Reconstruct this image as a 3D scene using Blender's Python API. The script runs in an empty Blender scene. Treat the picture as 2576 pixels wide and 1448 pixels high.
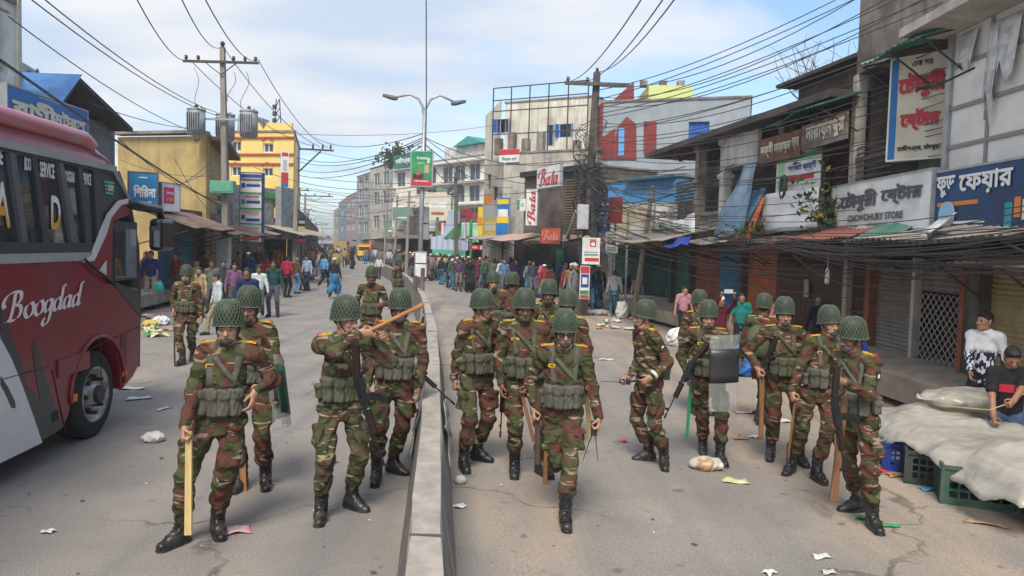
import bpy, math, random
import numpy as np
from mathutils import Vector as V, Matrix as MX
R_=math.radians
sc=bpy.context.scene; COL=sc.collection
random.seed(7); RNG=np.random.default_rng(5)
# ---------------------------------------------------------------- camera
FOC=1860.; CAMH=2.2
cam=bpy.data.cameras.new('camera'); co=bpy.data.objects.new('camera',cam); COL.objects.link(co)
cam.sensor_width=36; cam.lens=FOC/2576*36; cam.clip_start=.1; cam.clip_end=4000
CR=MX.Rotation(math.pi/2-R_(3.17),3,'X')@MX.Rotation(R_(1.55),3,'Z')
co.matrix_world=MX.Translation((0,0,CAMH))@CR.to_4x4(); sc.camera=co
# ---------------------------------------------------------------- world
SUN_EL,SUN_AZ=52.,188.     # azimuth clockwise from +Y
w=bpy.data.worlds.new('World'); sc.world=w; w.use_nodes=True; nt=w.node_tree; N=nt.nodes; L=nt.links
bg=N['Background']; bg.inputs[1].default_value=.145
sky=N.new('ShaderNodeTexSky'); sky.sky_type='NISHITA'; sky.sun_disc=False
sky.sun_elevation=R_(SUN_EL); sky.sun_rotation=R_(SUN_AZ); sky.air_density=1.0; sky.dust_density=1.2; sky.ozone_density=1.5
tc=N.new('ShaderNodeTexCoord'); sep=N.new('ShaderNodeSeparateXYZ'); L.new(tc.outputs['Generated'],sep.inputs[0])
def wm(op,a,b):
    n=N.new('ShaderNodeMath'); n.operation=op
    for i,x in enumerate((a,b)):
        if isinstance(x,(int,float)): n.inputs[i].default_value=x
        else: L.new(x,n.inputs[i])
    return n.outputs[0]
zz=wm('ADD',wm('MAXIMUM',sep.outputs[2],0),.16)
cb=N.new('ShaderNodeCombineXYZ'); L.new(wm('DIVIDE',sep.outputs[0],zz),cb.inputs[0]); L.new(wm('DIVIDE',sep.outputs[1],zz),cb.inputs[1])
nz=N.new('ShaderNodeTexNoise'); nz.inputs['Scale'].default_value=1.15; nz.inputs['Detail'].default_value=7; nz.inputs['Roughness'].default_value=.55; nz.inputs['Distortion'].default_value=.4
mp=N.new('ShaderNodeMapping'); mp.inputs['Location'].default_value=(1.7,.4,.3); mp.inputs['Scale'].default_value=(.55,1.0,1); L.new(cb.outputs[0],mp.inputs[0]); L.new(mp.outputs[0],nz.inputs['Vector'])
rp=N.new('ShaderNodeValToRGB'); rp.color_ramp.elements[0].position=.43; rp.color_ramp.elements[1].position=.58
rp.color_ramp.elements[0].color=(.12,.12,.12,1); rp.color_ramp.elements[1].color=(.92,.92,.92,1); L.new(nz.outputs[0],rp.inputs[0])
# thin veil: thicker towards the west (-X), nearly white at the horizon
veil=wm('ADD',rp.outputs[0],wm('MULTIPLY',sep.outputs[0],-.7)); hor=wm('MULTIPLY',wm('SUBTRACT',.13,sep.outputs[2]),3.2)
mask=N.new('ShaderNodeClamp'); mask.inputs[1].default_value=.02; mask.inputs[2].default_value=.95; L.new(wm('MAXIMUM',veil,hor),mask.inputs[0])
mx=N.new('ShaderNodeMix'); mx.data_type='RGBA'; L.new(mask.outputs[0],mx.inputs[0])
sm=N.new('ShaderNodeMix'); sm.data_type='RGBA'; sm.blend_type='MULTIPLY'; sm.inputs[0].default_value=1; L.new(sky.outputs[0],sm.inputs[6]); sm.inputs[7].default_value=(1.0,1.1,1.12,1)
L.new(sm.outputs[2],mx.inputs[6]); n2=N.new('ShaderNodeTexNoise'); n2.inputs['Scale'].default_value=2.1; n2.inputs['Detail'].default_value=6; n2.inputs['Roughness'].default_value=.5; L.new(mp.outputs[0],n2.inputs['Vector'])
cr2=N.new('ShaderNodeValToRGB'); cr2.color_ramp.elements[0].position=.4; cr2.color_ramp.elements[1].position=.62; cr2.color_ramp.elements[0].color=(.58,.68,.83,1); cr2.color_ramp.elements[1].color=(.86,.86,.87,1); L.new(n2.outputs[0],cr2.inputs[0])
cm2=N.new('ShaderNodeMix'); cm2.data_type='RGBA'; cm2.blend_type='MULTIPLY'; cm2.inputs[0].default_value=1; L.new(cr2.outputs[0],cm2.inputs[6]); cm2.inputs[7].default_value=(5.2,5.2,5.2,1); cm2.clamp_result=False; L.new(cm2.outputs[2],mx.inputs[7]); L.new(mx.outputs[2],bg.inputs[0])
# ---------------------------------------------------------------- sun (veiled)
sl=bpy.data.lights.new('sun','SUN'); sl.energy=2.6; sl.angle=R_(22); sl.color=(1,.94,.85)
so=bpy.data.objects.new('sun',sl); COL.objects.link(so)
az=R_(SUN_AZ); el=R_(SUN_EL); sd=V((math.sin(az)*math.cos(el),math.cos(az)*math.cos(el),math.sin(el)))
so.rotation_euler=sd.to_track_quat('Z','Y').to_euler(); so.location=sd*60
vs=sc.view_settings; vs.view_transform='Standard'; vs.look='None'; vs.exposure=.57; vs.gamma=1
sc.cycles.max_bounces=6; sc.cycles.diffuse_bounces=3; sc.cycles.glossy_bounces=3; sc.cycles.transparent_max_bounces=12
sc.cycles.use_adaptive_sampling=True; sc.cycles.adaptive_threshold=.02; sc.cycles.use_denoising=True
# ---------------------------------------------------------------- layout from the photograph (photo pixels at 2576 wide)
def sstep(t): t=max(0.,min(1.,t)); return t*t*(3-2*t)
def axis_x(y):
    x=-.035-.1*y; q=min(max(y-7.1,0),40.9); x-=.00194*q*q
    if y>48: x-=.159*(y-48)
    return x
def gz(x,y):
    return -.15*sstep((x-axis_x(y)-.4)/3.)
def ray(u,v): return CR@V(((u-1288)/FOC,-(v-724)/FOC,-1.))
def G(u,v,dz=0.):
    d=ray(u,v); z=0.
    for _ in range(6):
        t=(z+dz-CAMH)/d.z; p=V((0,0,CAMH))+d*t; z=gz(p.x,p.y)
    return V((p.x,p.y,z+dz))
def A(u,v,Y):
    d=ray(u,v); return V((0,0,CAMH))+d*(Y/d.y)
# ---------------------------------------------------------------- objects
def tag(o,label=None,cat=None,group=None,kind=None):
    if label: o['label']=label
    if cat: o['category']=cat
    if group: o['group']=group
    if kind: o['kind']=kind
    return o
def root(name,label,cat,loc=(0,0,0),rz=0,group=None):
    o=bpy.data.objects.new(name,None); o.empty_display_size=.2; COL.objects.link(o)
    o.location=loc; o.rotation_euler=(0,0,rz); return tag(o,label,cat,group)
def link(name,me,parent=None,mw=None,color=None,mats=None):
    o=bpy.data.objects.new(name,me); COL.objects.link(o)
    if parent: o.parent=parent
    if mw is not None: o.matrix_local=mw
    if color: o.color=(*color,1)
    if mats:
        for i,m in enumerate(mats):
            o.material_slots[i].link='OBJECT'; o.material_slots[i].material=m
    return o
class MB:
    def __init__(s): s.v=[]; s.f=[]; s.m=[]
    def add(s,vs,fs,m=0):
        b=len(s.v); s.v+=[tuple(x) for x in vs]; s.f+=[tuple(b+i for i in f) for f in fs]; s.m+=[m]*len(fs); return s
    def box(s,x0,x1,y0,y1,z0,z1,m=0,M=None):
        vs=[V((x,y,z)) for z in (z0,z1) for y in (y0,y1) for x in (x0,x1)]
        if M: vs=[M@q for q in vs]
        return s.add(vs,[(0,2,3,1),(4,5,7,6),(0,1,5,4),(2,6,7,3),(0,4,6,2),(1,3,7,5)],m)
    def prism(s,poly,y0,y1,m=0,M=None):      # polygon in x,z extruded along y
        n=len(poly); vs=[V((x,y0,z)) for x,z in poly]+[V((x,y1,z)) for x,z in poly]
        if M: vs=[M@q for q in vs]
        return s.add(vs,[tuple(range(n)),tuple(range(2*n-1,n-1,-1))]+[(i,i+n,(i+1)%n+n,(i+1)%n) for i in range(n)],m)
    def tube(s,pts,r,n=6,m=0,cap=True,flat=None):
        pts=[V(p) for p in pts]; k=len(pts); rs=r if isinstance(r,(list,tuple)) else [r]*k
        vs=[]; up=None
        for i,p in enumerate(pts):
            t=(pts[min(i+1,k-1)]-pts[max(i-1,0)]).normalized()
            if up is None: up=V((0,0,1)) if abs(t.z)<.9 else V((0,1,0))
            a=t.cross(up)
            if a.length<1e-5: a=t.cross(V((1,0,0)))
            a.normalize(); b=a.cross(t).normalized(); up=b
            for j in range(n):
                q=2*math.pi*(j+.5)/n; vs.append(p+a*math.cos(q)*rs[i]+b*math.sin(q)*rs[i])
        fs=[(i*n+j,i*n+(j+1)%n,(i+1)*n+(j+1)%n,(i+1)*n+j) for i in range(k-1) for j in range(n)]
        if cap: fs+=[tuple(range(n-1,-1,-1)),tuple(range((k-1)*n,k*n))]
        return s.add(vs,fs,m)
    def quad(s,a,b,c,d,m=0): return s.add([a,b,c,d],[(0,1,2,3)],m)
    def grid(s,fn,nu,nv,m=0,th=0):           # fn(i/nu,j/nv)->point ; th>0 gives it thickness along the normal
        P=[[V(fn(i/nu,j/nv)) for j in range(nv+1)] for i in range(nu+1)]
        vs=[p for r in P for p in r]; q=nv+1
        fs=[(i*q+j,(i+1)*q+j,(i+1)*q+j+1,i*q+j+1) for i in range(nu) for j in range(nv)]
        if th:
            n0=len(vs); nn=[]
            for i in range(nu+1):
                for j in range(nv+1):
                    a=P[min(i+1,nu)][j]-P[max(i-1,0)][j]; b=P[i][min(j+1,nv)]-P[i][max(j-1,0)]
                    n=a.cross(b); nn.append(P[i][j]-(n.normalized() if n.length>1e-9 else V((0,0,1)))*th)
            vs+=nn; fs+=[tuple(n0+x for x in reversed(f)) for f in fs]
            bd=[i*q for i in range(nu+1)]+[nu*q+j for j in range(1,nv+1)]+[i*q+nv for i in range(nu-1,-1,-1)]+[j for j in range(nv-1,0,-1)]
            fs+=[(bd[i],bd[i-1],n0+bd[i-1],n0+bd[i]) for i in range(len(bd))]
        return s.add(vs,fs,m)
    def mesh(s,name,mats,smooth=False):
        me=bpy.data.meshes.new(name); me.from_pydata(s.v,[],s.f)
        for x in (mats if isinstance(mats,(list,tuple)) else [mats]): me.materials.append(x)
        if any(s.m): me.polygons.foreach_set('material_index',s.m)
        if smooth: me.polygons.foreach_set('use_smooth',[True]*len(s.f))
        me.update(); return me
    def build(s,name,mats,parent=None,smooth=False,bevel=0,loc=None,rz=0,color=None):
        o=link(name,s.mesh(name,mats,smooth),parent,color=color)
        if loc is not None: o.location=loc
        if rz: o.rotation_euler=(0,0,rz)
        if bevel:
            b=o.modifiers.new('b','BEVEL'); b.width=bevel; b.segments=2; b.limit_method='ANGLE'
        return o
# ---------------------------------------------------------------- materials
MATS={}
def mat(name,col,rough=.8,col2=None,scale=4,lo=.42,hi=.62,bump=0,bscale=40,stretch=(1,1,1),metal=0,dirt=None,dscale=1.2,damt=.6,objcol=False,spec=.4,alpha=1,detail=6,streak=None):
    if name in MATS: return MATS[name]
    m=bpy.data.materials.new(name); m.use_nodes=True; t=m.node_tree; n=t.nodes; l=t.links; b=n['Principled BSDF']
    b.inputs['Roughness'].default_value=rough; b.inputs['Metallic'].default_value=metal; b.inputs['Specular IOR Level'].default_value=spec
    tc=n.new('ShaderNodeTexCoord'); oi=n.new('ShaderNodeObjectInfo')
    add=n.new('ShaderNodeVectorMath'); add.operation='ADD'; l.new(tc.outputs['Object'],add.inputs[0])
    mul=n.new('ShaderNodeMath'); mul.operation='MULTIPLY'; mul.inputs[1].default_value=37.; l.new(oi.outputs['Random'],mul.inputs[0]); l.new(mul.outputs[0],add.inputs[1])
    def noise(sc_,st,dt=detail):
        mp=n.new('ShaderNodeMapping'); mp.inputs['Scale'].default_value=st; l.new(add.outputs[0],mp.inputs[0])
        z=n.new('ShaderNodeTexNoise'); z.inputs['Scale'].default_value=sc_; z.inputs['Detail'].default_value=dt; z.inputs['Roughness'].default_value=.6; l.new(mp.outputs[0],z.inputs['Vector']); return z.outputs[0]
    def ramp(x,a,bb,c0=(0,0,0,1),c1=(1,1,1,1)):
        r=n.new('ShaderNodeValToRGB'); r.color_ramp.elements[0].position=a; r.color_ramp.elements[1].position=bb; r.color_ramp.elements[0].color=c0; r.color_ramp.elements[1].color=c1; l.new(x,r.inputs[0]); return r.outputs[0]
    def mix(f,a,c):
        x=n.new('ShaderNodeMix'); x.data_type='RGBA'; l.new(f,x.inputs[0])
        for i,q in ((6,a),(7,c)):
            if isinstance(q,tuple): x.inputs[i].default_value=(*q[:3],1)
            else: l.new(q,x.inputs[i])
        return x.outputs[2]
    if objcol:
        base=oi.outputs['Color']
        if col2:
            mm=n.new('ShaderNodeMix'); mm.data_type='RGBA'; mm.blend_type='MULTIPLY'; l.new(ramp(noise(scale,stretch),lo,hi,(*col2,1),(1,1,1,1)),mm.inputs[7]); mm.inputs[0].default_value=1; l.new(base,mm.inputs[6]); base=mm.outputs[2]
    else:
        base=tuple(col)
        if col2 is not None: base=mix(ramp(noise(scale,stretch),lo,hi),base,tuple(col2))
    if dirt is not None:
        f=ramp(noise(dscale,(1,1,1)),.45,.75,(0,0,0,1),(damt,damt,damt,1)); base=mix(f,base,dirt)
    if streak is not None:
        f=ramp(noise(2.2,(1.6,1.6,.16)),.5,.72,(0,0,0,1),(.75,.75,.75,1)); base=mix(f,base,streak)
    if isinstance(base,tuple): b.inputs['Base Color'].default_value=(*base[:3],1)
    else: l.new(base,b.inputs['Base Color'])
    if bump:
        bn=n.new('ShaderNodeBump'); bn.inputs['Strength'].default_value=bump; bn.inputs['Distance'].default_value=.02; l.new(noise(bscale,stretch),bn.inputs['Height']); l.new(bn.outputs[0],b.inputs['Normal'])
    if alpha<1: b.inputs['Alpha'].default_value=alpha
    MATS[name]=m; return m
def camo(name,seed,green,brown,tan,black):
    m=bpy.data.materials.new(name); m.use_nodes=True; t=m.node_tree; n=t.nodes; l=t.links; b=n['Principled BSDF']; b.inputs['Roughness'].default_value=.88; b.inputs['Specular IOR Level'].default_value=.2
    tc=n.new('ShaderNodeTexCoord'); oi=n.new('ShaderNodeObjectInfo'); mu=n.new('ShaderNodeMath'); mu.operation='MULTIPLY'; mu.inputs[1].default_value=53.; l.new(oi.outputs['Random'],mu.inputs[0])
    ad=n.new('ShaderNodeVectorMath'); ad.operation='ADD'; l.new(tc.outputs['Object'],ad.inputs[0]); l.new(mu.outputs[0],ad.inputs[1])
    def layer(prev,off,sc_,st,a,c,dist):
        mp=n.new('ShaderNodeMapping'); mp.inputs['Location'].default_value=(off,off*1.7,off*.6); mp.inputs['Rotation'].default_value=(0,.35,.2*off); mp.inputs['Scale'].default_value=st; l.new(ad.outputs[0],mp.inputs[0])
        z=n.new('ShaderNodeTexNoise'); z.inputs['Scale'].default_value=sc_; z.inputs['Detail'].default_value=2.2; z.inputs['Distortion'].default_value=dist; l.new(mp.outputs[0],z.inputs['Vector'])
        r=n.new('ShaderNodeValToRGB'); r.color_ramp.elements[0].position=a; r.color_ramp.elements[1].position=a+.025; l.new(z.outputs[0],r.inputs[0])
        x=n.new('ShaderNodeMix'); x.data_type='RGBA'; l.new(r.outputs[0],x.inputs[0])
        if isinstance(prev,tuple): x.inputs[6].default_value=(*prev,1)
        else: l.new(prev,x.inputs[6])
        x.inputs[7].default_value=(*c,1); return x.outputs[2]
    q=layer(green,seed,7,(.8,.8,1.25),.49,brown,.75)
    q=layer(q,seed+3.1,8.5,(.6,.6,1.6),.585,tuple(g*.55 for g in green),1.)
    q=layer(q,seed+7.7,8,(.55,.55,1.9),.615,tan,1.3)
    q=layer(q,seed+11.3,9,(.5,.5,1.8),.635,black,1.4)
    l.new(q,b.inputs['Base Color'])
    z=n.new('ShaderNodeTexNoise'); z.inputs['Scale'].default_value=13; z.inputs['Detail'].default_value=6; z.inputs['Distortion'].default_value=.8; l.new(tc.outputs['Object'],z.inputs['Vector'])
    bn=n.new('ShaderNodeBump'); bn.inputs['Strength'].default_value=.85; bn.inputs['Distance'].default_value=.03; l.new(z.outputs[0],bn.inputs['Height']); l.new(bn.outputs[0],b.inputs['Normal'])
    MATS[name]=m; return m
CAMO=[camo('camouflage_cloth',.3,(.07,.074,.032),(.112,.043,.031),(.29,.22,.15),(.018,.018,.014)),
      camo('worn_camouflage_cloth',5.1,(.08,.086,.042),(.09,.05,.034),(.34,.26,.15),(.022,.021,.018))]
SKIN=[mat('tan_skin',(.43,.235,.15),.5,(.36,.19,.12),9,bump=.04),mat('brown_skin',(.32,.165,.1),.5,(.26,.135,.08),9,bump=.04),mat('dark_skin',(.21,.105,.065),.5,(.165,.08,.05),9,bump=.04)]
HAIRM=mat('black_hair',(.012,.01,.009),.55,(.03,.026,.022),60,bump=.4,bscale=90)
WHITEH=mat('grey_hair',(.4,.39,.37),.7,(.25,.24,.23),60,bump=.3,bscale=90)
BOOT=mat('black_boot_leather',(.014,.014,.015),.34,(.035,.033,.031),14,bump=.18,bscale=38,dirt=(.12,.10,.08),dscale=7,damt=.35)
HELM=mat('helmet_green_paint',(.022,.034,.022),.5,(.035,.048,.03),12)
NETM=mat('helmet_net_cord',(.12,.15,.105),.85,(.08,.1,.07),30)
RIG=mat('olive_webbing',(.105,.105,.062),.9,(.07,.072,.045),14,bump=.35,bscale=60)
RIG2=mat('grey_olive_webbing',(.12,.115,.088),.9,(.085,.082,.062),14,bump=.35,bscale=60)
RUB=mat('black_rubber',(.02,.02,.02),.8,(.032,.03,.028),20,bump=.1)
GUN=mat('gun_metal',(.022,.022,.024),.4,(.04,.04,.042),20,metal=.4)
CLOTH=mat('plain_cloth',(1,1,1),.9,(.72,.72,.72),10,objcol=True,bump=.35,bscale=22)
GLASSEYE=mat('eye_white',(.38,.34,.3),.3); IRIS=mat('eye_dark',(.012,.008,.006),.2)
LIP=mat('lip',(.24,.09,.07),.5)
YEL=mat('yellow_patch',(.62,.42,.03),.7,(.5,.3,.03),40); REDM=mat('red_badge',(.5,.04,.03),.6)
# ================================================================ figures: one implicit surface per body or garment
def nrm(a): a=np.asarray(a,float); return a/max(np.linalg.norm(a),1e-9)
def cap(a,b,r1,r2=None,k=.02,ax=None,sq=1.,sub=False):
    a=np.asarray(a,float); b=np.asarray(b,float); r2=r1 if r2 is None else r2; ba=b-a; bb=max(float(ba@ba),1e-9); rm=max(r1,r2)
    def fn(x,y,z):
        px=x-a[0]; py=y-a[1]; pz=z-a[2]
        t=np.clip((px*ba[0]+py*ba[1]+pz*ba[2])/bb,0,1)
        px=px-t*ba[0]; py=py-t*ba[1]; pz=pz-t*ba[2]; d2=px*px+py*py+pz*pz
        if ax is not None:
            c=px*ax[0]+py*ax[1]+pz*ax[2]; d2=d2+c*c*(sq*sq-1)
        return np.sqrt(d2)-(r1+(r2-r1)*t)
    return (fn,np.minimum(a,b)-rm,np.maximum(a,b)+rm,k,sub)
def ell(c,r,M=None,k=.02,sub=False):
    c=np.asarray(c,float); r=np.asarray(r,float); Mi=np.eye(3) if M is None else np.asarray(M,float); rm=r.max(); mn=r.min()
    def fn(x,y,z):
        px=x-c[0]; py=y-c[1]; pz=z-c[2]
        q=[(px*Mi[0,i]+py*Mi[1,i]+pz*Mi[2,i])/r[i] for i in range(3)]
        l=np.sqrt(q[0]**2+q[1]**2+q[2]**2); return (l-1)*mn*1.15
    return (fn,c-rm,c+rm,k,sub)
def rbox(c,h,rd,M=None,k=.01):
    c=np.asarray(c,float); h=np.asarray(h,float)-rd; Mi=np.eye(3) if M is None else np.asarray(M,float); rm=np.linalg.norm(h+rd)
    def fn(x,y,z):
        px=x-c[0]; py=y-c[1]; pz=z-c[2]
        q=[np.abs(px*Mi[0,i]+py*Mi[1,i]+pz*Mi[2,i])-h[i] for i in range(3)]
        o=np.sqrt(np.maximum(q[0],0)**2+np.maximum(q[1],0)**2+np.maximum(q[2],0)**2); return o+np.minimum(np.maximum(np.maximum(q[0],q[1]),q[2]),0)-rd
    return (fn,c-rm,c+rm,k,False)
def ring(c,R,r,ax,k=.01):
    c=np.asarray(c,float); ax=nrm(ax)
    def fn(x,y,z):
        px=x-c[0]; py=y-c[1]; pz=z-c[2]; h=px*ax[0]+py*ax[1]+pz*ax[2]; q=np.sqrt(np.maximum(px*px+py*py+pz*pz-h*h,0)); return np.sqrt((q-R)**2+(h*.6)**2)-r
    return (fn,c-R-r*2,c+R+r*2,k,False)
def sdf_at(prims,p):
    p=np.atleast_2d(p); x,y,z=p[:,0],p[:,1],p[:,2]; D=np.full(len(p),9.)
    for fn,lo,hi,k,sub in prims:
        d=fn(x,y,z)
        if sub: D=np.maximum(D,-d); continue
        h=np.clip(.5+.5*(D-d)/k,0,1); D=d*h+D*(1-h)-k*h*(1-h)
    return D
def march(prims,p,d,maxd=.6):
    p=np.array(p,float); d=nrm(d); t=0
    for _ in range(60):
        q=sdf_at(prims,p+d*t)[0]
        if q<.0015: break
        t+=q*.8
        if t>maxd: break
    return p+d*t
def surf(prims,res,disp=None,clip=None):
    lo=np.min([p[1] for p in prims if not p[4]],0)-res*3; hi=np.max([p[2] for p in prims if not p[4]],0)+res*3
    n=np.ceil((hi-lo)/res).astype(int)+1
    D=np.full(n,9.,np.float32); ax=[(lo[i]+res*np.arange(n[i])).astype(np.float32) for i in range(3)]
    for fn,a,b,k,sub in prims:
        i0=np.maximum(((a-k-lo)/res).astype(int)-2,0); i1=np.minimum(((b+k-lo)/res).astype(int)+3,n)
        if (i1<=i0).any(): continue
        s=tuple(slice(i0[i],i1[i]) for i in range(3))
        d=fn(ax[0][s[0]][:,None,None],ax[1][s[1]][None,:,None],ax[2][s[2]][None,None,:]); E=D[s]
        if sub: D[s]=np.maximum(E,-d); continue
        h=np.clip(.5+.5*(E-d)/k,0,1); D[s]=d*h+E*(1-h)-k*h*(1-h)
    X,Y,Z=ax[0][:,None,None],ax[1][None,:,None],ax[2][None,None,:]
    if disp is not None: D+=disp(X,Y,Z)
    if clip is not None: D=np.maximum(D,clip(X,Y,Z))
    S=D<0; c=S[:-1,:-1,:-1].astype(np.int8)
    for dx in (0,1):
        for dy in (0,1):
            for dz in (0,1):
                if dx+dy+dz: c=c+S[dx:n[0]-1+dx,dy:n[1]-1+dy,dz:n[2]-1+dz]
    act=np.argwhere((c>0)&(c<8)); idx=np.full(c.shape,-1,np.int64); idx[tuple(act.T)]=np.arange(len(act))
    K=[(dx,dy,dz) for dx in (0,1) for dy in (0,1) for dz in (0,1)]
    val=np.stack([D[act[:,0]+a,act[:,1]+b,act[:,2]+e] for a,b,e in K],1).astype(float)
    acc=np.zeros((len(act),3)); cnt=np.zeros(len(act))
    for i in range(8):
        for j in range(i+1,8):
            df=np.array(K[j])-np.array(K[i])
            if np.abs(df).sum()!=1: continue
            m=(val[:,i]<0)!=(val[:,j]<0)
            if not m.any(): continue
            t=val[m,i]/(val[m,i]-val[m,j]); acc[m]+=np.array(K[i])+t[:,None]*df; cnt[m]+=1
    vt=lo+(act+acc/cnt[:,None])*res
    Q=[]
    for a in range(3):
        b,e=(a+1)%3,(a+2)%3
        s0=[slice(1,n[i]-1) for i in range(3)]; s0[a]=slice(0,n[a]-1); s1=list(s0); s1[a]=slice(1,n[a])
        A0=S[tuple(s0)]; A1=S[tuple(s1)]; e_=np.argwhere(A0!=A1)
        if len(e_)==0: continue
        off=np.array([1,1,1]); off[a]=0; g=e_+off; fl=A0[tuple(e_.T)]
        db=np.zeros(3,int); db[b]=1; de=np.zeros(3,int); de[e]=1
        q=np.stack([idx[tuple((g-db-de).T)],idx[tuple((g-de).T)],idx[tuple(g.T)],idx[tuple((g-db).T)]],1)
        q[~fl]=q[~fl][:,::-1]; Q.append(q)
    return vt,np.concatenate(Q)
def np_mesh(name,v,q,mats):
    me=bpy.data.meshes.new(name); nv=len(v); nq=len(q)
    me.vertices.add(nv); me.vertices.foreach_set('co',np.asarray(v,np.float32).ravel())
    me.loops.add(nq*4); me.loops.foreach_set('vertex_index',q.astype(np.int32).ravel())
    me.polygons.add(nq); me.polygons.foreach_set('loop_start',np.arange(0,nq*4,4,dtype=np.int32))
    me.polygons.foreach_set('use_smooth',np.ones(nq,bool))
    for m in (mats if isinstance(mats,(list,tuple)) else [mats]): me.materials.append(m)
    me.update(calc_edges=True); return me
def smesh(name,prims,res,mats,disp=None,clip=None): return np_mesh(name,*surf(prims,res,disp,clip),mats)
# ---- templates in the head frame (x = own left, y = forward, z = up) and foot frame
HELMP=[(1.075,-.038),(1.05,-.032),(1.0,-.02),(.995,.01),(.965,.05),(.885,.09),(.74,.122),(.5,.146),(.24,.157),(0,.16)]
def hpt(t,th,off=0):
    t=min(max(t,0),len(HELMP)-1.0001); i=int(t); f=t-i; r=HELMP[i][0]*(1-f)+HELMP[i+1][0]*f; z=HELMP[i][1]*(1-f)+HELMP[i+1][1]*f
    x=math.cos(th)*(.114*r+off*min(1,r*2)); y=math.sin(th)*(.134*r+off*min(1,r*2)); low=max(0,1-z/.05) if z<.05 else 0
    return V((x,y-.008,z+off*.6*(1-r)+.068-.014*low*(1-abs(math.sin(th)))-(.01*low if math.sin(th)<-.4 else 0)))
def mk_helmet():
    b=MB(); n=36; k=len(HELMP); b.grid(lambda i,j:hpt(j*(k-1),2*math.pi*i),n,k*2-2)
    b.grid(lambda i,j:hpt(j*(k-2),-2*math.pi*i,-.008),n,8)
    sh=b.mesh('helmet',HELM,True)
    c=MB()
    for s in (1,-1):
        for q in range(22):
            th0=2*math.pi*q/22; c.tube([hpt(.6+j*.92,th0+s*j*.135*(1+j*.04),.005) for j in range(9)],.0036,4,cap=False)
    c.tube([hpt(.6,2*math.pi*j/30,.005) for j in range(31)],.005,4,cap=False)
    net=c.mesh('helmet_net',NETM,True)
    d=MB()
    for s in (1,-1):
        pts=[V((s*.098,.0,.045)),V((s*.088,.018,-.02)),V((s*.068,.055,-.075)),V((s*.03,.092,-.098)),V((0,.1,-.1))]
        d.tube(pts,[.009,.009,.009,.011,.012],5)
    v,q=surf([cap((-.028,.098,-.094),(.028,.098,-.094),.022,k=.01),cap((0,.1,-.105),(0,.09,-.085),.02)],.007)
    d.add(v.tolist(),q.tolist()); st=d.mesh('chin_strap',mat('chin_strap_dark',(.025,.027,.022),.7,(.05,.05,.045),20),True)
    return sh,net,st
def head_prims(T,Rm,s=1.):
    j1,j2,j3,j4=[random.uniform(.9,1.12) for _ in range(4)]
    # T(p): head frame -> figure space
    c=lambda p:T(p)
    P=[ell(c((0,-.012,.036)),np.array((.073,.093,.094))*s,Rm),ell(c((0,.026,-.03)),np.array((.058*j1,.066,.088*j2))*s,Rm,k=.03),
       cap(c((-.03*j1,.04,-.085*j2)),c((.03*j1,.04,-.085*j2)),.03*s,k=.03),ell(c((0,.07,-.094)),np.array((.024,.02,.02))*s,Rm,k=.025),
       cap(c((-.036,.079,.022)),c((.036,.079,.022)),.012*s,k=.015),ell(c((.044,.062,-.016)),np.array((.022*j4,.022*j4,.024))*s,Rm,k=.02),ell(c((-.044,.062,-.016)),np.array((.022,.022,.024))*s,Rm,k=.02)]
    P+=[ell(c((sx*.032,.098,.002)),np.array((.015,.014,.010))*s,Rm,sub=True) for sx in (1,-1)]
    P+=[cap(c((0,.086,.012)),c((0,.112,-.027)),.009*s*j3,.0145*s*j3,k=.012),cap(c((-.014,.096,-.03)),c((.014,.096,-.03)),.009*s,k=.01),cap(c((-.02,.085,-.053)),c((.02,.085,-.053)),.0085*s,k=.008),cap(c((-.016,.084,-.064)),c((.016,.084,-.064)),.009*s,k=.008)]
    for sx in (1,-1): P.append(cap(c((sx*.078,-.012,.018)),c((sx*.074,-.002,-.032)),.021*s,.015*s,k=.008,ax=Rm[:,0],sq=2.4))
    return P
_I=np.eye(3)
def mk_hair(v=0):
    P=[ell((0,-.018,.044),(.081,.1,.099 if v==0 else .108),k=.02)]
    if v==1: P.append(ell((0,.05,.105),(.06,.055,.03),k=.03))
    def disp(x,y,z): return .003*np.sin(70*x+9*np.sin(40*z))*np.sin(60*y+50*z)
    def clip(x,y,z): return (y-.082)*.62-(z-.066)*.78+.0*x
    return smesh('hair',P,.008,HAIRM,disp,clip)
def mk_cap():
    return smesh('prayer_cap',[ell((0,-.014,.06),(.083,.1,.085)),],.009,CLOTH,None,lambda x,y,z:.062-z+.0*x+.0*y)
def mk_scarf():
    return smesh('headscarf',[ell((0,-.015,.035),(.092,.112,.11)),cap((0,-.03,-.05),(0,-.03,-.17),.09,.13,k=.06),cap((0,.03,-.13),(0,.04,-.22),.09,.12,k=.06),ell((0,.115,-.01),(.055,.06,.075),sub=True)],.012,CLOTH,lambda x,y,z:.004*np.sin(60*z+8*np.sin(25*x)))
def mk_beard(): return smesh('beard',[cap((-.05,.035,-.06),(0,.085,-.115),.024,.026),cap((.05,.035,-.06),(0,.085,-.115),.024,.026),cap((0,.08,-.1),(0,.075,-.155),.03,.015,k=.03)],.008,HAIRM)
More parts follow.
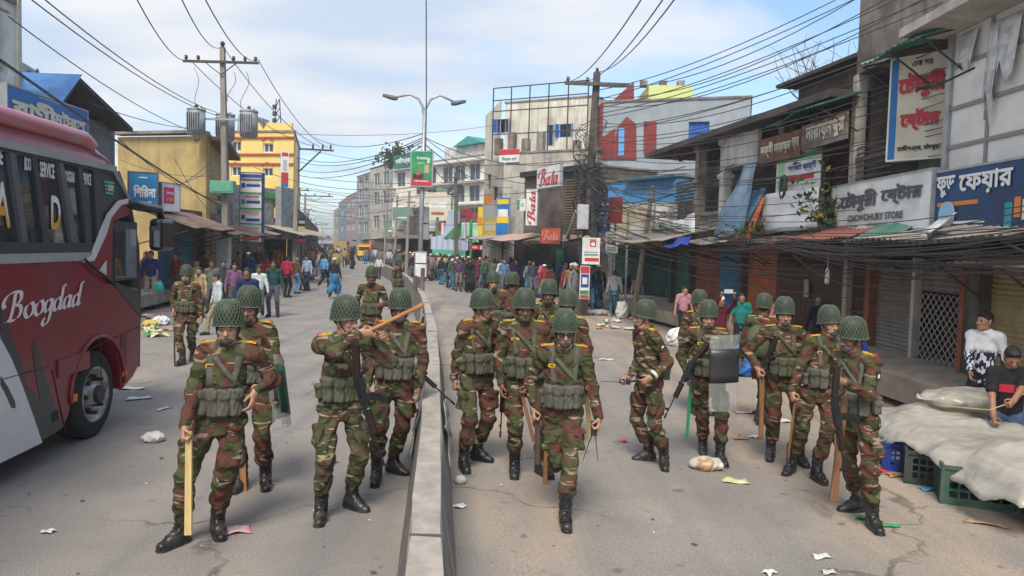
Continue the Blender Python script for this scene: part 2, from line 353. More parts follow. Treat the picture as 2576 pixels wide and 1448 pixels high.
def mk_boot(shoe=False):
    P=[cap((0,-.045,.048),(0,.05,.056),.046,.046,k=.03),cap((0,.06,.05),(0,.15,.04),.047,.041,k=.03,ax=np.array((0,0,1.)),sq=1.15),
       cap((0,-.045,.014),(0,.145,.014),.049,.05,k=.006,ax=np.array((0,0,1.)),sq=3.2),cap((0,.03,.09),(0,.075,.06),.036,.04,k=.03)]
    if not shoe: P.append(cap((0,-.022,.07),(0,-.028,.31),.05,.06,k=.03))
    def disp(x,y,z): return .0035*np.sin(95*z+4*np.sin(30*x)+3*np.sin(40*y))*(z>.09)*(z<.27)
    return smesh('shoe' if shoe else 'boot',P,.0085,CLOTH if shoe else BOOT,disp,lambda x,y,z:np.maximum(-z,z-(.1 if shoe else .31))+.0*x+.0*y)
def mk_laces():
    b=MB()
    for i in range(7):
        z=.1+i*.027; y=.052-.012*min(i,3)*.6+.0; b.tube([(-.022,y-.006,z),(.02,y,z+.012)],.0035,4); b.tube([(.022,y-.006,z),(-.02,y,z+.012)],.0035,4)
    return b.mesh('laces',RUB,True)
def mk_pouch(w=.043,h=.1,d=.032):
    P=[rbox((0,d*.9,0),(w,d,h),.018),rbox((0,d*1.0,h*.62),(w+.004,d+.008,h*.36),.016,k=.004),cap((0,d*2.05,h*.36),(0,d*2.05,h*.2),.011,.008,k=.004)]
    return smesh('pouch',P,.0085,[RIG],lambda x,y,z:.003*np.sin(55*z+5*np.sin(40*x)))
HELMET,NETMESH,STRAP=mk_helmet(); HAIR=[mk_hair(0),mk_hair(1)]; CAPM=mk_cap(); SCARF=mk_scarf(); BEARD=mk_beard(); BOOTM=mk_boot(); SHOE=mk_boot(True); LACES=mk_laces()
POUCH=mk_pouch(); SPOUCH=mk_pouch(.042,.06,.026)
def mk_small(kind):
    b=MB()
    def ellm(c,r,m,n=8,k=6):
        b.grid(lambda i,j:(c[0]+r[0]*math.cos(2*math.pi*i)*math.sin(math.pi*j),c[1]+r[1]*math.sin(2*math.pi*i)*math.sin(math.pi*j),c[2]+r[2]*math.cos(math.pi*j)),n,k,m)
    if kind=='eye': ellm((0,0,0),(.0125,.009,.0068),0); ellm((0,.0055,0),(.0062,.005,.0062),1); return b.mesh('eye',[GLASSEYE,IRIS],True)
    if kind=='brow': b.tube([(-.017,.004,-.002),(-.004,.008,.004),(.017,.002,-.001)],[.002,.0045,.002],5); return b.mesh('eyebrow',HAIRM,True)
    ellm((0,0,0),(.022,.007,.0075),0); return b.mesh('lips',LIP,True)
EYE=mk_small('eye'); BROW=mk_small('brow'); LIPS=mk_small('lips')
def ik(a,c,l1,l2,hint):
    a=np.array(a,float); c=np.array(c,float); d=c-a; L_=np.linalg.norm(d); mx_=(l1+l2)*.998
    if L_>mx_: c=a+d/L_*mx_; d=c-a; L_=mx_
    if L_<abs(l1-l2)+.01: L_=abs(l1-l2)+.01
    u=d/max(np.linalg.norm(d),1e-6); x=(l1*l1-l2*l2+L_*L_)/(2*L_); h=math.sqrt(max(l1*l1-x*x,0))
    p=np.array(hint,float); p=p-u*(p@u); return a+u*x+nrm(p)*h,c
def hand_prims(W,d,th,right,curl,S=1.):
    d=nrm(d); th=np.asarray(th,float); th=nrm(th-d*(th@d)); n=np.cross(th,d) if right else np.cross(d,th); s=S
    P=[cap(W-d*.03,W+d*.02,.026*s,.026*s,k=.02),cap(W+d*.02,W+d*.08*s,.034*s,.038*s,k=.02,ax=n,sq=2.3)]
    for i,(o,l) in enumerate(((.03,.072),(.0105,.082),(-.0095,.077),(-.029,.06))):
        p=W+d*.088*s+th*o*s; a1=curl*(1.15+.08*i)+.12*(i%2); a2=a1+curl*1.35+.15
        q=p+(d*math.cos(a1)+n*math.sin(a1))*l*.5*s; e=q+(d*math.cos(a2)+n*math.sin(a2))*l*.5*s
        P+=[cap(p-d*.012,q,.0098*s,.009*s,k=.005),cap(q,e,.009*s,.0075*s,k=.004)]
    t0=W+d*.03*s+th*.028*s+n*.008; t1=t0+nrm(d*.7+th*.62+n*(.25+.6*curl))*.038*s; t2=t1+nrm(d*.85+th*(.3-.6*curl)+n*(.3+.8*curl))*.032*s
    P+=[cap(t0,t1,.0125*s,.0105*s,k=.012),cap(t1,t2,.0105*s,.0085*s,k=.004)]
    return P,W+d*.07*s+n*.034*s,n
NOISEV=[(RNG.normal(size=3)*14,RNG.uniform(0,6)) for _ in range(6)]
def folds(amp,ph,zf=52.):
    def f(x,y,z):
        q=np.sin(zf*z+5*np.sin(13*x+ph)+4*np.sin(15*y+ph*2)+ph)
        r=np.sin(31*x+22*z+ph)*np.sin(27*y-19*z+2*ph)
        w=np.sin(58*z+41*x-33*y+4*np.sin(9*z+ph)); return -amp*(q*.5+.6*r+.42*w*np.sin(11*z+7*x+ph)).astype(np.float32)
    return f
class Fig: pass
def figure(loc,label,yaw=0,fR=None,fL=None,yR=-14,yL=14,pR=0,pL=0,hR=None,hL=None,eR=None,eL=None,dR=None,dL=None,tR=None,tL=None,cR=.35,cL=.35,
           head=(0,0),tyaw=0,pel=(0,0,0),lean=(0,0),S=1.,skin=1,kind='soldier',camo_i=0,res=.0075,top=None,bottom=None,lower='trousers',sleeve='long',
           cov='hair',covcol=(.8,.8,.8),beard=False,shoecol=(.03,.03,.03),rig=RIG,group=None,fat=1.,kneeR=None,kneeL=None,cat='person',detail=True,rigon=True,badge=False,coat=None):
    """loc: ground point; feet/hands relative to it in world axes (x right, y away, z up), yaw 0 faces the camera."""
    if kind=='soldier' and rig is RIG and random.random()<.35: rig=RIG2
    if kind=='soldier' and fat==1.: fat=random.uniform(.93,1.05)
    g=Fig(); ph=random.uniform(0,6); rt=root('person',label,cat,loc,0,group)
    ya=R_(yaw); fw=np.array((math.sin(ya),-math.cos(ya),0)); lf=np.array((math.cos(ya),math.sin(ya),0)); up=np.array((0,0,1.))
    ty=R_(yaw+tyaw); tf=np.array((math.sin(ty),-math.cos(ty),0)); tl=np.array((math.cos(ty),math.sin(ty),0))
    fR=np.array(fR if fR is not None else -lf*.11); fL=np.array(fL if fL is not None else lf*.11)
    if len(fR)==2: fR=np.append(fR,0)
    if len(fL)==2: fL=np.append(fL,0)
    soldier=kind=='soldier'
    pv=(fR+fL)/2; pv[2]=.93*S; pv=pv+np.array(pel)
    foot=[]
    for f,yy,pp in ((fR,yR,pR),(fL,yL,pL)):
        a=R_(yaw+yy); d=np.array((math.sin(a),-math.cos(a),0)); foot.append((f,d,pp))
    ank=[f+up*(.10*S+.1*math.sin(R_(abs(p))))-d*.018*S for f,d,p in foot]
    hips=[pv-lf*.092*S-up*.02,pv+lf*.092*S-up*.02]
    need=max(np.linalg.norm(h-a) for h,a in zip(hips,ank))
    for _ in range(30):
        if max(np.linalg.norm(h-a) for h,a in zip(hips,ank))<=.85*S: break
        pv[2]-=.012; hips=[pv-lf*.092*S-up*.02,pv+lf*.092*S-up*.02]
    knees=[]
    for h,a,(f,d,p),hint in zip(hips,ank,foot,(kneeR,kneeL)):
        kn,_=ik(h,a,.435*S,.425*S,(d*.7+fw*.5) if hint is None else np.array(hint,float)); knees.append(kn)
    ln=np.array((lean[0],lean[1],0.)); ch=pv+up*.27*S+ln*.5; nb=pv+up*math.sqrt(max(.2,(.535*S)**2-float(ln@ln)))+ln; sh=[nb-up*.055*S-tl*.172*S*fat**.5,nb-up*.055*S+tl*.172*S*fat**.5]
    # arms
    wr=[];el=[];hd=[];grips=[]
    for i,(ht,eh,dd,tt,cc) in enumerate(((hR,eR,dR,tR,cR),(hL,eL,dL,tL,cL))):
        sg=-1 if i==0 else 1; s0=sh[i]
        if ht is None: ht=s0+tl*sg*.1+tf*.05-up*.525*S
        else: ht=np.array(ht,float)
        e,w_=ik(s0,ht,.285*S,.26*S,(tl*sg*.5-tf*.75-up*.25) if eh is None else np.array(eh,float))
        fd=nrm(w_-e); dd=fd if dd is None else nrm(dd)
        if tt is None: tt=tf if abs(fd@tf)<.75 else (up)
        hp,gp,n=hand_prims(w_,dd,tt,i==0,cc,S); wr.append(w_); el.append(e); hd.append(hp); grips.append(gp+np.array(loc))
    # head
    hy=R_(yaw+head[0]); hp_=R_(head[1]); hf=np.array((math.sin(hy)*math.cos(hp_),-math.cos(hy)*math.cos(hp_),math.sin(hp_))); hx=np.array((-math.cos(hy),-math.sin(hy),0)); hu=np.cross(hx,hf)
    Rm=np.stack([hx,hf,hu],1); hc=nb+up*.135*S+hf*.03; T=lambda p:hc+Rm@(np.asarray(p,float)*S)
    HM=MX(((*(Rm[0]*S),hc[0]),(*(Rm[1]*S),hc[1]),(*(Rm[2]*S),hc[2]),(0,0,0,1)))
    # ---- body
    B=[cap(pv,ch,.085*S,.09*S,k=.04,ax=tf,sq=1.4),cap(ch,nb-up*.1,.09*S,.085*S,k=.04,ax=tf,sq=1.4),cap(sh[0],sh[1],.042*S,k=.03),cap(nb-up*.06,nb+up*.07+hf*.012,.056*S,.052*S,k=.03)]
    for i in (0,1):
        B+=[cap(hips[i],knees[i],.058*S,.04*S),cap(knees[i],ank[i],.042*S,.027*S),cap(ank[i],ank[i]+foot[i][1]*.1-up*.05,.026*S,.026*S),cap(sh[i],el[i],.043*S,.037*S),cap(el[i],wr[i],.038*S,.027*S)]
    B+=head_prims(T,Rm,S)
    for i in (0,1): B+=hd[i]
    link('body',smesh('body',B,res,[SKIN[skin]]),rt)
    # ---- upper garment
    cm=CAMO[camo_i]; f2=fat*S
    def upper(infl,hem,slv,armsonly=False):
        J=[cap(pv-up*(.1 if hem<.3 else hem),pv+up*.12*S,.139*f2+infl,.132*f2+infl,k=.05,ax=tf,sq=1.38),cap(pv+up*.12*S,ch+up*.02,.132*f2+infl,.143*f2+infl,k=.06,ax=tf,sq=1.36/fat**.5),cap(ch,nb-up*.13*S,.143*f2+infl,.128*f2+infl,k=.06,ax=tf,sq=1.36),
           cap(sh[0]+tl*.01,sh[1]-tl*.01,.062*S+infl,k=.05),cap(sh[0],nb+up*.005,.05*S+infl,.048*S+infl,k=.05),cap(sh[1],nb+up*.005,.05*S+infl,.048*S+infl,k=.05),ring(nb+up*.012+tf*.008,.062*S,.017+infl,up*1+tf*.35)]
        for i in (0,1):
            if slv=='long': J+=[cap(sh[i],el[i],.061*S+infl,.053*S+infl,k=.045),cap(el[i],wr[i]-nrm(wr[i]-el[i])*.012,.052*S+infl,.04*S+infl,k=.03)]
            else: J.append(cap(sh[i],sh[i]+(el[i]-sh[i])*.72,.066*S+infl,.066*S+infl,k=.045))
        return J
    hemz=.14 if soldier else (.12 if coat is None else coat); J=upper(0,hemz,sleeve)
    link('jacket' if soldier else ('shirt' if coat is None else 'long_coat'),smesh('jacket',J,max(res*1.35,.0105),[cm if soldier else CLOTH],folds(.0095 if soldier else .0035,ph),lambda x,y,z:(pv[2]-hemz*S-z)+.0*x+.0*y),rt,color=top)
    # ---- lower garment
    bz=.255*S if soldier else .075*S
    if lower=='trousers':
        Lw=[cap(hips[0],hips[1],.099*f2,k=.05,ax=fw,sq=1.12),cap(pv+up*.1,pv-up*.05,.118*f2,.122*f2,k=.05,ax=fw,sq=1.3)]
        for i in (0,1):
            sh_=nrm(ank[i]-knees[i]); end=ank[i]-sh_*((.19 if soldier else .0)*S)
            a_,b_=((.086,.072),(.069,.073)) if soldier else ((.088,.068),(.066,.058))
            Lw+=[cap(hips[i],knees[i],a_[0]*f2,a_[1]*S,k=.03),cap(knees[i],end,b_[0]*S,b_[1]*S,k=.03)]
            if soldier:
                sd_=lf*(-1 if i==0 else 1); mid=hips[i]*.45+knees[i]*.55+sd_*.075*S
                Lw.append(rbox(mid,(.03,.075,.085),.02,np.stack([sd_,np.cross(up,sd_),up],1),k=.02))
        link('trousers',smesh('trousers',Lw,max(res*1.35,.0105),[cm if soldier else CLOTH],folds(.0125 if soldier else .0055,ph+1,46.)),rt,color=bottom)
    else:   # sarong, robe, or dress falling in one tube
        fm=(ank[0]+ank[1])/2; Lw=[cap(pv+up*.08,pv-up*.1,.14*f2,.15*f2,k=.05,ax=fw,sq=1.25)]
        for i in (0,1): Lw+=[cap(hips[i],knees[i],.12*f2,.13*S,k=.12),cap(knees[i],ank[i]+up*(.06 if lower!='sarong' else .12),.13*S,.135*S,k=.12)]
        link(lower,smesh(lower,Lw,max(res*1.4,.012),[CLOTH],lambda x,y,z:(-.008*np.sin(34*x+26*y+3*np.sin(7*z)+ph)).astype(np.float32)+0*z,lambda x,y,z:(.1 if lower!='sarong' else .17)-z+.0*x+.0*y),rt,color=bottom)
    # ---- feet
    for i in (0,1):
        f,d,pp=foot[i]; Rf=MX((( d[1],d[0],0),(-d[0],d[1],0),(0,0,1)))
        M4=MX.Translation(V(f)+V((0,0,.1*math.sin(R_(abs(pp))))))@Rf.to_4x4()@MX.Rotation(R_(-pp),4,'X')
        if soldier:
            sk=V(knees[i]-ank[i]).normalized(); loc_=Rf.transposed()@sk
            bt=link('boot',BOOTM,rt,M4@MX(((S,0,S*.6*loc_.x,0),(0,S,S*.6*loc_.y,0),(0,0,S,0),(0,0,0,1))))
            if detail: link('laces',LACES,bt)
        else: link('shoe',SHOE,rt,M4@MX.Scale(S,4),color=shoecol)
    # ---- head things
    g.head=HM
    if cov in('hair','hair2','helmet','both'): link('hair',HAIR[1 if cov=='hair2' else 0],rt,HM)
    if cov=='cap': link('prayer_cap',CAPM,rt,HM,color=covcol)
    if cov=='scarf': link('headscarf',SCARF,rt,HM,color=covcol)
    if beard: link('beard',BEARD,rt,HM)
    if detail:
        for s in (1,-1): link('eye',EYE,rt,HM@MX.Translation((s*.032,.083,.001))); link('eyebrow',BROW,rt,HM@MX.Translation((s*.033,.087,.021)))
        if kind!='soldier': link('lips',LIPS,rt,HM@MX.Translation((0,.087,-.058)))
    if cov=='helmet':
        h=link('helmet',HELMET,rt,HM@MX.Translation((0,0,.006))@MX.Diagonal((.885,.885,.92,1))); link('helmet_net',NETMESH,h); link('chin_strap',STRAP,h)
    g.rt=rt; g.J=J; g.pv=pv; g.nb=nb; g.tf=tf; g.tl=tl; g.sh=sh; g.ch=ch; g.wr=wr; g.el=el; g.grips=grips; g.loc=np.array(loc); g.S=S; g.hf=hf
    if soldier and rigon: webbing(g,rig)
    elif soldier: beltpack(g,rig)
    if soldier: badges(g,badge)
    return g
def ribbon(pts,nors,wd,th=.006,m=0,b=None):
    b=b or MB(); k=len(pts); vs=[]
    for i in range(k):
        t=V(pts[min(i+1,k-1)])-V(pts[max(i-1,0)]); n=V(nors[i]).normalized(); s=t.cross(n).normalized()*wd/2; p=V(pts[i])
        vs+=[p-s-n*.004,p+s-n*.004,p+s+n*th,p-s+n*th]
    fs=[]
    for i in range(k-1):
        o=i*4
        for j in range(4): fs.append((o+j,o+(j+1)%4,o+4+(j+1)%4,o+4+j))
    fs+=[(3,2,1,0),(k*4-4,k*4-3,k*4-2,k*4-1)]; b.add(vs,fs,m); return b
def over_shoulder(g,x0,x1,zf,zb):
    """strap from the front at own-left offset x0, height zf over the shoulder at x1 and down the back"""
    up=np.array((0,0,1.)); P=[];Nn=[]; top=g.nb[2]-.02
    for i in range(6):
        t=i/5; x=x0+(x1-x0)*t; z=zf+(top-.05-zf)*t; c=g.pv+(g.nb-g.pv)*((z-g.pv[2])/(g.nb[2]-g.pv[2])); P.append(march(g.J,np.array((c[0],c[1],z))+g.tl*x+g.tf*.4,-g.tf)); Nn.append(g.tf)
    for i in range(5):
        y=.05-.025*i; P.append(march(g.J,g.nb+g.tl*x1+g.tf*y+up*.25,-up)); Nn.append(up+g.tf*y*8)
    for i in range(6):
        t=i/5; z=top-.06-(top-.06-zb)*t; c=g.pv+(g.nb-g.pv)*((z-g.pv[2])/(g.nb[2]-g.pv[2])); P.append(march(g.J,np.array((c[0],c[1],z))+g.tl*(x1*(1-.3*t))-g.tf*.4,g.tf)); Nn.append(-g.tf)
    return P,Nn
def webbing(g,rig):
    S=g.S; up=np.array((0,0,1.)); z0,z1=g.pv[2]+.03*S,g.pv[2]+.25*S
    cR=MB()
    for s in (1,-1):
        P,Nn=over_shoulder(g,s*.075,s*.1,z1-.02,z0+.1); ribbon(P,Nn,.05,.007,0,cR)
    # diagonal sling across the chest
    P=[];Nn=[]
    for i in range(9):
        t=i/8; z=z1-.02+(g.nb[2]-.05-z1)*t; x=.13-.2*t; c=g.pv+(g.nb-g.pv)*((z-g.pv[2])/(g.nb[2]-g.pv[2])); P.append(march(g.J,np.array((c[0],c[1],z))+g.tl*x+g.tf*.4,-g.tf)+g.tf*.006); Nn.append(g.tf)
    ribbon(P,Nn,.035,.007,0,cR)
    # belt panel round the waist
    ptsb=[]
    for zz_ in np.linspace(z0,z1-.02,4):
        row=[]
        for i in range(24):
            a=2*math.pi*i/24; d=g.tf*math.cos(a)+g.tl*math.sin(a); c=g.pv+(g.nb-g.pv)*((zz_-g.pv[2])/(g.nb[2]-g.pv[2])); c=np.array((c[0],c[1],zz_)); row.append(march(g.J[:3],c+d*.45,-d,.44)+d*.012)
        ptsb.append(row)
    cR.grid(lambda i,j:ptsb[int(round(j*3))][int(round(i*24))%24],24,3,0,.012)
    o=link('chest_rig',cR.mesh('chest_rig',[rig],True),g.rt)
    for a,me,dz in ((-50,POUCH,0),(-17,POUCH,-.008),(17,POUCH,-.004),(50,POUCH,-.002),(86,SPOUCH,-.02),(-86,SPOUCH,-.02),(140,SPOUCH,0),(-140,SPOUCH,0)):
        q=R_(a); d=g.tf*math.cos(q)+g.tl*math.sin(q); c=g.pv+(g.nb-g.pv)*.24; c=np.array((c[0],c[1],g.pv[2]+.13*S+dz)); p=march(g.J[:3],c+d*.45,-d,.44)+d*.008; s=np.cross(d,up)
        M=MX(((s[0],d[0],0,p[0]),(s[1],d[1],0,p[1]),(0,0,1,p[2]),(0,0,0,1)))@MX.Rotation(random.uniform(-.06,.06),4,'Y')@MX.Scale(S,4); link('pouch',me,o,M,mats=[rig])
def beltpack(g,rig):
    S=g.S; z=g.pv[2]+.06*S; b=MB(); rows=[]
    for zz_ in (z-.025,z+.03):
        row=[]
        for i in range(24):
            a=2*math.pi*i/24; d=g.tf*math.cos(a)+g.tl*math.sin(a); c=np.array((g.pv[0],g.pv[1],zz_)); row.append(march(g.J[:3],c+d*.5,-d,.49)+d*.012)
        rows.append(row)
    b.grid(lambda i,j:rows[int(round(j))][int(round(i*24))%24],24,1,0,.01); o=link('belt',b.mesh('belt',[rig],True),g.rt)
    d=-g.tf*.9+g.tl*.4; d=nrm(d); p=march(g.J[:3],np.array((g.pv[0],g.pv[1],z+.06))+d*.5,-d,.49); s=np.cross(d,[0,0,1.])
    M=MX(((s[0],d[0],0,p[0]),(s[1],d[1],0,p[1]),(0,0,1,p[2]),(0,0,0,1)))@MX.Scale(2.4,4,(1,0,0))@MX.Scale(1.5,4,(0,1,0)); link('pouch',POUCH,o,M,mats=[rig])
def badges(g,badge):
    up=np.array((0,0,1.))
    for i,s in ((0,-1),(1,1)):
        P=[];Nn=[]
        for j in range(5):
            x=.085+.028*j; P.append(march(g.J,g.nb+g.tl*s*x*g.S+up*.25,-up)+up*.003); Nn.append(up+g.tl*s*.3*(j/4))
        b=ribbon(P,Nn,.058,.006); b2=ribbon(P[3:5],Nn[3:5],.05,.011,1,b)
        link('epaulette',b.mesh('epaulette',[YEL,REDM]),g.rt)
    z=g.nb[2]-.14*g.S; c=g.pv+(g.nb-g.pv)*.75; p=march(g.J,np.array((c[0],c[1],z))-g.tl*.085+g.tf*.4,-g.tf); M=MX(((g.tl[0],g.tf[0],0,p[0]),(g.tl[1],g.tf[1],0,p[1]),(0,0,1,p[2]),(0,0,0,1)))
    link('name_tape',MB().box(-.042,.042,-.004,.006,-.014,.014).box(-.03,.005,.006,.008,-.004,.006,1).mesh('name_tape',[YEL,RUB]),g.rt,M)
    if badge:
        d=nrm(g.tl*badge); a=g.sh[0 if badge<0 else 1]; e=g.el[0 if badge<0 else 1]; c=a*.65+e*.35; p=march(g.J,c+d*.2,-d); s=np.cross(d,up)
        M=MX(((s[0],d[0],0,p[0]),(s[1],d[1],0,p[1]),(0,0,1,p[2]),(0,0,0,1))); link('shoulder_badge',MB().box(-.03,.03,-.006,.005,-.035,.035).box(-.012,.012,.005,.008,-.016,.018,1).mesh('shoulder_badge',[RUB,mat('badge_white',(.75,.75,.72),.7)]),g.rt,M)
# ================================================================ held things
def along(p,d,roll=0.):     # matrix with local -z running along d
    d=V(d).normalized(); z=-d; x=V((0,1,0)).cross(z)
    if x.length<.01: x=V((1,0,0))
    x.normalize(); y=z.cross(x); return MX.Translation(V(p))@MX((x,y,z)).transposed().to_4x4()@MX.Rotation(roll,4,'Z')
WOODP=mat('pale_wood',(.62,.45,.2),.6,(.5,.34,.13),9,stretch=(6,6,.5),bump=.15); WOODB=mat('brown_wood',(.26,.12,.055),.6,(.17,.08,.04),9,stretch=(6,6,.5),bump=.2); WOODO=mat('orange_brown_wood',(.42,.2,.08),.6,(.3,.13,.05),9,stretch=(6,6,.5),bump=.2)
WOODD=mat('dark_wood',(.085,.05,.035),.65,(.05,.03,.022),9,stretch=(6,6,.5),bump=.2); GREENP=mat('green_plastic',(.02,.22,.075),.4)
def stick(label,top,bot,Y,grip,w,th,m,round_=False,dY=0.,taper=1.,group='sticks and canes carried by the soldiers'):
    a=A(*top,Y); b=A(*bot,Y+dY)
    if grip is not None:
        g=V(grip); t=max(0,min(1,(g-a).dot(b-a)/(b-a).length_squared)); o=g-(a+(b-a)*t); a+=o; b+=o
    L_=(b-a).length
    if round_:
        q=MB(); n=9; q.tube([(random.uniform(-.003,.003),random.uniform(-.003,.003),-L_*i/n) for i in range(n+1)],[w/2*(1+(taper-1)*i/n)*random.uniform(.94,1.08) for i in range(n+1)],9)
    else:
        q=MB(); q.grid(lambda i,j:((w/2*(1+(taper-1)*j))*[-1,-1,1,1,-1][int(round(i*4))],th/2*[-1,1,1,-1,-1][int(round(i*4))],-L_*j),4,6); e=w/2*taper
        q.add([(-w/2,-th/2,0),(w/2,-th/2,0),(w/2,th/2,0),(-w/2,th/2,0)],[(0,1,2,3)]); q.add([(-e,-th/2,-L_),(e,-th/2,-L_),(e,th/2,-L_*1.012),(-e,th/2,-L_*1.012)],[(3,2,1,0)])
    o=q.build('stick',m,smooth=round_); o.matrix_world=along(a,b-a); return tag(o,label,'stick',group)
def mk_rifle():
    d={}
    b=MB(); b.box(-.018,.018,-.028,.03,-.26,.0).box(-.014,.014,.03,.042,-.24,-.02).box(-.004,.004,-.05,-.028,-.06,-.005); d['receiver']=(b,GUN)
    b=MB(); b.tube([(0,.012,-.26),(0,.012,-.66)],.0075,8).tube([(0,.034,-.26),(0,.034,-.46)],.009,8).tube([(0,.012,-.66),(0,.012,-.72)],[.011,.012],8).box(-.003,.003,.02,.062,-.63,-.6).box(-.01,.01,.02,.05,-.3,-.27); d['barrel']=(b,GUN)
    b=MB(); b.box(-.02,.02,-.02,.03,-.46,-.27); d['handguard']=(b,mat('gun_furniture',(.03,.017,.012),.45,(.022,.013,.01),20))
    b=MB(); b.prism([(0.02,-.01),(.02,.02),(-.05,.26),(-.09,.26),(-.1,.22),(-.03,.0)],-.016,.016,0,MX.Rotation(math.pi/2,4,'Z')); d['stock']=(b,MATS['gun_furniture'])
    b=MB(); pts=[(0,-.03-.02*t-.0*t*t,-.2-.03*t) for t in (0,1)]
    b.grid(lambda i,j:([-.012,-.012,.012,.012,-.012][int(round(i*4))],-.028-.19*j*math.cos(.25*j)+[-.02,.02,.02,-.02,-.02][int(round(i*4))]*.45*j,-.175-[-.03,.03,.03,-.03,-.03][int(round(i*4))]-.075*j*j),4,7)
    d['magazine']=(b,GUN)
    b=MB(); b.prism([(-.03,-.02),(-.03,.012),(-.11,.05),(-.12,.02)],-.012,.012,0,MX.Rotation(math.pi/2,4,'Z')); d['pistol_grip']=(b,MATS['gun_furniture'])
    return {k:(b.mesh(k,m),) for k,(b,m) in d.items()}
RIFLE=mk_rifle()
def rifle(label,p,d,roll,sling=None):
    rt=root('rifle',label,'rifle',p,0,'rifles slung or held by the soldiers'); M=along(p,d,roll); rt.matrix_world=M
    for k,(me,) in RIFLE.items():
        o=link(k,me,rt); bb=o.modifiers.new('b','BEVEL'); bb.width=.003; bb.segments=1
    if sling is not None:
        Mi=M.inverted(); q=MB(); q.tube([Mi@V(x) for x in sling],.009,4); q.build('sling',RIG,rt)
    return rt
CLEAR=None
def clear_mat():
    m=bpy.data.materials.new('clear_plastic'); m.use_nodes=True; n=m.node_tree.nodes; l=m.node_tree.links; b=n['Principled BSDF']; b.inputs['Base Color'].default_value=(.42,.44,.42,1); b.inputs['Roughness'].default_value=.2
    z=n.new('ShaderNodeTexNoise'); z.inputs['Scale'].default_value=5; z.inputs['Detail'].default_value=8; r=n.new('ShaderNodeMapRange'); r.inputs[1].default_value=.35; r.inputs[2].default_value=.75; r.inputs[3].default_value=.2; r.inputs[4].default_value=.36; l.new(z.outputs[0],r.inputs[0]); l.new(r.outputs[0],b.inputs['Alpha']); return m
CLEAR=clear_mat(); SHBAND=mat('shield_dark_band',(.03,.03,.035),.35,(.055,.05,.055),3,alpha=.88); SHGREEN=mat('shield_green_band',(.01,.05,.032),.3,alpha=.82)
def shield(label,p,yaw,tilt,w,h,band,b0,b1,bend=.9):
    rt=root('riot_shield',label,'shield',p,0,'clear riot shields'); rt.matrix_world=MX.Translation(V(p))@MX.Rotation(R_(yaw),4,'Z')@MX.Rotation(R_(tilt[0]),4,'X')@MX.Rotation(R_(tilt[1]),4,'Y')
    Rr=w/bend; f=lambda a,z,o=0:((Rr+o)*math.sin(a*bend/2),-(Rr+o)*math.cos(a*bend/2)+Rr,z)
    b=MB(); b.grid(lambda i,j:f(2*i-1,h*(j-.5)),16,10,0,.004); b.build('clear_panel',CLEAR,rt,True)
    b=MB(); b.grid(lambda i,j:f(2*i-1,h*(b0+(b1-b0)*j-.5),.004),16,4,0,.003); b.build('dark_band',band,rt,True)
    b=MB(); b.tube([(-.06,.05,-.1),(-.06,.09,-.06),(-.06,.09,.06),(-.06,.05,.1)],.011,6); b.box(.02,.06,.02,.1,-.06,.06); b.build('handle',RUB,rt,True)
    return rt
def radio(label,p,d,ant=1):
    rt=root('hand_radio',label,'radio',p,0,'hand radios'); rt.matrix_world=along(p,d)
    MB().box(-.026,.026,-.016,.016,-.06,.06).build('radio_case',RUB,rt,bevel=.006)
    b=MB()
    for s in range(ant): b.tube([(.012-.03*s,0,-.06),(.02-.06*s,0,-.12),(.035-.12*s,.0,-.26)],[.005,.004,.0025],6)
    b.build('aerial',RUB,rt)
# ================================================================ the soldiers
def mid(a,b): p=(G(*a)+G(*b))/2; p.z=gz(p.x,p.y); return p
def sold(label,R,L,yaw,hands={},top=None,**k):
    p=mid(R,L); r=G(*R)-p; l=G(*L)-p; kw={}
    if top:
        q=A(top[0],top[1],p.y); dx=q.x-p.x; k['S']=max(.9,min(1.08,(q.z-p.z)/1.79)); pl=k.get('pel',(0,0,0)); k['pel']=(dx*.7,pl[1],pl[2]); ln=k.get('lean',(0,0)); k['lean']=(dx*.3,ln[1])
    kw['fR']=(r.x,r.y,r.z); kw['fL']=(l.x,l.y,l.z+0)
    for side in ('R','L'):
        if side in hands:
            u,v,dy=hands[side]; q=A(u,v,p.y+dy)-p; kw['h'+side]=tuple(q)
    for q in ('zR','zL'):
        if q in k:
            f=list(kw['f'+q[1]]); f[2]+=k.pop(q); kw['f'+q[1]]=tuple(f)
    kw.update(dict(cov='helmet',S=1.0,group='soldiers in camouflage and netted helmets',camo_i=0)); kw.update(k)
    return figure(tuple(p),label,yaw,**kw)
def Yof(g,i): return float(g.grips[i][1])
s1=sold('soldier in front by the bus holding a pale stick down beside his right leg',(452,1368),(546,1342),6,{'R':(464,1080,-.26),'L':(640,985,-.12)},yR=-32,yL=26,head=(4,-6),cR=.95,dR=(.1,-.5,-.85),tR=(.1,-.85,.5),skin=0,S=1.0,rig=RIG2,tyaw=0,res=.0065,lean=(.03,-.02),eR=(-.8,.3,-.1),eL=(.35,.95,-.2),dL=(.0,-.4,-.9),top=(580,755))
stick('flat pale yellow stick held by the soldier in front of the bus',(464,1085),(462,1346),s1.grips[0][1],s1.grips[0],.042,.02,WOODP,taper=1.15,dY=-.12)
s2=sold('soldier with riot shield half hidden behind the soldier with the pale stick',(607,1228),(668,1222),6,{'L':(703,985,-.1),'R':(592,1000,-.1)},yR=-10,yL=14,head=(2,-4),cL=.9,cR=.9,skin=1,S=1.02,eL=(.8,.3,-.3),top=(628,723))
stick('flat brown stick with its end near the road behind the pale stick soldier',(588,1010),(601,1286),s2.grips[0][1],s2.grips[0],.055,.022,WOODO)
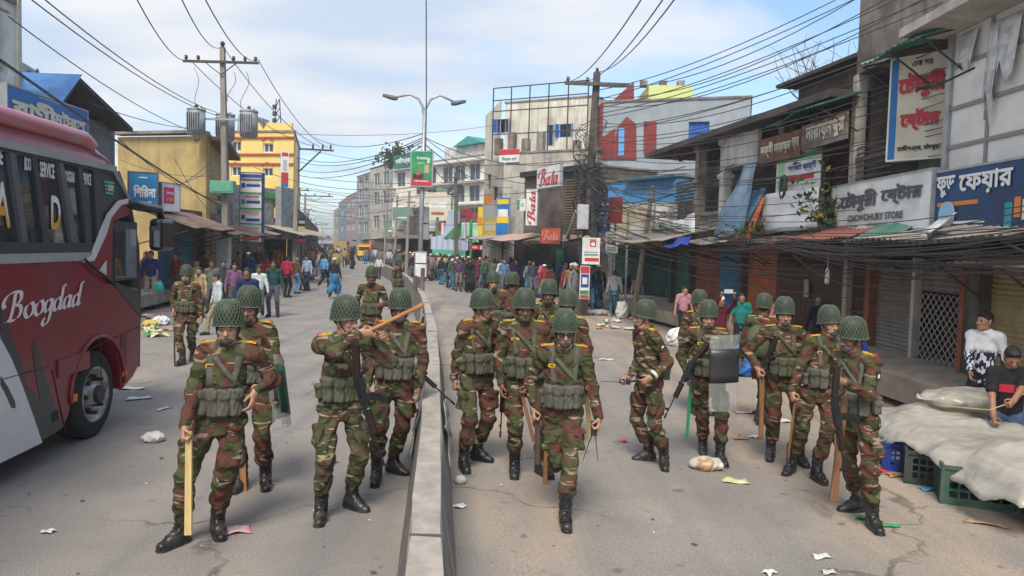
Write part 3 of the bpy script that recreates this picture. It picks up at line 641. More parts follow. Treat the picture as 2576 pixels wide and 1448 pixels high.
p=A(722,985,s2.grips[1][1]-.1); shield('clear riot shield with dark green band seen edge on at a soldier\'s left arm',p,118,(-4,20),.56,.58,SHGREEN,.16,.86,1.7)
s3=sold('soldier standing by the kerb near the bus mirror with a long dark cane',(458,918),(484,905),5,{'R':(437,782,-.08)},head=(4,0),skin=0,cR=.9,dR=(0,-.6,-.8),res=.009,top=(470,663))
stick('long thin dark cane of the soldier by the kerb',(437,775),(437,932),s3.grips[0][1],s3.grips[0],.03,.03,WOODD,True)
s4=sold('soldier pointing a brown cane over the divider with his rifle on his chest',(806,1306),(884,1278),26,{'R':(902,838,-.12),'L':(945,846,.02)},yR=-16,yL=34,head=(38,-4),camo_i=1,skin=0,cR=.95,cL=.8,eR=(-.35,-.75,-.45),eL=(.3,.3,-.9),dR=(.95,.1,-.02),tR=(0,-.3,1),dL=(.7,-.3,.2),tL=(0,-.3,1),res=.0065,S=1.03,lean=(.0,.0),top=(862,748))
stick('thick brown cane pointed up towards the right by a soldier',(1090,768),(950,838),s4.grips[0][1]+.0,s4.grips[0],.036,.036,WOODO,True,taper=.85)
tq=s4.loc+s4.pv*.45+s4.nb*.55+s4.tf*.24; rifle('black rifle hanging muzzle down across the pointing soldier\'s chest',A(898,945,tq[1]-.05),A(950,1105,tq[1]-.1)-A(893,925,tq[1]-.05),1.2,[A(893,925,tq[1]-.05),V(s4.loc+s4.nb+s4.tl*.02+s4.tf*.13-np.array((0,0,.07))),V(s4.loc+s4.nb+s4.tl*.1+np.array((0,0,.0)))])
s5=sold('soldier between the pointing soldier and the divider with hands hanging',(946,1212),(988,1188),-4,{'R':(926,965,-.1),'L':(1054,975,-.08)},yR=10,yL=66,head=(6,-5),skin=2,S=1.02,rig=RIG2,dR=(0,-.3,-1),dL=(.05,-.3,-1),top=(1008,728))
bk=s5.loc+s5.pv+s5.tf*-.22+np.array((0,0,.05)); rifle('rifle slung behind the soldier at the divider, thin barrel sticking out low',bk+np.array((0,0,.15)),(.55,.1,-.5),0.4)
s6=sold('soldier walking on the road further back, left of the divider',(918,925),(945,925),8,{'L':(958,768,-.22),'R':(905,790,-.05)},head=(2,0),skin=2,res=.01,top=(935,671))
s7=sold('soldier in brownish helmet beside the far end of the divider, facing right',(992,800),(1008,796),70,{},head=(15,0),skin=1,res=.012,camo_i=1,top=(1000,648))
s8=sold('soldier right of the divider looking sideways with a pale stick',(1166,1180),(1200,1156),30,{'R':(1141,962,-.02)},yR=-14,yL=36,head=(42,-3),skin=1,cR=.9,dR=(.1,-.5,-.85),top=(1207,730))
stick('long pale stick slanting down from the soldier right of the divider',(1130,960),(1184,1119),s8.grips[0][1],s8.grips[0],.032,.018,WOODP)
s9=sold('stocky soldier with olive chest rig marching behind the leading soldier',(1294,1192),(1362,1192),2,{'R':(1262,965,-.1),'L':(1312,1010,-.22)},yR=-2,yL=30,head=(3,-4),skin=2,fat=1.08,cL=.9,dR=(0,-.35,-1),top=(1320,728))
stick('brown stick held low between two marching soldiers',(1300,1020),(1332,1150),s9.grips[1][1],s9.grips[1],.035,.02,WOODB)
rifle('rifle slung low at the right hip of the stocky soldier',s9.loc+s9.pv+np.array((-.2,.05,.1)),(-.03,.1,-1),.3)
s10=sold('soldier in the second row, bare face turned to the camera, left of the pair behind',(1236,950),(1256,950),10,{},head=(4,0),skin=0,res=.01,top=(1240,684))
s11=sold('soldier with his back turned in the group behind',(1284,958),(1304,955),160,{},head=(10,0),skin=1,res=.01,rigon=False,top=(1290,687))
s12=sold('soldier with dark face standing behind the marching group',(1374,1052),(1398,1050),-8,{},head=(-2,-2),skin=2,res=.01,top=(1383,705))
s13=sold('soldier peering over the leading soldier\'s shoulder',(1420,1120),(1448,1118),-14,{},head=(0,0),skin=1,res=.01,top=(1430,732))
s14=sold('leading soldier in dark glasses striding forward with a hand radio',(1394,1262),(1421,1322),0,{'R':(1343,1028,-.05),'L':(1506,1052,-.16)},zR=.2,pR=-50,pL=0,yR=0,yL=2,head=(2,-6),pel=(0,-.02,0),skin=0,rig=RIG2,cR=.95,cL=.85,dR=(0,-.5,-.85),dL=(-.1,-.5,-.85),res=.0065,S=1.03,lean=(.01,-.05),kneeR=(0,-1,.1),badge=1,top=(1420,778))
stick('dark stick gripped in the leading soldier\'s right hand',(1344,985),(1341,1168),s14.grips[0][1],s14.grips[0],.045,.02,WOODD)
radio('black hand radio with two thin aerials in the leading soldier\'s left hand',s14.grips[1]+np.array((0,-.01,-.02)),(.0,-.1,-1),2)
stick('short pale stick end showing behind the leading soldier\'s left hand',(1474,985),(1487,1105),s14.loc[1]+.12,None,.04,.018,WOODP)
stick('narrow orange brown stick end touching the road behind the leading soldier',(1374,1120),(1371,1226),s14.loc[1]+.75,None,.04,.02,WOODO)
HMg=s14.head; gl=root('glasses','dark rimmed glasses on the leading soldier\'s face','glasses',s14.loc); b=MB()
for sx in (1,-1): b.box(sx*.033-.024,sx*.033+.024,.1,.104,-.016,.014); b.tube([(sx*.057,.1,.005),(sx*.08,.0,.005)],.003,4)
b.box(-.01,.01,.101,.104,.002,.008); b.build('frame',RUB,gl).matrix_local=HMg
s15=sold('bareheaded-looking officer facing left with belt and pack, wearing a netted helmet',(1632,1158),(1672,1176),-72,{'R':(1582,948,-.05),'L':(1638,948,-.3)},yR=-12,yL=62,head=(-16,2),skin=0,rigon=False,cR=.8,cL=.55,eR=(.5,.3,-.7),eL=(.9,.0,-.5),dL=(-.8,-.2,-.55),dR=(-.8,-.2,-.4),fat=1.12,S=1.0,badge=1,tR=(0,-.5,1),tL=(-.3,-.3,1),top=(1630,758))
s15.rt['label']='stout officer in profile facing left, belt pouch behind, holding a radio'
radio('black hand radio with aerial pointing left in the officer\'s hand',s15.grips[0],(-1,0,.12),1)
MB().tube([(s15.grips[1]+np.array(q)).tolist() for q in ((.02,0,.0),(-.1,.02,-.02),(-.2,.02,-.03))],.012,8).build('baton_end',RUB); tag(bpy.data.objects['baton_end'],'short black baton end in the officer\'s lower hand','baton'); bpy.data.objects['baton_end'].name='baton'
wq=s15.wr[1]+np.array(s15.loc); b=MB(); wd=nrm(s15.wr[1]-s15.el[1]); b.tube([wq-wd*.055,wq-wd*.025],.052,12); wo=b.build('wrist_watch',mat('pale_strap',(.6,.57,.5),.5)); tag(wo,'pale wrist watch on the officer\'s left wrist','watch')
s16=sold('soldier holding a tall clear riot shield and a green stick',(1768,1138),(1812,1166),-4,{'R':(1730,945,-.06),'L':(1812,930,-.28)},yR=-8,yL=8,head=(-3,-2),skin=0,cR=.9,cL=.9,eL=(.8,.2,-.5),dR=(0,-.45,-.9),top=(1782,755))
stick('bright green plastic stick in the shield soldier\'s right hand',(1724,960),(1713,1098),s16.grips[0][1],s16.grips[0],.032,.02,GREENP)
p=A(1824,940,s16.loc[1]-.46); shield('tall clear riot shield with a dark band held in front of a soldier',p,6,(2,-2),.34,.84,SHBAND,.38,.82,.8)
rifle('rifle hanging muzzle down beside the shield soldier\'s right arm',s16.loc+s16.pv+np.array((-.2,-.1,.2)),(-.28,-.05,-.6),.6)
s17=sold('soldier half hidden behind the shield soldier\'s right shoulder',(1746,1040),(1768,1040),20,{},head=(6,0),skin=0,res=.01,top=(1757,731))
s18=sold('soldier seen from behind with an olive pack on his back',(1912,1068),(1936,1064),152,{},head=(-8,0),skin=1,res=.01,rigon=False,top=(1922,741))
s19=sold('lean soldier with a flat brown plank hanging from his right hand',(1938,1152),(2012,1166),-4,{'R':(1906,925,-.14)},yR=-18,yL=8,head=(-4,0),skin=0,cR=.9,dR=(0,-.5,-.85),eR=(-.6,.6,-.2),top=(1973,750))
stick('flat brown plank hanging from the lean soldier\'s hand',(1904,925),(1902,1104),s19.grips[0][1],s19.grips[0],.05,.02,WOODB)
rifle('rifle tucked at the lean soldier\'s right side',s19.loc+s19.pv+np.array((-.22,-.08,.22)),(-.12,-.1,-.6),.5)
s20=sold('soldier with chin cup and thin cane standing before the brown grille gate',(1988,1188),(2054,1208),8,{'R':(1990,985,-.14)},yR=-48,yL=-2,head=(6,2),skin=0,cR=.9,dR=(0,-.5,-.85),eR=(-.7,.5,-.2),top=(2083,771))
stick('thin brown cane in the soldier\'s hand before the grille gate',(1990,990),(1969,1160),s20.grips[0][1],s20.grips[0],.026,.026,WOODB,True)
s21=sold('rightmost soldier in profile facing left with rifle pointed at the ground',(2158,1286),(2196,1328),-58,{'L':(2128,962,-.28),'R':(2105,985,.02)},yR=-30,yL=52,head=(-22,-6),skin=2,cR=.8,cL=.8,eL=(.95,.2,-.6),eR=(.2,.6,-.7),dL=(-.95,.1,-.05),tL=(-.2,-.2,1),dR=(-.9,-.1,-.2),tR=(0,-.3,1),S=.97,lean=(.06,.03),badge=1,res=.0065,top=(2160,801))
rifle('black rifle held muzzle down by the rightmost soldier',A(2099,1000,s21.loc[1]-.3),A(2118,1120,s21.loc[1]-.3)-A(2090,940,s21.loc[1]-.3),1.9,[A(2090,945,s21.loc[1]-.3),V(s21.loc+s21.nb+s21.tf*.15-np.array((0,0,.1)))])
stick('broad orange brown plank slanting to the road from the rightmost soldier',(2125,1000),(2096,1260),s21.loc[1]-.12,None,.055,.022,WOODB,taper=1.2)
stick('second narrower pale plank beside the rightmost soldier\'s rifle',(2112,1010),(2102,1200),s21.loc[1]-.05,None,.04,.02,WOODP)
# ================================================================ building blocks for the street
class Plane:                       # vertical plane from p0 (left as seen from the street) to p1; local x along, y inward, z up
    def __init__(s,p0,p1):
        s.p0=V((p0[0],p0[1])); s.p1=V((p1[0],p1[1])); e=s.p1-s.p0; s.W=e.length; s.e=e/s.W; s.rz=math.atan2(e.y,e.x)
    def __call__(s,u,v,off=0.):    # photo pixel -> (x,z) on the plane shifted off metres towards the street
        d=ray(u,v); n=V((s.e.y,-s.e.x)); q=s.p0+n*off; t=n.dot(q)/(n.x*d.x+n.y*d.y); w=V((0,0,CAMH))+d*t
        return ((w.x-s.p0.x)*s.e.x+(w.y-s.p0.y)*s.e.y,w.z)
    def loc(s,z=0.): return (s.p0.x,s.p0.y,z)
    def pt(s,x,y,z): return V((s.p0.x+s.e.x*x-s.e.y*y,s.p0.y+s.e.y*x+s.e.x*y,z))
def proot(name,label,cat,pl,z=0.,group=None): return root(name,label,cat,pl.loc(z),pl.rz,group)
def uY(u,Y): d=ray(u,640); return (d.x/d.y*Y,Y)
def px(u0,Y0,u1,Y1): return Plane(uY(u0,Y0),uY(u1,Y1))
def wall(b,x0,x1,z0,z1,holes,th=.25,m=0,y=0.):
    xs=sorted({x0,x1}|{min(max(h[i],x0),x1) for h in holes for i in (0,1)}); zs=sorted({z0,z1}|{min(max(h[i],z0),z1) for h in holes for i in (2,3)})
    for i in range(len(xs)-1):
        for j in range(len(zs)-1):
            cx,cz=(xs[i]+xs[i+1])/2,(zs[j]+zs[j+1])/2
            if any(h[0]<cx<h[1] and h[2]<cz<h[3] for h in holes): continue
            b.add([(xs[i],y,zs[j]),(xs[i+1],y,zs[j]),(xs[i+1],y,zs[j+1]),(xs[i],y,zs[j+1])],[(0,1,2,3)],m)
    for h in holes:
        a0,a1,c0,c1=h; b.add([(a0,y,c0),(a1,y,c0),(a1,y,c1),(a0,y,c1),(a0,y+th,c0),(a1,y+th,c0),(a1,y+th,c1),(a0,y+th,c1)],[(0,4,5,1),(1,5,6,2),(2,6,7,3),(3,7,4,0)],m)
    return b
CONC=mat('stained_concrete',(.33,.29,.25),.9,(.2,.165,.14),2.2,dirt=(.09,.06,.045),dscale=.8,damt=.9,streak=(.09,.065,.05),bump=.2)
CONCL=mat('pale_concrete',(.54,.5,.44),.9,(.44,.41,.35),2.5,dirt=(.14,.12,.1),dscale=.9,damt=.6,streak=(.2,.18,.15),bump=.15)
WHITEW=mat('dirty_white_plaster',(.74,.73,.68),.85,(.66,.64,.58),1.5,dirt=(.25,.23,.19),dscale=1.3,damt=.6,streak=(.3,.27,.22))
CREAM=mat('cream_plaster',(.8,.76,.63),.85,(.72,.68,.55),1.2,dirt=(.3,.26,.2),dscale=.8,damt=.5,streak=(.25,.22,.17))
GREYP=mat('blue_grey_plaster',(.33,.375,.4),.85,(.27,.31,.335),1,dirt=(.25,.25,.24),dscale=.7,damt=.4,streak=(.3,.31,.31))
YELO=mat('old_yellow_plaster',(.5,.37,.15),.9,(.42,.31,.13),1.1,dirt=(.2,.15,.08),dscale=.9,damt=.7,streak=(.28,.2,.1))
YELN=mat('bright_yellow_plaster',(.78,.58,.19),.85,(.72,.53,.17),1)
REDP=mat('red_paint',(.25,.035,.032),.7,(.2,.028,.026),3); BLUEP=mat('blue_wall_paint',(.1,.33,.62),.8,(.08,.26,.5),2,streak=(.07,.2,.36)); GREENM=mat('green_paint',(.02,.16,.1),.6,(.03,.11,.08),5)
TEAL=mat('teal_glass',(.02,.12,.15),.12); DGLASS=mat('dark_glass',(.012,.014,.016),.08,spec=.6); WGLASS=mat('dusty_window_glass',(.09,.12,.14),.2,(.05,.06,.08),6)
BLUEG=mat('blue_shutter_paint',(.03,.14,.5),.5,(.02,.1,.36),4)
RUST=mat('rusty_tin',(.2,.13,.1),.85,(.11,.075,.06),3,dirt=(.3,.26,.22),dscale=2,bump=.2); TINR=mat('red_tin',(.3,.09,.06),.8,(.2,.07,.05),3,dirt=(.25,.2,.16),dscale=3); TING=mat('green_tin',(.05,.2,.13),.75,(.09,.25,.18),3,dirt=(.3,.28,.25),dscale=2)
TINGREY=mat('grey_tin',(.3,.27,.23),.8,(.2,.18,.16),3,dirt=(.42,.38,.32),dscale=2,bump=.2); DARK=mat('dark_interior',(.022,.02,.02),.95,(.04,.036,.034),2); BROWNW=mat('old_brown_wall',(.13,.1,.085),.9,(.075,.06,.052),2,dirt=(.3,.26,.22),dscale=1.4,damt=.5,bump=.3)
STEEL=mat('galvanised_steel',(.42,.43,.44),.5,(.34,.35,.36),6,metal=.5); POLE=mat('concrete_pole',(.3,.27,.23),.9,(.22,.2,.17),4,stretch=(2,2,.3),bump=.2); POLEW=mat('weathered_dark_pole',(.14,.12,.1),.9,(.085,.075,.065),4,stretch=(3,3,.3),bump=.3); IRON=mat('dark_iron',(.05,.05,.052),.6,(.08,.06,.05),9)
SHUTG=mat('grey_shutter',(.24,.22,.2),.6,(.18,.165,.15),3,dirt=(.12,.1,.08)); SHUTO=mat('orange_shutter',(.5,.17,.07),.6,(.38,.13,.06),3,dirt=(.16,.09,.06)); SHUTB=mat('blue_shutter',(.05,.2,.36),.6,(.04,.14,.27),3); SHUTY=mat('yellow_shutter',(.42,.34,.18),.6,(.34,.27,.14),3); SHUTN=mat('green_shutter',(.06,.17,.09),.6,(.05,.12,.07),3); GATE=mat('brown_gate_paint',(.1,.055,.045),.6,(.07,.04,.035),6); REDO=mat('red_oxide',(.3,.09,.05),.7,(.22,.07,.04),6)
WHT=mat('sign_white',(.78,.78,.76),.6,(.68,.68,.65),2,dirt=(.5,.47,.42),dscale=2,damt=.5); WHTC=mat('white_letter',(.8,.8,.78),.6); SBLUE=mat('sign_blue',(.02,.2,.48),.5,(.015,.1,.34),.8,lo=.3,hi=.7); SNAVY=mat('sign_navy',(.015,.04,.11),.45,(.01,.07,.2),1); SRED=mat('sign_red',(.48,.025,.03),.55); SCREAM=mat('sign_cream',(.68,.62,.5),.7,(.6,.54,.43),2); LRED=mat('letter_red',(.5,.04,.05),.6); LGREY=mat('letter_dark_grey',(.1,.1,.12),.6); LBLACK=mat('letter_black',(.02,.02,.02),.6); SGREEN=mat('sign_green',(.01,.24,.13),.55,(.09,.34,.07),1.3,lo=.4,hi=.6); LNAVY=mat('letter_navy',(.03,.06,.3),.6); SYEL=mat('sign_yellow',(.75,.52,.03),.6); SPINK=mat('sign_pink',(.62,.04,.17),.6); SORANGE=mat('sign_orange',(.7,.22,.03),.6); SBROWN=mat('rusty_sign',(.2,.075,.04),.8,(.12,.06,.04),4,dirt=(.3,.2,.13),dscale=3); LPINK=mat('letter_faded_pink',(.62,.3,.28),.7); SGREY=mat('sign_grey',(.45,.46,.46),.6); LTEAL=mat('letter_teal',(.02,.3,.35),.6)
def vis(s):       # the text object draws signs left to right, so pre-base vowel signs move ahead of their consonant
    out=[]
    for ch in s:
        if ch in 'িেৈোৌ':
            i=len(out)-1
            while i>=2 and out[i-1]=='্': i-=2
            if out[i]=='়': i-=1
            pre={'ো':'ে','ৌ':'ে'}.get(ch,ch); out.insert(i,pre)
            if ch=='ো': out.append('া')
            if ch=='ৌ': out.append('ৗ')
        else: out.append(ch)
    return ''.join(out)
def text_me(body,w,h,m,bold=.0,shear=0.,ex=.006):
    body=vis(body)
    c=bpy.data.curves.new('lettering','FONT'); c.body=body; c.size=1; c.shear=shear; c.resolution_u=3; o=bpy.data.objects.new('t_',c); me=bpy.data.meshes.new_from_object(o); bpy.data.objects.remove(o); bpy.data.curves.remove(c)
    n=len(me.vertices); a=np.zeros(n*3,np.float32); me.vertices.foreach_get('co',a); a=a.reshape(-1,3); lo,hi=a.min(0),a.max(0); sx,sz=w/(hi[0]-lo[0]),h/(hi[1]-lo[1]); P=np.stack([(a[:,0]-(lo[0]+hi[0])/2)*sx,np.zeros(n),(a[:,1]-(lo[1]+hi[1])/2)*sz],1)
    fs=[tuple(p.vertices) for p in me.polygons]; bpy.data.meshes.remove(me); b=MB()
    for k in range(1 if bold==0 else 9):
        q=2*math.pi*k/8; rr=0 if k==8 or bold==0 else 1; off=np.array((rr*math.cos(q)*bold*sx,-.00045*k,rr*math.sin(q)*bold*sz)); b.add((P+off).tolist(),fs)
    return b.mesh('lettering',m)
def lettering(par,body,cx,cz,w,h,m,y=-.01,bold=.02,shear=0.,mir=False):
    return link('lettering',text_me(body,w,h,m,bold,shear),par,MX.Translation((cx,y,cz)))
# broad-nib script
SCR={'B':([[(.42,1.85),(.36,1.2),(.25,.5),(.12,.02)],[(-.28,.95),(-.4,1.25),(-.2,1.7),(.3,1.95),(.8,1.85),(.85,1.4),(.6,1.1),(.32,1.02)],[(.32,1.02),(.75,.98),(.92,.65),(.75,.2),(.35,.02),(.0,.1),(-.2,.0)]],1.2),
 'o':([[(.5,1.0),(.15,.85),(.02,.4),(.2,.03),(.5,.1),(.68,.55),(.55,.98),(.3,.95)]],.78),
 'g':([[(.62,.85),(.35,1.0),(.08,.7),(.05,.3),(.22,.1),(.5,.4),(.68,.98)],[(.68,.98),(.58,.3),(.45,-.45),(.15,-.85),(-.1,-.65),(.05,-.3)]],.8),
 'd':([[(.6,.8),(.35,1.0),(.08,.7),(.03,.25),(.22,.04),(.48,.35),(.66,.95)],[(.95,1.75),(.78,1.85),(.7,1.3),(.58,.4),(.62,.08),(.84,.2)]],.86),
 'a':([[(.6,.85),(.35,1.0),(.08,.7),(.03,.25),(.22,.04),(.46,.35),(.64,.98)],[(.66,1.0),(.56,.4),(.6,.06),(.82,.2)]],.84),
 't':([[(.46,1.6),(.34,.9),(.24,.3),(.34,.04),(.6,.2)],[(.05,1.02),(.62,1.06)]],.6)}
def script(word,w,h,m,nib=(.1,.045),ex=.004,slant=.12,rot=0.):
    b=MB(); X=0; S=[]
    for ch in word:
        st,ad=SCR[ch]
        for k in st: S.append([(x+X+slant*z,z) for x,z in k])
        X+=ad
    allp=[p for k in S for p in k]; x0=min(p[0] for p in allp); x1=max(p[0] for p in allp); z0=min(p[1] for p in allp); z1=max(p[1] for p in allp)
    for si,k in enumerate(S):
        P=[]; n=len(k)
        for i in range(n-1):
            a,bb,c,d=k[max(i-1,0)],k[i],k[i+1],k[min(i+2,n-1)]
            for j in range(6):
                t=j/6; P.append(tuple(.5*((2*bb[q])+(-a[q]+c[q])*t+(2*a[q]-5*bb[q]+4*c[q]-d[q])*t*t+(-a[q]+3*bb[q]-3*c[q]+d[q])*t**3) for q in (0,1)))
        P.append(k[-1]); vs=[]; y=-si*.0004
        for i,p in enumerate(P):
            q=P[min(i+1,len(P)-1)]; r=P[max(i-1,0)]; tx,tz=q[0]-r[0],q[1]-r[1]; l=math.hypot(tx,tz) or 1; nx,nz_=-tz/l*.035,tx/l*.035
            sgn=1 if (nx*nib[0]+nz_*nib[1])>=0 else -1; ox,oz=nib[0]+sgn*nx,nib[1]+sgn*nz_
            for s in (1,-1): vs.append((((p[0]+s*ox-x0)/(x1-x0)-.5)*w,y,((p[1]+s*oz-z0)/(z1-z0)-.5)*h))
        b.add(vs,[(2*i,2*i+1,2*i+3,2*i+2) for i in range(len(P)-1)])
    return b.mesh('lettering',m)
def sign(name,label,pl,a,c,face,off=.12,th=.08,texts=(),bars=(),frame=None,cat='sign',group=None,px_=True,tilt=0.):
    """a,c: top-left and bottom-right photo pixels on the plane (px_) or local (x,z) points"""
    if px_: (x0,z1),(x1,z0)=pl(*a,off),pl(*c,off)
    else: (x0,z1),(x1,z0)=a,c
    rt=root(name,label,cat,pl.pt(x0,-off,z0),pl.rz,group); W,H=x1-x0,z1-z0
    if tilt: rt.rotation_euler=(0,R_(tilt),pl.rz)
    MB().box(0,W,0,th,0,H).build('panel',face,rt)
    if frame:
        f=MB(); t=.03
        for q in ((-t,0,-t,H+t),(W,W+t,-t,H+t),(0,W,-t,0),(0,W,H,H+t)): f.box(q[0],q[1],-.012,th+.012,q[2],q[3])
        f.build('frame',frame,rt)
    for k,(x,z,w,h,m) in enumerate(bars): MB().box(W*(x-w/2),W*(x+w/2),-.006-.001*k,-.0005,H*(z-h/2),H*(z+h/2)).build('panel_band',m,rt)
    for t in texts:
        s,x,z,w,h,m=t[:6]; kw=t[6] if len(t)>6 else {}
        if kw.get('script'): link('lettering',script(s,W*w,H*h,m),rt,MX.Translation((W*x,-.02,H*z))@MX.Rotation(R_(kw.get('rot',0)),4,'Y'))
        elif kw.get('rot'): link('lettering',script(s,H*h,W*w,m),rt,MX.Translation((W*x,-.02,H*z))@MX.Rotation(R_(-90),4,'Y'))
        else: lettering(rt,s,W*x,H*z,W*w,H*h,m,-.018,kw.get('bold',.02),kw.get('shear',0))
    return rt
def shutter(par,x0,x1,z0,z1,m,y=.12,name='shutter'):
    b=MB(); n=max(4,int((z1-z0)/.075)); b.grid(lambda i,j:(x0+(x1-x0)*i,y+(.018 if int(round(j*n*2))%2 else -.008),z0+(z1-z0)*j),1,n*2); return b.build(name,m,par)
def awning(par,x0,x1,z0,z1,depth,m,y=0.,nm='awning',ribs=True,drop=0.,th=.02):
    n=max(8,int((x1-x0)/.09)) if ribs else 6
    rb=RNG.uniform(-.02,.02,8)
    return MB().grid(lambda i,j:(x0+(x1-x0)*i,y-depth*j,z1+(z0-z1)*j+(.016*math.sin(i*n*math.pi) if ribs else 0)+.03*math.sin(i*9+j*3+z1)-drop*math.sin(math.pi*i)*j),n*2,6,0,th).build(nm,m,par)
def window(par,x0,x1,z0,z1,y,pane,fm,nx=2,nz=1,shutters=None):
    f=MB(); t=.05
    for q in ((x0,x0+t,z0,z1),(x1-t,x1,z0,z1),(x0+t,x1-t,z0,z0+t),(x0+t,x1-t,z1-t,z1)): f.box(q[0],q[1],y-.03,y+.03,q[2],q[3])
    for i in range(1,nx): c=x0+(x1-x0)*i/nx; f.box(c-.02,c+.02,y-.025,y+.025,z0+t,z1-t)
    for i in range(1,nz): c=z0+(z1-z0)*i/nz; f.box(x0+t,x1-t,y-.02,y+.02,c-.015,c+.015)
    o=f.build('window',fm,par); MB().box(x0+.02,x1-.02,y+.03,y+.05,z0+.02,z1-.02).build('pane',pane,o)
    if shutters:
        for s in (0,1):
            xa=x0 if s==0 else x1; MB().box(0,(x1-x0)*.48,-.02,.02,z0,z1).build('window_shutter',shutters,o,loc=(xa,y-.03,0),rz=R_(-120 if s==0 else -60)*1.)
    return o
def building(name,label,pl,z1,depth,wm,wins=(),z0=-.3,pane=WGLASS,fm=WHT,parapet=.5,roofm=CONC,nx=2,nz=2,shutters=None,x0=0.,x1=None,cat='building',group=None,skew=0.):
    rt=proot(name,label,cat,pl,0,group); W=pl.W if x1 is None else x1; b=MB(); wall(b,x0,W,z0,z1,wins)
    s=skew*depth; b.add([(x0,0,z0),(x0+s,depth,z0),(x0+s,depth,z1),(x0,0,z1)],[(3,2,1,0)]); b.add([(W,0,z0),(W+s,depth,z0),(W+s,depth,z1),(W,0,z1)],[(0,1,2,3)]); b.add([(x0+s,depth,z0),(W+s,depth,z0),(W+s,depth,z1),(x0+s,depth,z1)],[(3,2,1,0)])
    b.build('wall',wm,rt); SK=MX(((1,skew,0,0),(0,1,0,0),(0,0,1,0),(0,0,0,1))); MB().box(x0+.01,W-.01,.01,depth-.01,z1-parapet-.2,z1-parapet,0,SK).build('roof',roofm,rt)
    if parapet>.05:
        q=MB(); t=.15; q.box(x0-.06,W+.06,-.06,t,z1,z1+.1).box(x0-.06,x0+t,t,depth,z1,z1+.1,0,SK).box(W-t,W+.06,t,depth,z1,z1+.1,0,SK); q.build('parapet_coping',roofm,rt)
    for h in wins: window(rt,*h,.12,pane,fm,nx,nz,shutters)
    return rt
def pwins(pl,rects,off=0.):
    out=[]
    for (u0,v0,u1,v1) in rects:
        (a,zt),(c,zb)=pl(u0,v0,off),pl(u1,v1,off); out.append((min(a,c),max(a,c),zb,zt))
    return out
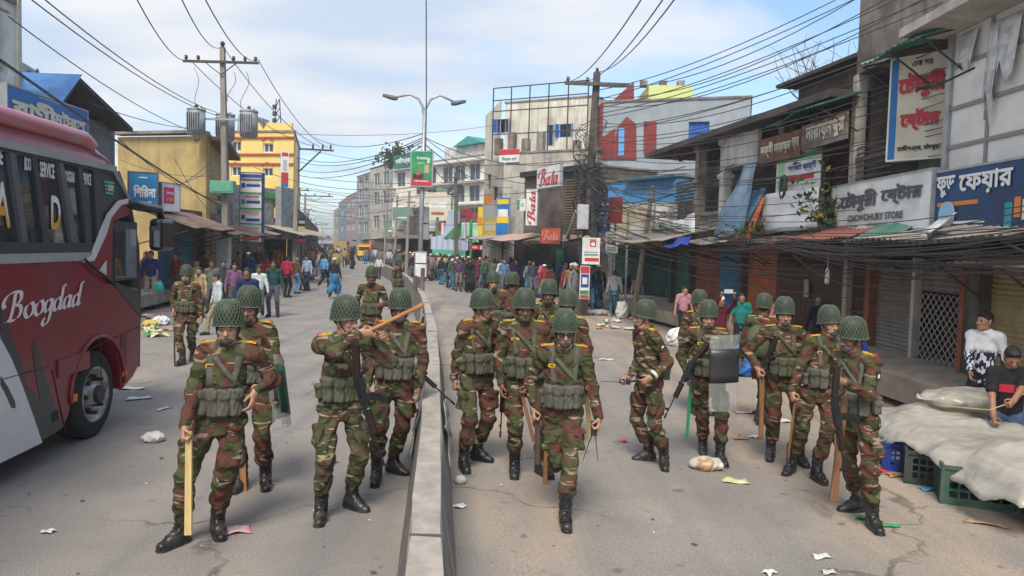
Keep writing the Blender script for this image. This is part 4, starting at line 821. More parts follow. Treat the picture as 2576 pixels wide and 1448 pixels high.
# ================================================================ ground
gb=MB()
ys=[-6,-2,0,2,3,4,5,6,7,8,9,10,12,14,16,18,20,23,26,30,34,38,44,50,58,70,90,120,170,240,340,480,700,1100,1700]; offs=[-900,-200,-60,-25,-14,-9,-6,-3,-1,0,.4,1,1.6,2.2,2.8,3.4,4,6,9,14,25,60,200,900]
gb.v=[(axis_x(min(y,340))+o,y,gz(axis_x(min(y,340))+o,y)) for y in ys for o in offs]; q=len(offs); gb.f=[(i*q+j,i*q+j+1,(i+1)*q+j+1,(i+1)*q+j) for i in range(len(ys)-1) for j in range(q-1)]; gb.m=[0]*len(gb.f)
def asphalt():
    m=bpy.data.materials.new('dusty_asphalt'); m.use_nodes=True; n=m.node_tree.nodes; l=m.node_tree.links; b=n['Principled BSDF']; b.inputs['Roughness'].default_value=.78; b.inputs['Specular IOR Level'].default_value=.35
    tc=n.new('ShaderNodeTexCoord')
    def noise(s,st=(1,1,1),d=6):
        mp=n.new('ShaderNodeMapping'); mp.inputs['Scale'].default_value=st; mp.inputs['Rotation'].default_value=(0,0,.1); l.new(tc.outputs['Object'],mp.inputs[0]); z=n.new('ShaderNodeTexNoise'); z.inputs['Scale'].default_value=s; z.inputs['Detail'].default_value=d; l.new(mp.outputs[0],z.inputs['Vector']); return z.outputs[0]
    def ramp(x,a,c,v0=0.,v1=1.):
        r=n.new('ShaderNodeMapRange'); r.inputs[1].default_value=a; r.inputs[2].default_value=c; r.inputs[3].default_value=v0; r.inputs[4].default_value=v1; l.new(x,r.inputs[0]); return r.outputs[0]
    def math_(op,x,y):
        k=n.new('ShaderNodeMath'); k.operation=op; k.use_clamp=op!='SUBTRACT'
        for i,q in enumerate((x,y)):
            if isinstance(q,(int,float)): k.inputs[i].default_value=q
            else: l.new(q,k.inputs[i])
        return k.outputs[0]
    def mix(f,a,c,bt='MIX'):
        x=n.new('ShaderNodeMix'); x.data_type='RGBA'; x.blend_type=bt
        if isinstance(f,float): x.inputs[0].default_value=f
        else: l.new(f,x.inputs[0])
        for i,q in ((6,a),(7,c)):
            if isinstance(q,tuple): x.inputs[i].default_value=(*q,1)
            else: l.new(q,x.inputs[i])
        return x.outputs[2]
    vo=n.new('ShaderNodeTexVoronoi'); vo.feature='DISTANCE_TO_EDGE'; vo.inputs['Scale'].default_value=.42; dz=n.new('ShaderNodeTexNoise'); dz.inputs['Scale'].default_value=2.2; dz.inputs['Detail'].default_value=8; l.new(tc.outputs['Object'],dz.inputs['Vector']); vm=n.new('ShaderNodeVectorMath'); vm.operation='MULTIPLY_ADD'; l.new(dz.outputs['Color'],vm.inputs[0]); vm.inputs[1].default_value=(.9,.9,.0); l.new(tc.outputs['Object'],vm.inputs[2]); l.new(vm.outputs[0],vo.inputs['Vector'])
    crack=math_('MULTIPLY',ramp(vo.outputs['Distance'],.004,.011,1.,0.),ramp(noise(.6),.47,.6,0,.75))
    grain=ramp(noise(75,d=3),.3,.7,.72,1.25); base=mix(ramp(noise(.9),.35,.65),(.245,.22,.196),(.31,.275,.24))
    at=n.new('ShaderNodeAttribute'); at.attribute_name='dust'
    dustn=math_('ADD',at.outputs['Fac'],ramp(noise(1.3,(1,.35,1)),.3,.7,-.45,.45)); dust=math_('MULTIPLY',ramp(dustn,.25,.85),.9)
    base=mix(dust,base,(.4,.315,.235)); trk=ramp(noise(.7,(2.6,.12,1)),.5,.68,0,.65); base=mix(trk,base,(.19,.18,.172))
    base=mix(ramp(noise(.45,(1,.6,1),9),.56,.64,0,.4),base,(.2,.185,.17)); base=mix(ramp(noise(5.5,(1,1,1),9),.66,.72,0,.7),base,(.12,.105,.095))
    base=mix(ramp(noise(3.2,(1,1,1),8),.62,.75,0,.5),base,(.19,.17,.15)); base=mix(crack,base,(.09,.08,.07)); x=n.new('ShaderNodeMix'); x.data_type='RGBA'; x.blend_type='MULTIPLY'; x.inputs[0].default_value=1
    l.new(base,x.inputs[6]); l.new(grain,x.inputs[7]); l.new(x.outputs[2],b.inputs['Base Color'])
    bn=n.new('ShaderNodeBump'); bn.inputs['Strength'].default_value=.5; bn.inputs['Distance'].default_value=.012; l.new(noise(60,d=4),bn.inputs['Height']); l.new(bn.outputs[0],b.inputs['Normal']); return m
me=gb.mesh('road',[asphalt()],True); at=me.attributes.new('dust','FLOAT','POINT')
def dustv(o): return max(math.exp(-((o+.5)/.35)**2)*.75,math.exp(-((o-.75)/.5)**2)*.85,sstep((o-2.6)/2.4)*.8,sstep((-o-5.2)/2.5)*.95)
at.data.foreach_set('value',[dustv(o) for y in ys for o in offs]); tag(link('road',me),kind='structure')
# kerbed pavements along both sides
def strip(name,o0,o1,h,m,yy,side):
    b=MB()
    b.grid(lambda i,j:(axis_x(yy[int(round(i*(len(yy)-1)))])+o0+(o1-o0)*j,yy[int(round(i*(len(yy)-1)))],gz(axis_x(yy[int(round(i*(len(yy)-1)))])+o0,yy[int(round(i*(len(yy)-1)))])+h),len(yy)-1,4,0,h+.2) if side>0 else b.grid(lambda i,j:(axis_x(yy[int(round((1-i)*(len(yy)-1)))])+o0+(o1-o0)*j,yy[int(round((1-i)*(len(yy)-1)))],h),len(yy)-1,4,0,h+.2)
    return tag(b.build(name,m),kind='structure')
PAVE=mat('dusty_pavement',(.42,.35,.28),.9,(.33,.275,.22),2.5,dirt=(.14,.12,.1),dscale=2,bump=.3,bscale=25)
strip('pavement',-12,-8.1,.16,PAVE,[6,9,12,15,18,21,24,27,30,34,40,46,54,64,80,110],1)
rp=[(2,6.35),(9,6.3),(11,6.1),(13.5,5.9),(16,5.85),(20,5.35),(25,4.35),(29,3.3),(34,2.2)]
b=MB(); b.grid(lambda i,j:(rp[int(round(i*8))][1]+2.5*j,rp[int(round(i*8))][0],-.03+.12*min(1,j*4)),8,3,0,.4); tag(b.build('pavement',PAVE),kind='structure')
# ================================================================ median divider
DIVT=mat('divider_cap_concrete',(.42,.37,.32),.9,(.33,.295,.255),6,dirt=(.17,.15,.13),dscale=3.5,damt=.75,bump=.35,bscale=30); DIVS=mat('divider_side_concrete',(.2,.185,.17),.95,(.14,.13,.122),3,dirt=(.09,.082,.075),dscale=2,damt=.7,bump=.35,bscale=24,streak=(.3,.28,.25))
yd=[2.2+.5*i for i in range(16)]+[10.2+1.2*i for i in range(38)]
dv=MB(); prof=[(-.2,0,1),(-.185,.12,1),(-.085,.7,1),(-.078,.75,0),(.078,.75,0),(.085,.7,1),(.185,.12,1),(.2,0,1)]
rj=RNG.normal(size=(len(yd),8,2))*.006
for i,y in enumerate(yd):
    for k,(o,z,_) in enumerate(prof): dv.v.append((axis_x(y)+o+rj[i,k,0]*(z>0),y,z*(1-.012*math.sin(y*1.7))+(rj[i,k,1] if z>0 else -.02)))
for i in range(len(yd)-1):
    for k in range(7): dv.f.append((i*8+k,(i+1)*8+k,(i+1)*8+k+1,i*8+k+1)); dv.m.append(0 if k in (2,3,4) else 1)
e=len(yd)-1; dv.f+=[tuple(range(7,-1,-1)),tuple(e*8+k for k in range(8))]; dv.m+=[1,1]; dv.f=[tuple(reversed(f)) for f in dv.f]
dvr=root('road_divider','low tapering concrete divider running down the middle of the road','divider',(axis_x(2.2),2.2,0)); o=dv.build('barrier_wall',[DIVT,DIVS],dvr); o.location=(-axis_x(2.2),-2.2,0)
for y in (3.62,6.95,9.6,12.4,15.5,18.6): MB().box(axis_x(y)-.081,axis_x(y)+.081,y-.006,y+.006,.745,.757).build("joint",mat("joint_dark",(.1,.09,.08),.95),dvr).location=(-axis_x(2.2),-2.2,0)
# torn posters and trash on the divider flanks
PAPER=mat('dirty_paper',(.5,.48,.45),.9,(.3,.28,.26),9,dirt=(.15,.14,.13),dscale=8); BAGW=mat('white_plastic_bag',(.72,.71,.68),.45,(.6,.58,.55),8)
def rag(label,side,y,z,w,h,m,cat='poster',nm='torn_poster',group=None):
    b=MB(); s=random.uniform(0,9); sl=.1/.58
    def f(i,j):
        yy=y+(i-.5)*w*(1+.3*math.sin(j*5+s)); zz_=z+(j-.5)*h*(1+.25*math.sin(i*6+s)); zz_=max(.03,min(.7,zz_)); o=.085+(.7-zz_)*sl+.012+.03*(.5+.5*math.sin(i*7+s)*math.cos(j*6+s)); return (axis_x(yy)+side*o,yy,zz_)
    b.grid((lambda i,j:f(i,j)) if side<0 else (lambda i,j:f(1-i,j)),9,7,0,.004); tag(b.build(nm,m,smooth=True),label,cat,group)
for lab,s,y,z,w,h in (('torn grey poster hanging off the divider flank near the marching soldiers',1,6.7,.5,.9,.3),('crumpled paper stuck low on the divider beside the pale stick soldier\'s leg',1,7.9,.42,.8,.34),('dirty torn poster on the road side of the divider behind the hanging hands',-1,7.4,.36,.9,.35),('grey paper scraps pasted along the far divider flank',-1,11.5,.5,1.8,.36),('peeling poster near the divider\'s lamp end',-1,17.,.45,2.2,.4)): rag(lab,s,y,z,w,h,PAPER)
# ================================================================ bus
bp=Plane((-4.28,5.5),(-4.6,9.3)); MAROON=mat('maroon_bus_paint',(.22,.012,.028),.28,(.19,.011,.024),1.5,dirt=(.2,.13,.11),dscale=1.5,damt=.25,spec=.5); BWHITE=mat('white_bus_paint',(.7,.7,.7),.3,(.62,.62,.62),2,dirt=(.35,.32,.28),dscale=1.5,damt=.35); PINKR=mat('faded_pink_roof_paint',(.50,.17,.2),.35,(.44,.14,.17),2,dirt=(.5,.4,.38),dscale=1.5,damt=.4); BGREY=mat('bus_charcoal_paint',(.045,.05,.05),.35); BTRIM=mat('bus_grey_trim',(.36,.36,.37),.4,(.3,.3,.3),4); BFRAME=mat('bus_window_frame',(.05,.05,.05),.5)
def tinted():
    m=bpy.data.materials.new('tinted_bus_glass'); m.use_nodes=True; b=m.node_tree.nodes['Principled BSDF']; b.inputs['Base Color'].default_value=(.045,.05,.05,1); b.inputs['Roughness'].default_value=.03; b.inputs['Specular IOR Level'].default_value=1.; b.inputs['Alpha'].default_value=.93; return m
TINT=tinted()
bus=proot('bus','large maroon and white coach with pink roof edge, driving away at the roadside','bus',bp)
xf,zt_=bp(352,700)[0],bp(286,425)[1]; xw,zw=bp(235,1000)[0]+.12,.47; ZS=bp(100,650)[1]; XR=-7.2
ar=.60; zs0=bp(4,1172)[1]; poly=[(XR,zs0),(bp(165,1072)[0]-.02,bp(165,1072)[1])]
for i in range(19):
    a=math.pi*(1-i/18)+0; a=math.pi-i*math.pi/18; poly.append((xw+ar*math.cos(a),max(.38,zw+.02+ar*math.sin(a)) if 0<i<18 else .4))
poly+=[(xf-.18,.5),(xf,.62),(xf+.03,1.5),(bp(350,725)[0],bp(350,725)[1]),(bp(272,712)[0],bp(272,712)[1]),(bp(240,650)[0],ZS),(XR,ZS)]
MB().prism(poly,0,2.42).build('lower_body',MAROON,bus,bevel=.03)
MB().box(XR,xf-.3,.3,2.2,.3,.5).build('chassis',RUB,bus)
# wheel-arch lip
b=MB(); b.tube([(xw+ar*1.03*math.cos(math.pi-i*math.pi/18),-.01,max(.4,zw+.02+ar*1.03*math.sin(math.pi-i*math.pi/18))) for i in range(19)],.02,8); b.build('wheel_arch',MAROON,bus,True)
MB().box(xw-.62,xw+.62,.42,.45,.3,1.2).build('wheel_well',DARK,bus)
# swooshes painted as thin skins
def skin(name,pts,m,d): MB().prism([bp(u,v) for u,v in pts][::-1],-d,-.0005).build(name,m,bus)
xl=bp(0,800)[0]
wl=[bp(0,845),bp(30,905),bp(62,985),bp(90,1060),bp(106,1112)]
MB().prism([(XR,zs0+.02),(bp(100,1118)[0],bp(100,1116)[1])]+wl[::-1]+[(wl[0][0]-.5,1.75),(XR,1.9)],-.003,-.0005).build('white_panel',BWHITE,bus)
skin('charcoal_swoosh',[(0,770),(22,830),(48,900),(62,960),(100,1010),(92,960),(80,870),(85,855),(118,960),(140,1030),(158,1072),(150,1080),(104,1108),(85,1050),(56,970),(28,900),(0,850)],BGREY,.005)
skin('charcoal_swoosh',[(0,945),(20,975),(36,1010),(38,1026),(28,1026),(12,990),(0,968)],BGREY,.006)
# panel seams, handles, lamps
b=MB()
for s in ([(135,925),(262,860)],[(262,860),(352,820)],[(130,930),(165,1090)],[(252,855),(255,1020)],[(0,955),(120,922)]): b.tube([(bp(*q)[0],-.003,bp(*q)[1]) for q in s],.005,4)
b.build('panel_seam',mat('seam_dark',(.05,.01,.015),.6),bus)
def bxp(name,u0,v0,u1,v1,m,d=.02,y=.0): (x0,z1),(x1,z0)=bp(u0,v0),bp(u1,v1); return MB().box(min(x0,x1),max(x0,x1),y-d,y,min(z0,z1),max(z0,z1)).build(name,m,bus,bevel=.006)
bxp('flap_handle',143,905,222,925,MAROON,.02); bxp('side_lamp',178,994,191,1008,SORANGE,.02); bxp('side_lamp',307,935,317,944,SORANGE,.02); bxp('fuel_cap',129,1036,144,1056,RUB,.012); bxp('step_recess',303,845,318,915,mat('maroon_dark',(.12,.008,.016),.4),.006)
# lower white rail + front face
MB().box(XR,bp(240,650)[0]+.02,-.015,.02,ZS-.035,ZS+.05).build('waist_rail',BTRIM,bus)
zr=zt_+.02
up_=[(XR,ZS+.05),(bp(240,645)[0],ZS+.05),bp(268,600),bp(300,500),(bp(288,430)[0],zr),(XR,zr)]
MB().prism(up_,.10,2.3).build('interior_dark',DARK,bus)
f=MB(); ZB=ZS+.05; ZT=zr-.06
f.box(XR,bp(252,640)[0],0,.08,ZB,ZB+.1); f.box(XR,bp(286,430)[0],0,.08,ZT-.02,ZT+.03)
def pil(m,a,c,d,e,y0,y1,nm): return MB().prism([(bp(a,640)[0],ZB+.1),(bp(c,640)[0],ZB+.1),(bp(e,440)[0],ZT-.02),(bp(d,440)[0],ZT-.02)],y0,y1).build(nm,m,bus)
divs=[-6.4,-5.6,-4.7,-3.8,-2.9,-2.0,-1.1]
for x in divs: f.box(x-.04,x+.04,0,.08,ZB+.1,ZT-.02)
f.build('window_frame',BFRAME,bus)
# window panes: bottom/top corners in photo pixels (slightly raked)
edges=[(-60,-60),(62,52),(98,75),(160,130),(182,158),(222,200),(236,210),(258,240)]
for q in ((55,70,22,38),(179,196,147,158)): pil(mat('bus_pillar_grey',(.11,.115,.12),.4),*q,-.008,.05,'window_pillar')
for q in ((110,126,82,93),(217,231,197,208),(246,262,236,246)): pil(BFRAME,*q,.0,.06,'window_pillar')
for a,c,d,e in ((-110,58,-110,26),(68,113,36,84),(124,182,91,149),(194,220,156,199),(229,250,206,240)): pil(TINT,a,c,d,e,.03,.045,'pane')
for x0,x1 in zip(divs[:-1],divs[1:]): MB().box(x0+.04,x1-.04,.03,.045,ZB+.1,ZT-.02).build('pane',TINT,bus)
SEAT=mat('bus_seat_red',(.2,.015,.02),.8)
MB().prism([bp(70,635),bp(96,635),bp(88,560),bp(62,560)],.035,.09).build('seat_back',SEAT,bus)
# quarter panel ahead of the last window, A pillar sweep, driver's window
MB().prism([bp(250,640),bp(268,560),bp(318,498),bp(290,432),bp(244,420),bp(252,520)],.02,.09).build('quarter_panel',BGREY,bus)
MB().prism([(bp(205,662)[0],bp(205,662)[1]),bp(240,640),bp(272,560),bp(285,520),bp(310,498),bp(326,505),bp(322,540),bp(280,556),bp(276,712),bp(262,695),bp(238,672)],-.02,.05).build('front_pillar',MAROON,bus,bevel=.01)
skin('white_sweep',[(204,660),(232,655),(262,590),(276,545),(300,515),(324,510),(318,499),(296,504),(268,538),(250,580),(228,640)],BWHITE,.024)
MB().box(bp(278,560)[0],bp(345,560)[0],.0,.06,bp(300,706)[1],bp(300,556)[1]).build('driver_window_frame',BFRAME,bus)
MB().box(bp(286,560)[0],bp(312,560)[0],-.012,.03,bp(300,700)[1],bp(300,575)[1]).build('driver_window',TINT,bus); MB().box(bp(315,560)[0],bp(340,560)[0],-.012,.03,bp(300,700)[1],bp(300,575)[1]).build('driver_window',mat('clear_glass',(.2,.24,.26),.1,(.12,.16,.18),3),bus)
skin('charcoal_corner',[(262,700),(350,732),(354,800),(330,770),(285,715)],BGREY,.006)
skin('white_flame',[(245,680),(262,655),(262,692)],BWHITE,.026)
MB().tube([(bp(204,652)[0],-.04,bp(204,652)[1]),(bp(240,685)[0],-.045,bp(240,685)[1]),(bp(282,716)[0],-.03,bp(282,716)[1])],.014,6).build('grab_bar',RUB,bus)
# front end and roof
fr=MB(); pr=[(.6,0),(1.6,.03),(2.1,-.02),(2.6,-.25),(2.95,-.55)]
fr.grid(lambda i,j:(xf+pr[int(round(j*4))][1]+.25*math.sin(math.pi*i),2.42*i,pr[int(round(j*4))][0]),8,4,0,.05); fr.build('front_panel',BGREY,bus,True)
RZ=bp(0,285)[1]
rb=MB(); secs=[(XR,0),(bp(230,390)[0],0),(bp(262,400)[0],-.04),(bp(290,428)[0],-.3)]
rb.grid(lambda i,j:(secs[int(round(i*3))][0],[.0,.02,.12,.5,1.21,1.9,2.3,2.4,2.42][int(round(j*8))],max(zr,secs[int(round(i*3))][1]+[zr,RZ-.08,RZ-.0,RZ+.04,RZ+.06,RZ+.04,RZ-.0,RZ-.08,zr][int(round(j*8))])),3,8); rb.build('roof',PINKR,bus,True)
zq=RZ-.01; rr=MB(); xr=bp(232,388)[0]; rr.tube([(XR,-.01,zq),(xr-.2,-.01,zq),(xr,.02,zq-.04),(xr+.1,.1,zq-.12)],[.075,.075,.07,.04],12); rr.build('roof_rail',PINKR,bus,True)
MB().box(XR,bp(290,432)[0],-.02,.06,zr-.05,zr+.015).build('rain_gutter',BTRIM,bus)
MB().tube([(bp(238,382)[0],.0,bp(238,382)[1]),(bp(272,400)[0],.02,bp(272,400)[1]),(bp(292,440)[0],0,bp(292,440)[1]),(bp(322,500)[0],-.02,bp(322,500)[1])],.016,8).build('corner_trim',BTRIM,bus)
# wheel

def mk_wheel(x):
    t=MB(); n=40; pr=[(.30,.0),(.42,-.0),(.47,.03),(.48,.09),(.48,.2),(.47,.26),(.42,.29),(.3,.28)]
    t.grid(lambda i,j:(x+pr[int(round(j*7))][0]*math.cos(2*math.pi*i),.03+pr[int(round(j*7))][1],zw+pr[int(round(j*7))][0]*math.sin(2*math.pi*i)),n,7); w=t.build('wheel',RUB,bus,True)
    r=MB(); pr2=[(.31,.01),(.295,-.01),(.27,.03),(.24,.09),(.16,.11),(.12,.06),(.11,-.01),(.0,-.02)]
    r.grid(lambda i,j:(x+pr2[int(round(j*7))][0]*math.cos(2*math.pi*i),.03+pr2[int(round(j*7))][1],zw+pr2[int(round(j*7))][0]*math.sin(2*math.pi*i)),n,7); r.build('rim',mat('wheel_steel',(.5,.5,.5),.4,(.22,.21,.2),9,metal=.5),w,True)
    c=MB()
    for k in range(8): a=2*math.pi*k/8; c.tube([(x+.2*math.cos(a),.02,zw+.2*math.sin(a)),(x+.2*math.cos(a),.13,zw+.2*math.sin(a))],.022,8)
    c.tube([(x,-.03,zw),(x,.1,zw)],[.09,.11],16); c.build('hub',mat('hub_black',(.03,.03,.03),.5),w)
mk_wheel(xw); mk_wheel(xw-5.4)
# mirror on its arm
MB().tube([(bp(318,512)[0],.0,bp(318,512)[1]),(bp(345,520)[0],-.05,bp(345,520)[1]),(bp(378,525)[0],-.1,bp(378,525)[1]),(bp(388,555)[0],-.1,bp(388,560)[1])],[.05,.06,.055,.045],8).build('mirror_arm',mat('black_plastic',(.015,.015,.016),.3),bus,True)
(mx0,mz1),(mx1,mz0)=bp(364,548),bp(398,630); mr=MB().box(mx0,mx1+.04,-.2,-.04,mz0,mz1).build('mirror_housing',MATS['black_plastic'],bus,bevel=.05); MB().box(mx0-.012,mx0-.002,-.185,-.06,mz0+.05,mz1-.1).build('mirror_glass',mat('mirror_glass',(.5,.55,.6),.05,metal=1),mr)
lt=lambda me,u,v,y,rot=0.: link('lettering',me,bus,MX.Translation((bp(u,v)[0],y,bp(u,v)[1]))@MX.Rotation(R_(rot),4,'Y'))
(x0,z0_),(x1,z1_)=bp(24,770),bp(220,770); lt(script('Boogdad',x1-x0,.36,mat('pale_pink_white',(.78,.66,.66),.4),nib=(.1,.05)),118,768,-.005,-2)
OY=mat('letter_amber',(.7,.36,.04),.5)
def two(ch,u,v,w,h):
    x,z=bp(u,v); me=text_me(ch,w,h,WHTC,.03); o=link('lettering',me,bus,MX.Translation((x,.02,z))); me.materials.append(OY)
    for p in me.polygons:
        if sum(me.vertices[i].co.z for i in p.vertices)/len(p.vertices)<-.02: p.material_index=1
two('A',12,515,.2,.36); two('D',146,535,.16,.3)
for s,u,v,w,h in (('CE',4,392,.09,.13),('SERVICE',124,428,.25,.13),('BOO',75,412,.1,.11),('BOOGDAD',180,444,.19,.1),('SERVICE',223,450,.18,.11)): lt(text_me(s,w,h,WHTC,.04),u,v,.02)
x,z=bp(278,470); b=MB()
for k in range(4): b.box(x-.12+.01*k,x+.12-.01*k,.008,.016,z+.05-.04*k-.012,z+.05-.04*k+.012)
b.build('emblem',mat('emblem_green',(.1,.45,.3),.5),bus); lettering(bus,'GM',x,z-.01,.12,.07,WHTC,.0,.03)
# ================================================================ right side: tall stained corner building
f0=Plane((6.86,15.2),(6.86,2.0))
def F(u,v,o=0.): return f0(u,v,o)
T=proot('corner_building','tall stained concrete corner building with white hoarding and rolled shutters','building',f0)
b=MB(); wall(b,0,13.2,5.86,11.5,[],.2); b.add([(0,0,5.86),(0,8,5.86),(0,8,11.5),(0,0,11.5)],[(3,2,1,0)]); b.add([(0,8,5.86),(13.2,8,5.86),(13.2,8,11.5),(0,8,11.5)],[(3,2,1,0)]); b.add([(0,0,5.86),(13.2,0,5.86),(13.2,8,5.86),(0,8,5.86)],[(3,2,1,0)]); b.build('upper_wall',CONC,T)
b=MB(); wall(b,0,13.2,-.2,5.86,[],.2,y=2.0); b.box(0,.12,.3,8,-.2,5.86); b.build('back_wall',BROWNW,T)
MB().box(0,13.2,.05,2,2.55,2.75).build('floor_slab',CONC,T)
xw0=F(2388,400)[0]; b=MB(); b.box(xw0,13.2,.0,.15,2.75,5.8); b.build('white_wall',mat('hoarding_white',(.86,.84,.8),.8,(.78,.75,.7),1.5,dirt=(.5,.46,.4),dscale=1.1,damt=.5),T)
b=MB(); b.box(xw0-.12,xw0,-.06,.15,2.75,5.8); b.build('steel_post',STEEL,T)
b=MB(); b.box(xw0-.3,13.2,-.75,0,5.72,5.86); b.build('canopy_slab',CONCL,T)
b=MB()
for zz_ in (3.95,4.55,5.2): b.box(xw0,13.2,-.03,0,zz_-.03,zz_+.03)
for k in range(9): b.box(xw0+.9+1.0*k,xw0+.95+1.0*k,-.035,0,2.8,5.7)
b.build('hoarding_frame',mat('grey_timber',(.3,.28,.26),.8),T)
# torn sheets hanging off the hoarding
for lab,u,w,z0,z1 in (('torn white sheet hanging at the top left of the hoarding',2440,.5,5.0,5.65),('torn silver strip hanging down the middle of the hoarding',2510,.3,4.1,5.6),('ragged white sheet at the hoarding\'s outer end',2545,.5,4.6,5.6)):
    x=F(u,150)[0]; s=random.uniform(0,6); b=MB(); b.grid(lambda i,j:(x+(i-.5)*w*(1-.5*j*(.5+.5*math.sin(i*9+s))),-.05-.1*j*abs(math.sin(i*5+s)),z1-(z1-z0)*j*(.6+.4*math.sin(i*8+s)**2)),9,9,0,.003); rt_=b.build('torn_sheet',mat('torn_white_vinyl',(.68,.68,.68),.4,(.4,.4,.4),5),smooth=True); rt_.location=f0.loc(); rt_.rotation_euler=(0,0,f0.rz); tag(rt_,lab,'torn sheet')
xc=F(2143,300)[0]; MB().box(xc-.0+.02,xc+.2,-.02,.2,.0,5.86).build('corner_column',CONCL,T)
x2=F(2165,300)[0]; MB().box(x2,F(2245,300)[0],1.2,1.25,2.75,4.6).build('green_door',mat('faded_green_paint',(.17,.22,.18),.8,(.1,.13,.11),3),T)
b=MB(); xa,xb=F(2150,340)[0],F(2240,340)[0]
for k in range(14): b.box(xa,xb,.04,.07,2.8+.12*k,2.83+.12*k)
b.box(xa,xb,.02,.08,4.1,4.18); b.build('balcony_railing',mat('dull_brown_rail',(.12,.1,.085),.8),T)
# ground floor
def xs(u): return F(u,760)[0]
gz0=.2
shutter(T,xs(2190),xs(2290),gz0,2.15,SHUTG); MB().box(xs(2290),xs(2298),.0,.14,gz0,2.2).build('shutter_rail',CONCL,T); MB().box(xs(2178),xs(2189),-.03,.14,0,2.3).build('door_post',REDO,T); MB().box(xs(2421),xs(2433),-.05,.14,-.1,2.3).build('door_post',REDO,T)
shutter(T,xs(2298),xs(2420),1.65,2.15,SHUTG,name='half_shutter')
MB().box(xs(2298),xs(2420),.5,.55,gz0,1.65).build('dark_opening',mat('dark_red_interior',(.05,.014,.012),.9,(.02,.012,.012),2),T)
g_=MB(); a0,a1=xs(2299),xs(2418); W_=a1-a0
def dia(b,x0,x1,z0,z1,st,r,y):
    H=z1-z0; k=-H
    while k<(x1-x0):
        for sgn in (1,-1):
            p=[]; 
            xa_,xb_=(x0+k,x0+k+H); za,zb=(z0,z1) if sgn>0 else (z1,z0)
            t0=max(0,(x0-xa_)/H); t1=min(1,(x1-xa_)/H)
            if t1>t0: b.tube([(xa_+H*t0,y-.004*sgn,za+(zb-za)*t0),(xa_+H*t1,y-.004*sgn,za+(zb-za)*t1)],r,4,cap=False)
        k+=st
dia(g_,a0,a1,gz0,1.62,.16,.008,.1); g_.build('diamond_grille',mat('pale_grille_paint',(.42,.4,.37),.6),T)
MB().box(xs(2225),xs(2432),-.12,.1,-.02,.2).build('threshold',mat('red_threshold',(.33,.11,.055),.8,(.25,.09,.05),3),T)
b=MB()
for k in range(8): b.box(xs(2190)+k*.4,xs(2190)+k*.4+.38,-.2,-.13,-.2,-.02)
b.build('tiled_step',mat('pale_tile',(.5,.42,.36),.6,(.4,.34,.3),5),T)
MB().box(xs(2433),xs(2470),-.04,.4,-.2,2.5).build('pier',mat('dark_pier',(.1,.085,.07),.9,(.06,.052,.045),4,streak=(.2,.18,.15)),T)
shutter(T,xs(2472),xs(2472)+3.2,.0,2.15,SHUTY); MB().box(xs(2190),13.2,.15,.3,2.15,2.6).build('lintel',DARK,T)
# collapsible gate between the posts
xg0=.15; G_=MB(); n=9
for k in range(n):
    x=xg0+(xs(2178)-xg0)*(k+.5)/n; G_.box(x-.02,x+.02,.06,.1,.05,2.35)
for z in (.3,1.1,1.9): G_.box(xg0,xs(2178),.03,.06,z-.02,z+.02)
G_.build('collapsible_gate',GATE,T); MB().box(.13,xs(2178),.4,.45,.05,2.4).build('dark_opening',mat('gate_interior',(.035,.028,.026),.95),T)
# ---------------------------------------------------------------- old veranda building along the bend
v0=Plane((5.05,25.9),(6.86,15.2)); VB=proot('old_veranda_building','old two storey veranda building with peeling pillars and row of shuttered shops','building',v0)
def Q(u,v,o=0.): return v0(u,v,o)
W=v0.W
b=MB(); wall(b,0,W,2.5,5.3,[],.2,y=1.4); b.box(0,.2,1.4,7,0,5.5); b.build('back_wall',BROWNW,VB)
MB().box(-.3,W-.05,-.5,7,5.42,5.58).build('roof_slab',mat('dark_roof_slab',(.07,.06,.055),.95,(.12,.1,.085),2),VB)
b=MB(); b.box(Q(1960,250)[0],W-.1,.5,6,5.58,6.25); b.build('roof_hut',BROWNW,VB); MB().box(Q(1950,250)[0],W,.0,6.3,6.25,6.33).build('hut_roof',mat('dark_tin',(.06,.055,.05),.9,(.1,.085,.07),3),VB)
MB().box(0,W,0,1.4,2.55,2.72).build('veranda_floor',CONC,VB)
for u in (1752,1815,1960,2040): x=Q(u,450)[0]; p_=MB(); p_.box(x-.13,x+.13,.0,.26,2.72,5.42).box(x-.19,x+.19,-.05,.3,4.3,4.42).box(x-.19,x+.19,-.05,.3,5.25,5.42).box(x-.18,x+.18,-.04,.3,2.72,2.95); p_.build('pillar',WHITEW if u==1815 else mat('peeling_plaster',(.36,.3,.25),.9,(.2,.13,.1),3,dirt=(.5,.47,.42),dscale=2,damt=.6),VB)
b=MB(); xa,xb=Q(1755,600)[0],Q(1960,600)[0]
k=xa
while k<xb: b.tube([(k,.1,2.75),(k,.1,2.9),(k,.1,3.05),(k,.1,3.3)],[.03,.06,.06,.03],6); k+=.16
b.box(xa,xb,.03,.17,3.3,3.4); b.build('balustrade',mat('old_stone_rail',(.3,.27,.23),.9,(.18,.16,.14),4),VB)
MB().box(Q(1820,400)[0],Q(1905,400)[0],.0,.1,4.55,5.4).build('whitewashed_panel',WHITEW,VB)
b=MB(); xa,xb=Q(1690,560)[0]-.4,Q(1745,560)[0]
for k in range(16): b.box(xa,xb,.25,.3,2.8+.11*k,2.87+.11*k)
b.build('slatted_screen',mat('grey_brown_slats',(.2,.17,.14),.9,(.12,.1,.085),4),VB)
b=MB()
